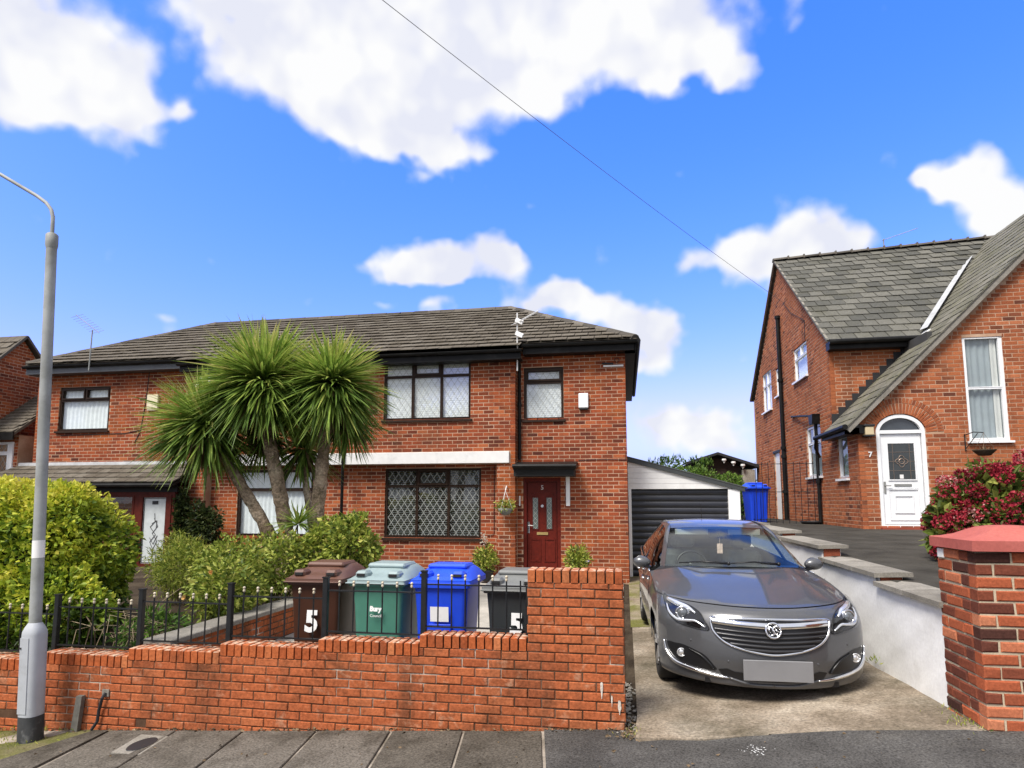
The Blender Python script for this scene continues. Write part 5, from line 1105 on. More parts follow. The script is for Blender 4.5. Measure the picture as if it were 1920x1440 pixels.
brown, green, blue, grey = bn('bin_brown', (.050, .018, .009)), bn('bin_green', (.065, .205, .15)), bn('bin_blue', (.012, .06, .60)), bn('bin_dark', (.028, .032, .034))
brown_l, green_l, blue_l, grey_l = bn('lid_brown', (.115, .055, .038)), bn('lid_green', (.24, .31, .315)), bn('lid_blue', (.015, .075, .66)), bn('lid_grey', (.16, .165, .16))
wheelie_bin('brown wheelie bin numbered 5 beside the planter wall', (-3.07, 6.30, -.02), rad(2), brown, brown_l, number=(-.02, .55, .20))
wheelie_bin('green wheelie bin with pale grey-green lid and white lettering', (-2.40, 6.30, -.02), rad(-1), green, green_l, lettering=[('Bury', .70, .062), ('Council', .635, .038)])
wheelie_bin('bright blue wheelie bin with lid ajar and white sticker behind the railing', (-1.77, 6.30, -.02), rad(1), blue, blue_l, sticker=True, lift=rad(-1.5))
wheelie_bin('dark grey wheelie bin numbered 5 half behind the brick pier', (-1.05, 6.28, -.02), rad(-2), grey, grey_l, number=(.045, .62, .19), sc=.96)
wheelie_bin('small blue wheelie bin behind the railings beside house 7', (3.50, 18.2, 1.14), rad(8), blue, blue_l, sc=.98)

# ------------------------------------------------------------------ the car
# ---- car surface: rows of the nose and bonnet; s runs from the centre line out to the wing
CAR_LOC = (1.213, 5.80, -0.05); CAR_YAW = 0.033; CAR_PITCH = 0.02
CAR_ROWS = np.array([
 # y0,   z0,   xs,   ys,   z1
 [.075, .185, .850, .56, .195],
 [.030, .205, .885, .545, .215],
 [.020, .30, .905, .54, .32],
 [.000, .42, .908, .54, .44],
 [.010, .54, .908, .55, .57],
 [.030, .65, .905, .57, .68],
 [.055, .74, .900, .66, .765],
 [.095, .80, .895, .78, .815],
 [.190, .845, .893, .93, .855],
 [.550, .905, .892, 1.15, .890],
 [.950, .968, .893, 1.40, .918],
 [1.45, 1.030, .890, 1.75, .945]])
PH = math.radians(76)
def crom(P, t):
    """Catmull-Rom through control rows P at real parameter t (array)."""
    P = np.asarray(P, float); n = len(P)
    t = np.clip(np.asarray(t, float), 0, n - 1 - 1e-9); i = t.astype(int); f = (t - i)[..., None]
    g = lambda k: P[np.clip(k, 0, n - 1)]
    p0, p1, p2, p3 = g(i - 1), g(i), g(i + 1), g(i + 2)
    p0 = np.where((i == 0)[..., None], 2 * p1 - p2, p0); p3 = np.where((i >= n - 2)[..., None], 2 * p2 - p1, p3)
    return .5 * (2 * p1 + (p2 - p0) * f + (2 * p0 - 5 * p1 + 4 * p2 - p3) * f ** 2 + (3 * p1 - p0 - 3 * p2 + p3) * f ** 3)
def car_nose(s, r):
    s = np.asarray(s, float); a = np.abs(s) * PH
    q = crom(CAR_ROWS, r)
    x = q[..., 2] * np.sin(a) / math.sin(PH) * np.sign(s + 1e-12)
    k = (1 - np.cos(a)) / (1 - math.cos(PH))
    y = q[..., 0] + (q[..., 3] - q[..., 0]) * k
    z = q[..., 1] + (q[..., 4] - q[..., 1]) * k
    # bonnet crease: raised edges either side, a shallow dip between
    hood = np.clip((np.asarray(r) - 7.5) / 2.5, 0, 1) * np.ones_like(x)
    z = z + hood * .016 * np.exp(-((np.abs(x) - (.42 + .12 * (y - .2))) / .13) ** 2)
    return np.stack([x, y, z], -1)
def car_nrm(s, r, e=1e-3):
    a = car_nose(np.asarray(s) + e, r) - car_nose(np.asarray(s) - e, r)
    b = car_nose(s, np.asarray(r) + e * 8) - car_nose(s, np.asarray(r) - e * 8)
    n = np.cross(a, b); n /= np.linalg.norm(n, axis=-1, keepdims=True) + 1e-12
    return np.where((n[..., 1:2] - n[..., 2:3]) > 0, -n, n)
def car_on(s, r, off=0.):
    return car_nose(s, r) + car_nrm(s, r) * off

car = thing('parked_car', 'grey metallic saloon car with chrome grille parked nose out on the drive', 'car', CAR_LOC)
OFF[car.name] = Vector((0, 0, 0)); car.rotation_euler = Matrix.Rotation(CAR_YAW, 3, 'Z').to_4x4().to_euler(); car.rotation_euler = (Matrix.Rotation(CAR_YAW, 3, 'Z') @ Matrix.Rotation(CAR_PITCH, 3, 'X')).to_euler()
def carpaint():
    m, t, b, o = material('car_paint'); p = t.nodes.new('ShaderNodeTexCoord').outputs['Object']
    n = t.nodes.new('ShaderNodeTexVoronoi'); n.inputs['Scale'].default_value = 900; t.links.new(p, n.inputs['Vector'])
    c = _ramp(t, n.outputs['Color'], [(.2, (.062, .064, .069)), (.8, (.098, .100, .106))]); c = _mix(t, _range(t, _noise(t, p, 3, 6), .5, .8, 0, .2), c, (.16, .15, .14)); t.links.new(c, b.inputs['Base Color'])
    b.inputs['Metallic'].default_value = .35; b.inputs['Roughness'].default_value = .42; b.inputs['Coat Weight'].default_value = .75; b.inputs['Coat Roughness'].default_value = .05; return m
CP = carpaint(); chrome = paint('chrome', (.80, .81, .82), .10, .04, 20, metal=1, bump=0, obj=True); cblack = paint('car_black', (.010, .010, .011), .35, .1, 20, bump=0, obj=True); gblack = paint('gloss_black', (.008, .008, .009), .08, .1, 20, bump=0, spec=.6, obj=True)
def cb(b, name, m, parent=None, **k): return b.build(name, m, parent or car, local=True, **k)
def outward(b, c=(0, 2.6, .55)):
    """turn the faces of an open glass sheet away from the middle of the car"""
    for i, f in enumerate(b.f):
        p = [Vector(b.v[k]) for k in f[:3]]; n = (p[1] - p[0]).cross(p[2] - p[0])
        if n.dot(p[0] - Vector(c)) < 0: b.f[i] = tuple(reversed(f))
    return b
# nose + bonnet panel, the full width
ss = np.linspace(-1, 1, 61); rr_ = np.concatenate([np.linspace(0, 7.80, 60), np.linspace(7.86, 11, 40)])
b = MB(); S_, R__ = np.meshgrid(ss, rr_[:60], indexing='xy'); b.grid(car_nose(S_, R__)); body_front = cb(b, 'bumper', CP, smooth=True)
b = MB(); S_, R__ = np.meshgrid(ss, np.linspace(7.93, 11, 44), indexing='xy'); b.grid(car_nose(S_, R__)); cb(b, 'bonnet', CP, smooth=True)
b = MB(); S_, R__ = np.meshgrid(np.linspace(-1, 1, 41), np.linspace(7.7, 8.1, 5), indexing='xy'); b.grid(car_on(S_, R__, -.006)); cb(b, 'shut_line', cblack, smooth=True)
# flanks with wheel arches
WBF, WBR, WRr = .97, 3.71, .338
top_y = [.54, .545, .55, .57, .66, .78, .93, 1.15, 1.40, 1.75, 2.5, 3.2, 3.9, 4.4, 4.72]
top_z = [.44, .50, .57, .68, .765, .815, .855, .888, .912, .935, .955, .975, .995, 1.0, .97]; top_x = [.908, .908, .908, .905, .90, .895, .893, .892, .893, .890, .885, .88, .86, .82, .74]
def flank(side):
    b = MB(); G = []
    for y in np.concatenate([np.linspace(.57, 1.45, 60), np.linspace(1.47, 4.72, 110)]):
        zt = float(np.interp(y, top_y[3:], top_z[3:])); xt = float(np.interp(y, top_y[3:], top_x[3:])); zb = .21
        for wc in (WBF, WBR):
            d = abs(y - wc)
            if d < .385: zb = max(zb, .31 + math.sqrt(.385 ** 2 - d * d) * .97)
        zb = min(zb, zt - .02); row = []
        for k in range(13):
            z = zt + (zb - zt) * k / 12; q = z
            bulge = .040 * math.exp(-((z - .70) / .16) ** 2) + .030 * math.exp(-((z - .45) / .2) ** 2) - .03 * max(0, (.33 - z) / .12)
            taper = float(np.interp(y, [.57, .9, 3.9, 4.4, 4.72], [.0, .9, 1, .8, .3])); x = xt + bulge * min(1, (zt - z) / .12) * taper
            row.append((side * x, y, z))
        G.append(row)
    b.grid(np.array(G)); return cb(b, 'side_panel', CP, smooth=True)
for s in (-1, 1):
    fl_ = flank(s); b = MB()
    for y in (1.52, 2.55, 3.45):     # door gaps
        b.tube([(s * (float(np.interp(y, top_y[3:], top_x[3:])) + .03 * math.exp(-((z - .70) / .2) ** 2) + .012), y + .02 * (z - .6), z) for z in np.linspace(.26, float(np.interp(y, top_y[3:], top_z[3:])), 9)], .004, 4)
    cb(b, 'door_gap', cblack, fl_)
    for y in (2.32, 3.28): b = MB(); b.tube([(s * .925, y - .1, .80), (s * .952, y - .07, .805), (s * .952, y + .07, .81), (s * .925, y + .1, .81)], .011, 6); cb(b, 'door_handle', chrome, fl_, smooth=True)
    b = MB(); b.tube([(s * (float(np.interp(y, top_y[3:], top_x[3:])) + .004), y, float(np.interp(y, top_y[3:], top_z[3:])) + .004) for y in np.linspace(1.8, 4.3, 14)], .009, 6); cb(b, 'window_trim', chrome, fl_, smooth=True)
# arches' dark liners, floor, rear
b = MB()
for s in (-1, 1):
    for wc in (WBF, WBR): b.lathe([(.40, -.30), (.40, .0)], (s * .87 if s > 0 else -.57, wc, .31), 20, 'x', arc=(-.2, math.pi + .2))
b.box(-.84, .84, .62, 4.6, .20, .24); b.box(-.55, .55, .14, .62, .20, .24); cb(b, 'underbody', cblack)
b = MB(); RT = [(.57, 4.05, 1.40), (.60, 4.35, 1.13), (.70, 4.50, 1.05), (.74, 4.72, .985), (.74, 4.78, .80), (.78, 4.80, .55), (.74, 4.74, .25)]
b.grid(np.array([[(w * u, y + .0 * u - .06 * (abs(u) ** 3), z - .03 * u * u) for u in np.linspace(-1, 1, 13)] for w, y, z in RT])); cb(b, 'tail', CP, smooth=True)
# wheels
for s in (-1, 1):
    for wc in (WBF, WBR):
        zc = .33; w = MB(); w.lathe([(.215, -.10), (.30, -.108), (.325, -.095), (.336, -.06), (.337, .0), (.336, .06), (.325, .095), (.30, .108), (.215, .10)], (s * .785, wc, zc), 40, 'x'); ty = cb(w, 'wheel', M['rubber'], angle=50)
        r_ = MB(); r_.lathe([(.218, -.09), (.222, .0), (.222, .09), (.205, .085), (.20, .02), (.05, .05), (0, .05)] if s > 0 else [(.218, .09), (.222, 0), (.222, -.09), (.205, -.085), (.20, -.02), (.05, -.05), (0, -.05)], (s * .785, wc, zc), 30, 'x')
        for k in range(5):
            a = 2 * math.pi * k / 5
            for da in (-.13, .13): r_.bar((s * .875, wc + .04 * math.cos(a), zc + .04 * math.sin(a)), (s * .885, wc + .212 * math.cos(a + da), zc + .212 * math.sin(a + da)), .028, .022, up=(1, 0, 0))
        cb(r_, 'rim', paint('alloy', (.5, .5, .51), .3, .05, 9, metal=.8, obj=True) if 'alloy' not in bpy.data.materials else bpy.data.materials['alloy'], ty, angle=40)
# greenhouse
def lin(A, B, n): return [tuple(np.array(A) + (np.array(B) - np.array(A)) * k / (n - 1)) for k in range(n)]
def ws(u, v):   # windscreen surface: u -1..1 across, v 0 foot .. 1 header
    xf, xt = .735, .575; x = u * (xf + (xt - xf) * v); y = (1.40 + .34 * u * u * .9) * (1 - v) + (2.46 + .13 * u * u) * v; z = (1.035 - .035 * u * u) * (1 - v) + (1.408 - .028 * u * u) * v + .035 * math.sin(math.pi * v) ; return (x, y - .02 * math.sin(math.pi * v), z)
b = MB(); b.grid(np.array([[ws(u, v) for u in np.linspace(-1, 1, 25)] for v in np.linspace(0.02, 1, 15)])); cb(outward(b), 'windscreen', M['glass_car'], smooth=True)
b = MB()   # black frit round the glass, just inside
for us, v_ in ((np.linspace(-.985, .985, 25), (.955, 1.0)), (np.linspace(-.985, .985, 25), (.02, .06))): b.grid(np.array([[tuple(np.array(ws(u, v)) + np.array((0, .006, -.004))) for u in us] for v in v_]))
cb(b, 'windscreen_frit', gblack, smooth=True)
rail = [(.775, 1.70, .955), (.755, 1.82, 1.02), (.70, 2.12, 1.19), (.645, 2.42, 1.335), (.612, 2.66, 1.40), (.605, 3.0, 1.425), (.60, 3.4, 1.425), (.59, 3.8, 1.39), (.58, 4.1, 1.31), (.60, 4.32, 1.16), (.66, 4.5, 1.04)]
for s in (-1, 1):
    out = crom(np.array(rail), np.linspace(0, 10, 50)); b = MB(); inner = []
    for k, p in enumerate(out):
        t = k / 49
        if t < .40: v = min(1, t / .395); q = np.array(ws(1.0, v)) + np.array((-.004, 0, .006))
        else: q = np.array((p[0] - .055, p[1] + .01, p[2] + .022))
        inner.append(q)
    G = [[(s * q[0], q[1], q[2]) for q in inner], [(s * (p[0] - .012), p[1], p[2] + .012) for p in out], [(s * (p[0] + .016), p[1], p[2] - .028) for p in out]]
    b.grid(np.array(G)); cb(b, 'roof_pillar', CP, smooth=True)
    # side glass from the belt line up to the rail
    b = MB(); G = []
    for y in np.linspace(1.86, 4.25, 30):
        k = np.argmin(abs(out[:, 1] - y)); zt, xt = out[k, 2] - .03, out[k, 0] + .012; zb, xb = float(np.interp(y, top_y[3:], top_z[3:])), float(np.interp(y, top_y[3:], top_x[3:])) - .012
        G.append([(s * (xb + (xt - xb) * v + .02 * math.sin(math.pi * v)), y, zb + (zt - zb) * v) for v in np.linspace(0, 1, 6)])
    b.grid(np.array(G)); cb(outward(b), 'side_window', glassmat('glass_side', (.30, .34, .33), .01, 0, 1, 1.6) if 'glass_side' not in bpy.data.materials else bpy.data.materials['glass_side'], smooth=True)
    b = MB(); p = (.905, 2.62, .97); k = np.argmin(abs(out[:, 1] - 2.95)); b.bar((s * .882, 2.86, .96), (s * (out[k, 0] + .014), 2.95, out[k, 2] - .03), .07, .012, up=(s, 0, 0)); cb(b, 'door_pillar', gblack)
b = MB(); G = []
for y, zc, xe, ze in ((2.46, 1.408, .575, 1.38), (2.60, 1.432, .566, 1.402), (2.8, 1.452, .556, 1.425), (3.1, 1.468, .550, 1.443), (3.4, 1.468, .545, 1.443), (3.7, 1.45, .538, 1.42), (3.95, 1.42, .53, 1.38), (4.08, 1.395, .52, 1.345)): G.append([(u * xe, y + .13 * u * u * (1 if y < 2.5 else .5 if y < 2.7 else .2), zc + (ze - zc) * u * u) for u in np.linspace(-1, 1, 21)])
b.grid(np.array(G)); roofp = cb(b, 'roof', CP, smooth=True)
b = MB(); b.tube([(0.0, 3.8, 1.44), (-.02, 3.72, 1.66)], [.006, .002], 6); cb(b, 'aerial', cblack)
# cowl and wipers
b = MB(); b.grid(np.array([[tuple(np.array(car_nose(np.array([u]), np.array([10.98]))[0]) + np.array((0, 0, -.004))) for u in np.linspace(-.93, .93, 25)], [tuple(np.array(ws(u, .03)) + np.array((0, .01, -.004))) for u in np.linspace(-1.04, 1.04, 25)]])); cb(b, 'cowl', cblack)
for u0, u1, nm in ((-.12, -.80, 0), (.62, -.10, 1)):
    b = MB(); A = np.array(ws(u0, .03)) + np.array((0, -.03, .03)); B = np.array(ws(u1, .05)) + np.array((0, -.02, .02)); b.tube([tuple(A), tuple((A + B) / 2 + np.array((0, -.015, .02))), tuple(B)], [.016, .010, .006], 6); b.ball(tuple(A), .022, 8); cb(b, 'wiper', cblack, smooth=True)
# mirrors
for s in (-1, 1):
    b = MB(); b.ball((s * .965, 2.03, 1.015), .1, 16, sx=1.05, sy=.62, sz=.66); b.v = [(x, y + .04 * (abs(x) - .96), z + .12 * (abs(x) - .96) * (z - .96) * 4) for x, y, z in b.v]; mr = cb(b, 'mirror', CP, smooth=True)
    b = MB(); b.bar((s * .865, 2.0, .955), (s * .93, 2.02, .975), .07, .03); cb(b, 'mirror_stalk', cblack, mr)
    b = MB(); b.lathe([(0, 0), (.072, 0)], (s * .97, 2.094, 1.015), 14, 'y'); cb(b, 'mirror_glass', chrome, mr)
# interior
b = MB(); b.grid(np.array([[(x, y, z + .02 * math.cos(x * 2)) for x in np.linspace(-.70, .70, 9)] for y, z in ((1.62, .93), (1.85, .985), (2.05, .97), (2.15, .80), (2.2, .5))])); cb(b, 'dashboard', paint('dash', (.15, .155, .15), .7, .1, 9, obj=True), smooth=True)
b = MB(); b.tube([(-.36 + .18 * math.cos(t), 2.24 + .06 * math.sin(t), .955 + .165 * math.sin(t)) for t in np.linspace(0, 6.283, 30)], .014, 8); b.bar((-.53, 2.24, .95), (-.19, 2.24, .95), .03, .03); b.ball((-.36, 2.25, .945), .06, 10, sy=.5); cb(b, 'steering_wheel', cblack, smooth=True)
seatm = paint('seat', (.20, .20, .195), .85, .2, 12, obj=True)
for x in (-.36, .36):
    b = MB(); b.rbox(x - .24, x + .24, 2.85, 3.03, .45, 1.08, .06); b.rbox(x - .13, x + .13, 2.92, 3.0, 1.11, 1.29, .035); b.rbox(x - .24, x + .24, 2.3, 2.88, .35, .52, .05); cb(b, 'seat', seatm)
b = MB(); b.rbox(-.58, .58, 3.7, 3.85, .45, 1.02, .06); b.rbox(-.45, -.2, 3.74, 3.82, 1.04, 1.18, .03); b.rbox(.2, .45, 3.74, 3.82, 1.04, 1.18, .03); cb(b, 'seat', seatm)
b = MB(); b.box(-.8, .8, 1.6, 4.4, .30, .34); cb(b, 'floor_pan', cblack)
b = MB(); b.rbox(-.115, .115, 2.50, 2.53, 1.265, 1.325, .012); b.tube([(0, 2.5, 1.32), (0, 2.46, 1.39)], .012, 6); cb(b, 'rear_view_mirror', cblack)
b = MB(); b.tube([(.01, 2.47, 1.27), (.012, 2.47, 1.20)], .002, 4); b.rbox(-.022, .045, 2.465, 2.472, 1.08, 1.20, .003); cb(b, 'air_freshener', paint('freshener', (.65, .45, .38), .8, .3, 40, obj=True))
b = MB(); b.box(-.52, -.12, 2.50, 2.51, 1.31, 1.375); b.box(.12, .50, 2.50, 2.51, 1.31, 1.375); cb(b, 'sun_visor', paint('visor', (.35, .35, .33), .8, obj=True))
# --- face of the car: every item lies on the nose surface
def patch(poly, off, n=1, mirror=1, dens=.012):
    """fills an outline given in (s, r) on the nose surface with a small-triangled sheet"""
    from mathutils.geometry import delaunay_2d_cdt
    P = [(s * mirror, r * .1) for s, r in poly]; Q = []
    for (a, c), (e, g) in zip(P, P[1:] + P[:1]):
        m = max(1, int(math.hypot(e - a, g - c) / .025))
        for k in range(m): Q.append((a + (e - a) * k / m, c + (g - c) * k / m))
    xs_, ys_ = [q[0] for q in Q], [q[1] for q in Q]; pts = [Vector(q) for q in Q]; ne = len(Q)
    def inside(x, y):
        r = False; j = ne - 1
        for i in range(ne):
            if (Q[i][1] > y) != (Q[j][1] > y) and x < (Q[j][0] - Q[i][0]) * (y - Q[i][1]) / (Q[j][1] - Q[i][1]) + Q[i][0]: r = not r
            j = i
        return r
    for x in np.arange(min(xs_) + .012, max(xs_), .024):
        for y in np.arange(min(ys_) + .012, max(ys_), .024):
            if inside(x, y) and min((x - q[0]) ** 2 + (y - q[1]) ** 2 for q in Q) > .010 ** 2: pts.append(Vector((x, y)))
    V, E_, F_, *_ = delaunay_2d_cdt(pts, [(i, (i + 1) % ne) for i in range(ne)], [list(range(ne))], 1, 1e-6)
    A = np.array([(v[0], v[1] * 10) for v in V]); W = car_on(A[:, 0], A[:, 1], off); b = MB(); b.add(W, [tuple(f) for f in F_]); return b
def smooth_loop(P, n=6):
    P = np.array(P); m = len(P); out = []
    for i in range(m):
        p0, p1, p2, p3 = P[(i - 1) % m], P[i], P[(i + 1) % m], P[(i + 2) % m]
        for k in range(n): t = k / n; out.append(tuple(.5 * (2 * p1 + (p2 - p0) * t + (2 * p0 - 5 * p1 + 4 * p2 - p3) * t * t + (3 * p1 - p0 - 3 * p2 + p3) * t ** 3)))
    return out
def strip(line, off, r, m, name, parent=None, n=8, seg=6, mirror=1, flat=None):
    L_ = np.array(line, float); t = np.linspace(0, len(L_) - 1, (len(L_) - 1) * seg + 1); q = crom(L_, t); W = car_on(q[:, 0] * mirror, q[:, 1], off); b = MB(); rr = r if not hasattr(r, '__len__') else list(np.interp(t, range(len(r)), r)); b.tube([tuple(p) for p in W], rr, n); return cb(b, name, m, parent, smooth=True)
gr_out = [(-.41, 6.05), (-.2, 6.22), (0, 6.28), (.2, 6.22), (.41, 6.05), (.412, 5.4), (.392, 4.8), (.318, 4.15), (.2, 3.76), (.08, 3.56), (0, 3.50), (-.08, 3.56), (-.2, 3.76), (-.318, 4.15), (-.392, 4.8), (-.412, 5.4)]
grl = cb(patch(gr_out, .004), 'grille', cblack)
strip(gr_out + [gr_out[0]], .010, .0105, chrome, 'grille_surround', grl, seg=5)
for r0, hw in ((5.05, .385), (4.72, .37), (4.40, .335), (4.10, .28), (3.82, .19)):
    b = MB(); u = np.linspace(-hw, hw, 41); dip = .12 * (1 - abs(u) / .4)
    G = [car_on(u, r0 - dip + d, o) for d, o in ((.13, .010), (.07, .020), (-.03, .018), (-.09, .006))]; b.grid(np.array(G)); cb(b, 'grille_bar', paint('grille_grey', (.05, .05, .053), .3, .1, 9, metal=.5, obj=True) if 'grille_grey' not in bpy.data.materials else bpy.data.materials['grille_grey'], grl, smooth=True)
b = MB(); u = np.linspace(-.40, .40, 45); G = [car_on(u, 5.62 - .14 * (1 - abs(u) / .4) + d + .06, o) for d, o in ((.36, .008), (.28, .022), (.06, .030), (-.16, .024), (-.24, .008))]; b.grid(np.array(G)); cb(b, 'chrome_bar', chrome, grl, smooth=True)
# round emblem: chrome ring and a winged beast
bc = car_on(np.array([0.]), np.array([5.25]), .030)[0]; bn_ = car_nrm(np.array([0.]), np.array([5.25]))[0]
rgt = np.array((1., 0, 0)); upv = np.cross(bn_, rgt) * -1; upv = upv if upv[2] > 0 else -upv
eb = lambda x, z, o=0.: tuple(bc + rgt * x + upv * z + bn_ * o)
b = MB(); b.add([eb(.055 * math.cos(t), .055 * math.sin(t)) for t in np.linspace(0, 6.283, 29)[:-1]], [tuple(range(28))]); em = cb(b, 'emblem', gblack)
b = MB(); b.tube([eb(.060 * math.cos(t), .060 * math.sin(t), .004) for t in np.linspace(0, 6.283, 37)], .0095, 8); cb(b, 'emblem_ring', chrome, em, smooth=True)
b = MB(); b.tube([eb(*p, .006) for p in ((-.052, .005), (-.03, .028), (-.008, .022), (-.004, .0), (.008, -.02), (.03, -.03))], [.006, .010, .012, .012, .011, .005], 6); b.tube([eb(*p, .006) for p in ((-.004, .005), (.012, .03), (.034, .036), (.044, .015))], [.009, .011, .009, .004], 6); b.tube([eb(*p, .006) for p in ((-.03, .025), (-.036, .0), (-.026, -.018))], [.008, .006, .003], 6); b.tube([eb(*p, .006) for p in ((.012, -.02), (-.01, -.04), (-.032, -.036))], [.008, .006, .003], 6); b.tube([eb(*p, .006) for p in ((.02, .012), (.03, -.005), (.048, -.012))], [.008, .008, .004], 6); cb(b, 'emblem_beast', chrome, em, smooth=True)
# lower intake and plate
low_o = [(-.31, 2.35), (-.26, 2.18), (0, 2.12), (.26, 2.18), (.31, 2.35), (.372, 2.22), (.335, 1.62), (.2, 1.56), (0, 1.54), (-.2, 1.56), (-.335, 1.62), (-.372, 2.22)]
cb(patch(low_o, .004), 'lower_intake', cblack)
b = MB(); pu = np.linspace(-.222, .262, 13); G = np.array([[car_nose(np.array([.02]), np.array([2.6]))[0] + np.array((x, 0, 0)) for x in (0,)]])
yf = car_nose(np.array([0.]), np.array([3.0]))[0][1] - .025; b.rbox(-.258, .300, yf - .012, yf + .006, .272, .442, .004); b.v = [(x, y + .10 * (x - .02) ** 2, z) for x, y, z in b.v]; cb(b, 'number_plate', paint('plate_blank', (.20, .20, .205), .5, .12, 3, bump=0, obj=True))
for s in (-1, 1):
    hl = [(.835, 8.1), (.765, 7.62), (.66, 7.42), (.575, 7.15), (.50, 6.5), (.458, 5.6), (.430, 4.92), (.49, 4.84), (.56, 4.9), (.68, 4.98), (.775, 5.3), (.835, 6.0), (.862, 7.0), (.858, 7.7)]
    hs2 = smooth_loop(hl, 3); h_ = cb(patch(hs2, .003, mirror=s), 'headlight', gblack)
    strip(hl + [hl[0]], .006, .004, cblack, 'headlight_seal', h_, mirror=s, seg=3)
    strip([(.80, 7.35), (.70, 7.0), (.60, 6.75), (.53, 6.2)], .010, [.020, .028, .022, .008], paint('lamp_silver', (.78, .79, .80), .2, .05, 20, metal=.7, obj=True) if 'lamp_silver' not in bpy.data.materials else bpy.data.materials['lamp_silver'], 'lamp_reflector', h_, mirror=s)
    strip([(.82, 6.6), (.79, 5.75), (.70, 5.28), (.60, 5.35), (.53, 5.42), (.455, 5.05)], .014, [.006, .011, .013, .014, .011, .006], bpy.data.materials['lamp_silver'], 'lamp_strip', h_, mirror=s)
    c0 = car_on(np.array([s * .645]), np.array([5.98]), .012)[0]; n0 = car_nrm(np.array([s * .645]), np.array([5.98]))[0]; n0 = np.array((n0[0] * .35, -1, .1)); n0 /= np.linalg.norm(n0); ux = np.cross(n0, (0, 0, 1)); ux /= np.linalg.norm(ux); uz = np.cross(ux, n0)
    pt = lambda r, t, o: tuple(c0 + ux * r * math.cos(t) + uz * r * math.sin(t) + n0 * o)
    b = MB(); b.tube([pt(.052, t, .012) for t in np.linspace(0, 6.283, 29)], .009, 8); cb(b, 'projector_ring', chrome, h_, smooth=True)
    b = MB(); b.grid(np.array([[pt(.046 * math.cos(e), t, .004 + .028 * math.sin(e)) for t in np.linspace(0, 6.283, 21)] for e in np.linspace(0, 1.55, 6)])); cb(b, 'projector_lens', paint('lens_dark', (.10, .11, .12), .04, .1, 5, spec=.9, coat=1, obj=True) if 'lens_dark' not in bpy.data.materials else bpy.data.materials['lens_dark'], h_, smooth=True)
    cb(outward(patch(hs2, .034, mirror=s)), 'headlight_glass', M['lens_clear'], h_, smooth=True)
    fg = [(.845, 3.35), (.74, 3.45), (.65, 3.48), (.55, 3.3), (.47, 3.05), (.41, 2.5), (.385, 2.15), (.475, 2.02), (.60, 2.1), (.70, 2.25), (.79, 2.7)]
    f_ = cb(patch(smooth_loop(fg, 3), .003, mirror=s), 'fog_light_recess', cblack)
    strip([(.60, 3.3), (.50, 3.0), (.43, 2.5), (.40, 2.12)], .008, [.004, .009, .011, .006], cblack, 'recess_edge', f_, mirror=s)
    c0 = car_on(np.array([s * .672]), np.array([2.92]), .008)[0]; b = MB(); b.tube([tuple(c0 + np.array((.034 * math.cos(t), -.008, .034 * math.sin(t)))) for t in np.linspace(0, 6.283, 21)], .006, 6); b.ball(tuple(c0), .030, 12, sy=.5); cb(b, 'fog_light', bpy.data.materials['lamp_silver'], f_, smooth=True)
    strip([(.878, 3.42), (.845, 2.75), (.745, 2.18), (.62, 1.96), (.50, 1.82), (.39, 1.70), (.30, 1.66)], .010, [.008, .015, .019, .019, .017, .013, .006], chrome, 'chrome_trim', mirror=s)
    strip([(.30, 1.66), (.15, 1.28), (0, 1.26)], .006, [.010, .012, .012], CP, 'lip', mirror=s)
    for sx_, r_2 in ((.30, 2.85), (.58, 3.9)): c0 = car_on(np.array([s * sx_]), np.array([r_2]), .001)[0]; b = MB(); b.ball(tuple(c0), .011, 8, sy=.3); cb(b, 'parking_sensor', CP)

# ------------------------------------------------------------------ plants
def leaves(b, C, out, size, tint, ratio=.5, droop=.3, spread=.8, fold=.25):
    """one folded leaf at each centre; out: outward direction of the foliage there"""
    n = len(C); d = out + rng.normal(0, spread, (n, 3)); d[:, 2] -= droop; d /= np.linalg.norm(d, axis=1, keepdims=True) + 1e-9
    a = rng.normal(0, 1, (n, 3)); w = np.cross(d, a); w /= np.linalg.norm(w, axis=1, keepdims=True) + 1e-9; nn = np.cross(w, d)
    L_ = (size if hasattr(size, '__len__') else size * rng.uniform(.65, 1.3, n))[:, None]
    mid = C + d * L_ * .45 + nn * L_ * .04
    V = np.stack([C, mid + w * L_ * ratio * .5 + nn * L_ * fold * .25, C + d * L_, mid - w * L_ * ratio * .5 + nn * L_ * fold * .25], 1).reshape(-1, 3)
    o = len(b.v); b.v.extend(map(tuple, V.tolist()))
    for i in range(n):
        k = o + 4 * i; b.f.append((k, k + 1, k + 2)); b.f.append((k, k + 2, k + 3)); b.t.append(float(tint[i])); b.t.append(float(tint[i]))
def blob(n, c, r, shell=.55, zmin=None, lump=.18, seed=0):
    """points in the outer shell of a lumpy ellipsoid"""
    g = np.random.default_rng(seed); d = g.normal(0, 1, (n, 3)); d /= np.linalg.norm(d, axis=1, keepdims=True)
    ph = g.uniform(0, 6.28, 6); l = 1 + lump * (np.sin(4 * d[:, 0] + ph[0]) * np.sin(5 * d[:, 1] + ph[1]) + .7 * np.sin(7 * d[:, 2] + ph[2] + 3 * d[:, 0]) + .5 * np.sin(11 * d[:, 0] + ph[3]) * np.sin(9 * d[:, 2] + ph[4]))
    q = (shell + (1 - shell) * g.random(n) ** .6) * l; P = d * q[:, None] * np.array(r) + np.array(c)
    k = np.ones(n, bool) if zmin is None else P[:, 2] > zmin
    return P[k], d[k], q[k]
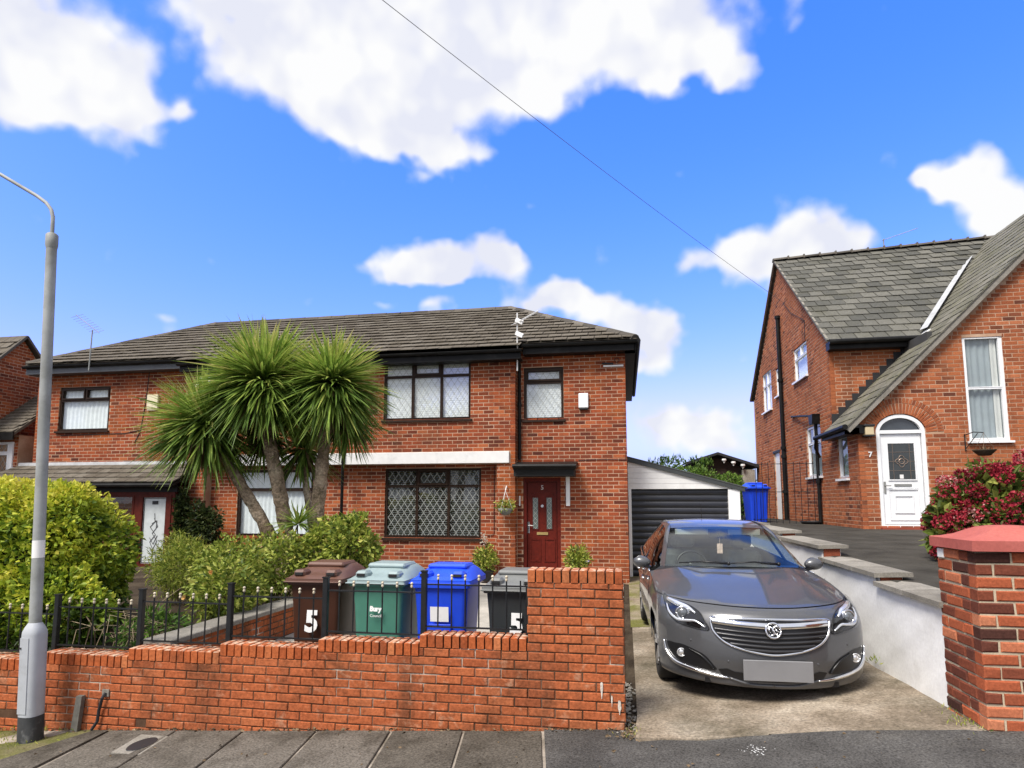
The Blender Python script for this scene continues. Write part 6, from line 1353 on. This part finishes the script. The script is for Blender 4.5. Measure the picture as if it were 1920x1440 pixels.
def twigs(b, base, c, r, n, seed=0, rad_=.008):
    g = random.Random(seed)
    for k in range(n):
        t = Vector((g.gauss(0, 1), g.gauss(0, 1), abs(g.gauss(.5, .7)))).normalized(); e = Vector(c) + Vector((t.x * r[0], t.y * r[1], t.z * r[2])) * g.uniform(.5, .95)
        s = Vector(base) + Vector((g.gauss(0, r[0] * .25), g.gauss(0, r[1] * .25), 0)); m = (s + e) / 2 + Vector((g.gauss(0, .06), g.gauss(0, .06), g.gauss(.04, .05)))
        b.tube([s, m, e], [rad_, rad_ * .7, rad_ * .3], 4, cap=False)
def bush(name, label, cat, base, blobs, mat, size, n, ratio=.5, twign=14, tintf=None, group=None, flowers=None, zmin=None, droop=.3, spread=.8, seed=1, shell=.5):
    t = thing(name, label, cat, base, group); b = MB()
    for i, (c, r, w) in enumerate(blobs):
        P, d, q = blob(int(n * w), c, r, shell, zmin if zmin is not None else base[2] + .02, seed=seed * 31 + i)
        tn = rng.normal(.5, .2, len(P)) + (tintf(P, d) if tintf else 0); leaves(b, P, d, size, np.clip(tn, 0, 1), ratio, droop, spread)
    tag(b.build('foliage', mat, t), kind='stuff')
    b = MB()
    for i, (c, r, w) in enumerate(blobs): twigs(b, (c[0], c[1], base[2]), c, r, twign, seed * 7 + i)
    b.build('stems', M['twig'], t)
    if flowers:
        fm, fn, fs = flowers; b = MB(); c, r, w = blobs[0]
        for i, (c, r, w) in enumerate(blobs):
            P, d, q = blob(fn, c, r, .95, zmin or base[2] + .1, seed=seed * 77 + i)
            for p, dd in zip(P, d):
                for k in range(5): leaves(b, np.array([p]), np.array([dd]), fs, [random.random()], .9, 0, .6)
        tag(b.build('flowers', fm, t), kind='stuff')
    return t
M['privet'] = leafmat('privet_gold', [(0, (.03, .06, .010)), (.25, (.11, .19, .020)), (.52, (.33, .41, .035)), (.8, (.56, .56, .06)), (1, (.68, .62, .10))])
M['shrub'] = leafmat('shrub_olive', [(0, (.03, .055, .012)), (.3, (.13, .19, .028)), (.6, (.33, .39, .06)), (1, (.60, .55, .15))])
M['shrub_dark'] = leafmat('ivy_dark', [(0, (.012, .022, .008)), (.5, (.035, .055, .015)), (.85, (.09, .11, .03)), (1, (.22, .10, .05))])
M['hedge_back'] = leafmat('hedge_back', [(0, (.02, .05, .010)), (.5, (.07, .15, .02)), (1, (.19, .30, .05))])
M['palm'] = leafmat('palm_leaf', [(0, (.038, .068, .016)), (.3, (.115, .200, .036)), (.6, (.27, .38, .070)), (.85, (.48, .50, .13)), (1, (.62, .52, .24))], .42, .3)
M['dead'] = leafmat('dead_leaf', [(0, (.05, .035, .02)), (1, (.27, .19, .11))], .8, .15)
M['hyd_leaf'] = leafmat('hydrangea_leaf', [(0, (.03, .05, .012)), (.5, (.13, .18, .03)), (1, (.42, .42, .10))])
M['hyd_flower'] = leafmat('hydrangea_flower', [(0, (.10, .006, .014)), (.5, (.30, .014, .032)), (.9, (.46, .05, .07)), (1, (.56, .32, .28))], .6, .25)
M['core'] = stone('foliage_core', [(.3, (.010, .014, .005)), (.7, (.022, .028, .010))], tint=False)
M['orange_bloom'] = leafmat('orange_bloom', [(0, (.6, .22, .06)), (1, (.8, .55, .2))])
M['white_bloom'] = leafmat('white_bloom', [(0, (.7, .65, .55)), (1, (.85, .82, .75))])
# golden privet hedge
hg = thing('privet_hedge', 'large golden privet hedge behind the railing beside the lamp post', 'hedge', (-6.3, 6.6, .1)); b = MB()
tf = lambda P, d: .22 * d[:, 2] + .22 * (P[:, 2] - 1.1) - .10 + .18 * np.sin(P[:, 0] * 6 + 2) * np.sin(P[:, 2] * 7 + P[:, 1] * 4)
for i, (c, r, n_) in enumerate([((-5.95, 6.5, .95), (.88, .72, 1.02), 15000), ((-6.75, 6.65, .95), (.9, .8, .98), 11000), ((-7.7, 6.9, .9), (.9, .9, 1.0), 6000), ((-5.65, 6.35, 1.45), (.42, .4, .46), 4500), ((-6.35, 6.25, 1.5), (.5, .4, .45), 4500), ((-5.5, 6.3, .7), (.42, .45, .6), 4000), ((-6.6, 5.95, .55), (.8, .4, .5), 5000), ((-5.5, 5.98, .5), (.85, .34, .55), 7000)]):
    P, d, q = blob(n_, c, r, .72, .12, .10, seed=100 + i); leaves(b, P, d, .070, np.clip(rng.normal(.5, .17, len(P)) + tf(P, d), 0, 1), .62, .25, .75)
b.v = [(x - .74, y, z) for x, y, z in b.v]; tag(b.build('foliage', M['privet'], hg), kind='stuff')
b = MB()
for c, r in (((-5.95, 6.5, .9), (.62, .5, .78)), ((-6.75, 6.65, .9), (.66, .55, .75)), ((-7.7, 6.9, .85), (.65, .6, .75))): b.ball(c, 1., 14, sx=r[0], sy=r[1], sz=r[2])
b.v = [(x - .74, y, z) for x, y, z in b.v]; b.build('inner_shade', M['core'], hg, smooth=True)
b = MB()
for k in range(26):
    x = random.uniform(-7.2, -5.5); b.tube([(x, 5.85 + random.random() * .3, .12), (x + random.gauss(0, .1), 5.8, .42), (x + random.gauss(0, .2), 5.85, .75)], [.008, .006, .003], 4, cap=False)
b.build('stems', M['twig'], hg)
# cordyline palm
cp_ = thing('cordyline_palm', 'multi-trunked cordyline palm with spiky green heads in the front garden', 'palm tree', (-5.25, 9.5, .25))
def trunk(pts, r0, r1):
    P = crom(np.array(pts, float), np.linspace(0, len(pts) - 1, 64)); rr = [(r0 + (r1 - r0) * k / 63) * (1 + .05 * math.sin(k * 1.1) + random.uniform(-.05, .05)) for k in range(64)]; rr[0] *= 1.35; rr[1] *= 1.12
    b = MB(); b.tube([tuple(p) for p in P], rr, 14); b.v = [(x + random.gauss(0, .004), y + random.gauss(0, .004), z + random.gauss(0, .006)) for x, y, z in b.v]; return b.build('trunk', M['wood_bark'], cp_, smooth=True)
trunk([(-5.28, 9.5, .2), (-5.32, 9.5, .9), (-5.55, 9.5, 1.9), (-5.85, 9.5, 3.05), (-5.88, 9.5, 3.55)], .135, .085)
trunk([(-5.0, 9.7, .2), (-4.98, 9.65, 1.0), (-4.88, 9.6, 2.0), (-4.80, 9.6, 3.1), (-4.72, 9.6, 3.55)], .125, .085)
trunk([(-5.45, 9.6, .2), (-5.72, 9.6, 1.1), (-6.2, 9.6, 1.85), (-6.65, 9.6, 2.5), (-6.9, 9.6, 2.95)], .115, .072)
trunk([(-5.15, 9.8, .2), (-5.1, 9.85, 1.0), (-5.3, 9.95, 1.9), (-5.45, 10.0, 2.5)], .075, .05)
def crown(c, R_, n, seed, squash=1., tilt=(0, 0), low=-.75, wid=.040, dead=70):
    g = np.random.default_rng(seed); b = MB(); dd = MB()
    for k in range(n + dead):
        isd = k >= n; z = g.uniform(-.95, -.3) if isd else 1 - (1 - low) * (g.random() ** .92); a = g.uniform(0, 2 * math.pi); r = math.sqrt(max(0, 1 - z * z))
        d = np.array((r * math.cos(a) + tilt[0], r * math.sin(a) + tilt[1], z)); d /= np.linalg.norm(d); Lf = R_ * g.uniform(.78, 1.08) * (.62 if isd else 1)
        side = np.cross(d, (0, 0, 1)); side = side / (np.linalg.norm(side) + 1e-6) if np.linalg.norm(side) > .05 else np.array((1., 0, 0)); side = side + g.normal(0, .25, 3); side -= d * (side @ d); side /= np.linalg.norm(side)
        sag = (.05 + .22 * (1 - max(0, z)) * g.uniform(.4, 1.3)) * (1.6 if isd else 1); m = 7; rows = []; ff = g.uniform(-.22, .22, 2)
        for i in range(m):
            t = i / (m - 1); p = np.array(c) + d * Lf * (.06 + .94 * t) + np.array((ff[0], ff[1], 0)) * t * t * Lf + np.array((0, 0, -sag * Lf * t ** 2.2)); w = wid * (.55 + 1.1 * t) * (1 - t) ** .55 if t < 1 else 0; w = max(w, .0015)
            rows.append([p - side * w * .5, p + np.cross(side, d) * -w * .18, p + side * w * .5])
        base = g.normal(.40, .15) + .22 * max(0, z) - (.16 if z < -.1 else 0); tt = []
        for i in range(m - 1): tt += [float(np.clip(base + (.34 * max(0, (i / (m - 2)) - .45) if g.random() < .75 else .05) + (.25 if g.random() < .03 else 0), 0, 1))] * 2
        (dd if isd else b).grid(np.array(rows), t=tt if not isd else float(g.random()))
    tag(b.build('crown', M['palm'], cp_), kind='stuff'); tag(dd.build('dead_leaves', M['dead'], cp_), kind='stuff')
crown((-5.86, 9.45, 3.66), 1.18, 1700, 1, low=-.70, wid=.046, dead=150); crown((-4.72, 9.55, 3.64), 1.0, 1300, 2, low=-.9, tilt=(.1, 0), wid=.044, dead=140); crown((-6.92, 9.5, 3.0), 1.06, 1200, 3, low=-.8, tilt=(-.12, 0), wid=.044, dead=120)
crown((-5.45, 10.05, 2.62), .75, 260, 4, low=-.9, dead=60); crown((-4.62, 10.0, 3.1), .72, 260, 5, low=-.95, dead=50); crown((-5.08, 9.3, 1.36), .48, 110, 6, low=-.25, wid=.028, dead=6); crown((-6.1, 9.9, 2.9), .8, 200, 7, low=-.95, dead=90)
# bed of shrubs in front of the palm
bush('garden_shrub', 'yellow-green leafy shrub below the palm, next to the brown bin', 'shrub', (-4.25, 9.0, .2), [((-3.95, 8.8, .95), (.36, .4, .62), 1), ((-4.45, 9.0, .85), (.42, .4, .55), .9)], M['shrub'], .085, 3800, .55, group=None, seed=3)
bush('garden_shrub', 'sprawling olive shrub with a few orange blooms in the middle of the bed', 'shrub', (-5.3, 7.8, .2), [((-5.25, 7.9, .72), (.55, .5, .48), 1), ((-4.85, 7.2, .6), (.32, .5, .38), .7), ((-5.0, 8.6, .8), (.5, .45, .5), .8)], M['shrub'], .075, 3600, .5, seed=4, flowers=(M['orange_bloom'], 3, .045), shell=.35)
bush('garden_shrub', 'feathery grey-green shrub beside the porch door of number 3', 'shrub', (-6.6, 8.8, .2), [((-6.45, 8.6, .72), (.5, .5, .42), 1), ((-7.1, 9.2, .75), (.4, .4, .45), .7)], M['shrub'], .085, 3600, .16, seed=5, shell=.3, droop=.0)
bush('fern', 'dark fern fronds low in the bed behind the railing', 'fern', (-4.95, 6.1, .2), [((-4.95, 6.1, .34), (.28, .32, .22), 1)], M['hedge_back'], .11, 500, .25, seed=6, twign=8)
bush('climbing_plant', 'dark climbing plant on the brick pier between porch and window', 'climber', (-9.9, 13.5, .1), [((-9.85, 13.45, 1.15), (.55, .18, .52), 1), ((-10.3, 13.4, 1.3), (.16, .16, .8), .6)], M['shrub_dark'], .10, 2600, .6, seed=7, shell=.2)
b = MB()   # dry stems tangled at the front of the bed
for k in range(34):
    x, y = random.gauss(-5.2, .18), random.uniform(5.68, 6.3); h = random.uniform(.25, .6); b.tube([(x, y, .2), (x + random.gauss(0, .12), y + random.gauss(0, .08), .2 + h * .6), (x + random.gauss(0, .3), y + random.gauss(0, .15), .2 + h * random.uniform(.4, 1))], [.005, .004, .002], 4, cap=False)
tag(b.build('dry_stems', paint('straw', (.34, .27, .17), .8, .3, 20)), 'tangle of dry straw stems at the front of the planting bed', 'dead plant', kind='stuff')
# red hydrangea on the terrace
hy = thing('hydrangea_bush', 'hydrangea bush with deep red flower heads behind the gate pillar', 'bush', (4.3, 8.4, 1.0))
b = MB(); fl = MB(); g = np.random.default_rng(5)
for i, (c, r, n_) in enumerate([((4.3, 8.4, 1.55), (.62, .5, .55), 2400), ((4.95, 8.5, 1.6), (.6, .5, .6), 2000), ((3.9, 8.25, 1.35), (.36, .35, .34), 900)]):
    P, d, q = blob(n_, c, r, .55, 1.02, .12, seed=200 + i); leaves(b, P, d, .13, np.clip(rng.normal(.45, .25, len(P)), 0, 1), .6, .3, .6)
    P, d, q = blob(int(130 * r[0] * r[2] / .36), c, (r[0] * 1.08, r[1] * 1.1, r[2] * 1.06), .97, 1.08, .08, seed=300 + i)
    for p, dd in zip(P, d):
        if dd[1] > .55: continue
        R0 = g.uniform(.07, .105); m = 120; e = g.normal(0, 1, (m, 3)); e /= np.linalg.norm(e, axis=1, keepdims=True); Q = p + e * np.array((R0, R0, R0 * .72)); tn = g.normal(.48, .2) if g.random() > .06 else .97
        leaves(fl, Q, e, .030, np.clip(g.normal(tn, .14, m), 0, 1), .95, 0, .8)
tag(b.build('foliage', M['hyd_leaf'], hy), kind='stuff'); tag(fl.build('flower_heads', M['hyd_flower'], hy), kind='stuff')
b = MB(); twigs(b, (4.4, 8.4, 1.0), (4.4, 8.4, 1.4), (.7, .5, .5), 40, 9); b.build('stems', M['twig'], hy)
# hedge and shed beyond the garage
b = MB(); bh = thing('back_hedge', 'bright green garden hedge showing above the garage roof', 'hedge', (2.4, 22, 0))
for i, (c, r, n_) in enumerate([((1.3, 22, 1.9), (.9, .9, 1.25), 3500), ((2.3, 22, 1.7), (1.0, .9, 1.28), 4500), ((3.3, 21.8, 1.5), (.75, .8, 1.1), 4000), ((.4, 22.2, 1.7), (.8, .8, 1.2), 1500)]):
    P, d, q = blob(n_, c, r, .8, .1, .09, seed=400 + i); leaves(b, P, d, .10, np.clip(rng.normal(.5, .2, len(P)) + .25 * d[:, 2], 0, 1), .5, -.1, .8)
for k in range(50): x = random.uniform(.7, 2.9); leaves(b, np.array([[x, 21.9, 2.95 + random.random() * .2 - .1 * abs(x - 1.8)]] * 6) + rng.normal(0, .05, (6, 3)), np.array([[0, 0, 1.]] * 6), .14, rng.random(6), .3, -.4, .4)
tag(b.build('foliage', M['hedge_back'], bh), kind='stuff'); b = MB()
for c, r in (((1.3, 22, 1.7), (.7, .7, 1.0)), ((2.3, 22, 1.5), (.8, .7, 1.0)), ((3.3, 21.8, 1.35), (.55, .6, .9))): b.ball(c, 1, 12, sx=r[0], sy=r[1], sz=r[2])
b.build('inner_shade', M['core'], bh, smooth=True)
sh = thing('garden_shed', 'dark timber outbuilding with pebble-dashed end beyond the hedge', 'shed', (3.6, 24.5, .5))
b = MB(); b.prism([(2.6, .5), (4.45, .5), (4.45, 2.85), (3.35, 3.35), (2.6, 3.1)], 'y', 24.2, 26.5); b.build('wall', paint('shed_wood', (.045, .028, .02), .8, .3, 9), sh)
b = MB(); b.box(4.20, 4.62, 23.9, 24.6, .5, 2.86); b.build('end_pier', stone('pebbledash', [(.3, (.20, .18, .15)), (.7, (.42, .39, .34))], tint=False, fine=40, fstr=.5, bump=1.), sh)
b = MB(); b.add([(2.2, 23.8, 3.14), (3.35, 23.8, 3.50), (4.75, 23.8, 3.02), (2.2, 26.8, 3.14), (3.35, 26.8, 3.50), (4.75, 26.8, 3.02), (2.2, 23.8, 3.05), (3.35, 23.8, 3.41), (4.75, 23.8, 2.92), (4.75, 26.8, 2.92), (2.2, 26.8, 3.05)], [(0, 1, 4, 3), (1, 2, 5, 4), (0, 6, 7, 1), (1, 7, 8, 2), (2, 8, 9, 5), (6, 10, 9, 8, 7)]); b.build('roof', M['cable'], sh)
for k in range(3): b = MB(); b.lathe([(.0, .0), (.07, -.0), (.08, -.06), (.02, -.14), (.03, -.15)], (3.55 + k * .32, 23.75, 3.25 - k * .10), 8); b.build('hanging_lamp', M['white_plain'], sh)
tr = thing('distant_tree', 'small dark conifer in the gap beside house 7', 'tree', (4.85, 27, .5)); b = MB(); b.tube([(4.85, 27, .5), (4.85, 27, 2.2)], [.06, .02], 6); b.build('trunk', M['twig'], tr)
b = MB()
for i, c in enumerate(((4.7, 27, 1.9), (5.0, 27, 1.8))): P, d, q = blob(900, c, (.3, .3, .95), .3, .6, seed=500 + i); leaves(b, P, d, .12, np.clip(rng.normal(.25, .15, len(P)), 0, 1), .3, -.4, .5)
tag(b.build('crown', M['hedge_back'], tr), kind='stuff')
# iron gate and railing at the side of house 7
ig = thing('iron_gate', 'black iron side gate with thin bars beside house 7', 'gate', (3.9, 16.8, 1.15)); 
for x in np.linspace(3.30, 4.68, 10): b = MB(); b.tube([(x, 17.0, 1.15), (x, 17.0, 2.72)], .0075, 6); b.build('bar', M['iron'], ig)
b = MB(); b.box(3.28, 4.70, 16.99, 17.01, 2.66, 2.675); b.box(3.28, 4.70, 16.99, 17.01, 1.95, 1.965); b.box(3.28, 4.70, 16.99, 17.01, 1.25, 1.265); b.build('rail', M['iron'], ig)
# ------------------------------------------------------------------ small things on the houses
def pot_plant(label, loc, seed, white=False, wood=True):
    t = thing('potted_plant', label, 'potted plant', loc); x, y, z = loc; b = MB(); b.lathe([(0, 0), (.13, 0), (.19, .20), (.205, .20), (.205, .235), (.18, .235), (.17, .19), (0, .19)], loc, 14); b.build('pot', M['cable'], t, angle=40)
    b = MB(); P, d, q = blob(900, (x, y, z + .45), (.26, .22, .30), .3, z + .22, seed=seed); leaves(b, P, d, .085, np.clip(rng.normal(.5, .25, len(P)), 0, 1), .35, .1, .8)
    for k in range(10): a = random.uniform(0, 6.28); C0 = np.array([[x, y, z + .3 + .03 * j] for j in range(4)]); leaves(b, C0, np.array([[math.cos(a), math.sin(a) * .5, .8]] * 4), .30, np.array([.6] * 4), .16, .0, .15)
    tag(b.build('foliage', M['shrub'], t), kind='stuff'); b = MB()
    if white:
        b.tube([(x, y, z + .2), (x + .02, y, z + .6), (x - .03, y, z + .86)], [.008, .007, .004], 5); b.build('stem', M['twig'], t); b = MB()
        for k in range(26): leaves(b, np.array([[x - .05 + random.gauss(0, .05), y - .03, z + .86 + random.gauss(0, .06)]]), np.array([[0, -1, .2]]), .06, [random.random()], .9, 0, .9)
        tag(b.build('flowers', M['white_bloom'], t), kind='stuff')
    else:
        b.tube([(x + .03, y, z + .2), (x + .02, y, z + .55), (x + .01, y, z + .72), (x - .06, y, z + .80)], [.014, .013, .012, .005], 6); b.build('stem', M['cable'], t)
        b = MB()
        for k in range(8): leaves(b, np.array([[x + .2 + random.gauss(0, .04), y - .1, z + .42 + random.gauss(0, .04)]]), np.array([[0, -1, .2]]), .05, [random.random()], .9, 0, .9)
        tag(b.build('flowers', paint('lilac', (.42, .36, .6), .7), t), kind='stuff')
pot_plant('potted plant with white blooms left of the hanging basket pier', (-3.0, 13.55, .02), 61, True)
pot_plant('potted plant in black pot to the right of the red door', (-1.0, 13.5, .06), 62)
hb_ = thing('hanging_basket', 'hanging basket on the brick pier left of the red door', 'hanging basket', (-2.55, 13.5, 1.5))
b = MB(); b.lathe([(0, 0), (.09, .02), (.15, .09), (.165, .15), (.15, .15), (.0, .13)], (-2.55, 13.5, 1.42), 14); b.build('bowl', paint('basket_grey', (.16, .165, .15), .8, .3, 30), hb_, smooth=True)
b = MB(); 
for a in (0, 2.1, 4.2): b.tube([(-2.55 + .15 * math.cos(a), 13.5 + .15 * math.sin(a), 1.56), (-2.55, 13.5, 1.95)], .005, 4)
b.tube([(-2.55, 13.735, 2.03), (-2.55, 13.62, 2.05), (-2.55, 13.5, 1.95)], .011, 6); b.build('bracket_chain', M['white_plain'], hb_)
b = MB(); P, d, q = blob(420, (-2.55, 13.5, 1.63), (.21, .19, .13), .3, 1.45, seed=70); leaves(b, P, d, .07, np.clip(rng.normal(.55, .25, len(P)), 0, 1), .35, .3, .8); tag(b.build('foliage', M['shrub'], hb_), kind='stuff')
hb7 = thing('hanging_basket', 'dark empty hanging basket under the tall window of house 7', 'hanging basket', (6.93, 13.75, 2.62))
b = MB(); b.lathe([(0, 0), (.10, .01), (.19, .10), (.20, .12), (.18, .12), (0, .08)], (6.93, 13.72, 2.60), 14); b.build('bowl', M['soil'], hb7, smooth=True)
b = MB(); b.tube([(6.73, 13.985, 2.72), (6.73, 13.985, 3.06)], .011, 6); b.tube([(6.73, 13.98, 3.04), (6.80, 13.8, 3.08), (6.93, 13.70, 3.06)], .010, 6); b.tube([(6.73, 13.98, 2.76), (6.85, 13.75, 3.05)], .008, 6); b.build('bracket', M['iron'], hb7)
b = MB()
for a in (0, 2.1, 4.2): b.tube([(6.93 + .19 * math.cos(a), 13.72 + .19 * math.sin(a), 2.71), (6.93, 13.70, 3.06)], .003, 4)
b.build('chain', M['twig'], hb7); b = MB(); leaves(b, np.array([6.93, 13.7, 2.70]) + rng.normal(0, .05, (40, 3)) * np.array((1, 1, .3)), np.array([[0, 0, 1.]] * 40), .09, rng.random(40), .12, 0, .6); b.build('dry_plant', M['dead'], hb7)
def alarm(label, x, y, z, w, h, c, dark=False):
    t = thing('alarm_box', label, 'alarm box', (x, y, z)); b = MB(); b.rbox(x - w / 2, x + w / 2, y - .075, y - .008, z - h / 2, z + h / 2, .012); b.build('cover', c, t); b = MB(); b.rbox(x - w * .46, x + w * .46, y - .066, y - .01, z - h / 2 - .035, z - h / 2 + .002, .006); b.build('light_strip', M['cable'] if dark else M['finial'], t)
alarm('plain white alarm box to the right of the small upstairs window', -.87, BAY, 3.95, .215, .33, M['white_upvc'], True); alarm('cream alarm box beside the palm on the neighbouring house', -11.72, BAY, 4.22, .32, .37, paint('cream', (.66, .60, .42), .5, .15, 8))
ln = thing('wall_lantern', 'small cream wall lantern left of the arched white door', 'lantern', (4.92, 13.9, 3.1)); b = MB(); b.rbox(4.84, 5.0, 13.80, 13.98, 3.06, 3.23, .01); b.build('glass', paint('lantern_glass', (.55, .45, .28), .3), ln); b = MB(); b.rbox(4.82, 5.02, 13.785, 13.985, 3.235, 3.28, .01); b.rbox(4.83, 5.01, 13.79, 13.985, 3.03, 3.06, .008); b.build('cap', M['cable'], ln)
# aerials
def aerial(label, foot, top, boom, els, m=M['lead'], panel=None):
    t = thing('tv_aerial', label, 'aerial', foot); b = MB(); b.tube([foot, top], .016, 6); b.build('mast', m, t)
    b = MB(); A, B = Vector(boom[0]), Vector(boom[1]); b.tube([A, B], .010, 6)
    for k in range(els): p = A + (B - A) * (k + .5) / els; b.tube([p - Vector((.10, .08, .06)), p + Vector((.10, .08, .06))], .005, 4)
    b.build('boom', m, t)
    if panel:
        for q in panel: b = MB(); b.obox(q, (.075, .015, -.035), (.01, .02, .015), (.01, .008, .035)); b.build('reflector', M['white_plain'], t)
aerial('white aerial with two reflectors on the eave of number 5', (-2.30, 13.58, 4.60), (-2.30, 13.58, 5.92), ((-2.35, 13.55, 5.66), (-1.82, 13.5, 5.92)), 9, panel=[(-2.25, 13.55, 5.72), (-2.25, 13.55, 5.42)], m=M['white_plain'])
aerial('thin grey aerial above the porch end of the semi on the left', (-13.27, 13.55, 5.0), (-13.25, 13.55, 6.05), ((-13.0, 13.5, 5.95), (-13.62, 13.4, 6.42)), 9, m=M['post_grey'])
aerial('fine aerial on the slate ridge of house 7', (7.80, 19.9, 9.15), (7.80, 19.9, 9.56), ((7.76, 19.9, 9.52), (8.66, 19.7, 9.74)), 12, m=M['post_grey'])
# overhead cable
E_, S0 = np.array((4.74, 17.17, 6.50)), np.array((-2.30, 5.5, 6.72)); D_ = S0 - E_; pts = []
for k in range(61): t = k / 60 * 2.1; p = E_ + D_ * t; pts.append((p[0], p[1], p[2] - .42 * t * (2.1 - t) / 1.1 + .42 * t * 1.0))
b = MB(); b.tube(pts, .0038, 5); tag(b.build('overhead_cable', paint('cable_grey', (.16, .17, .20), .6)), 'thin overhead cable running from the sky down to house 7', 'cable')
# litter: leaves and grit along the foot of the wall, weeds at the drive edges
b = MB()
for k in range(420):
    x = random.uniform(-6, -.05); y = FY - abs(random.gauss(0, .03)) - .004; leaves(b, np.array([[x, y, pav(x) + .008]]), np.array([[random.gauss(0, 1), random.gauss(0, 1), .05]]), random.choice((.015, .02, .035)), [random.random()], .6, .0, .1)
for k in range(120):
    x, y = random.gauss(-.02, .05), random.uniform(5.1, 5.6); leaves(b, np.array([[x, y, pav(0) + .012]]), np.array([[random.gauss(0, 1), random.gauss(0, 1), .1]]), .03, [random.random()], .6, 0, .2)
for k in range(60):
    x, y = random.uniform(-5.6, 2.4), random.uniform(4.4, 5.2); leaves(b, np.array([[x, y, pav(x) + .010]]), np.array([[random.gauss(0, 1), random.gauss(0, 1), .05]]), .03, [random.random()], .6, 0, .1)
tag(b.build('leaf_litter', M['dead']), 'scattered dead leaves along the foot of the wall', 'leaves', kind='stuff')
b = MB()
for cx_, cy_, n_, s_ in ((2.38, 5.15, 60, .035), (2.33, 5.35, 30, .03), (2.38, 6.9, 25, .05), (.02, 5.25, 25, .03), (-5.6, 5.0, 120, .03), (-5.9, 4.8, 160, .035), (-5.45, 5.28, 40, .04)):
    C0 = np.array([cx_, cy_, 0]) + rng.normal(0, 1, (n_, 3)) * np.array((.06 if cx_ > -1 else .25, .08, 0)); C0[:, 2] = [pav(min(x, 2.6)) + .01 for x in C0[:, 0]]; leaves(b, C0, np.array([[0, 0, 1.]] * n_), s_, np.clip(rng.normal(.55, .2, n_), 0, 1), .25, -.2, .6)
tag(b.build('weeds', M['shrub']), 'small weeds and moss at the edges of the drive and lamp post', 'weeds', kind='stuff')
b = MB()
for k in range(160):
    x = -.01 + random.gauss(0, .035); y = random.uniform(5.2, 6.6); s = random.uniform(.006, .02); b.ball((x, y, drv(.05, y) - .012), s, 6, sz=.6, t=random.random())
tag(b.build('grit', M['coping']), 'loose grit between brick pier and drive', 'gravel', kind='stuff')
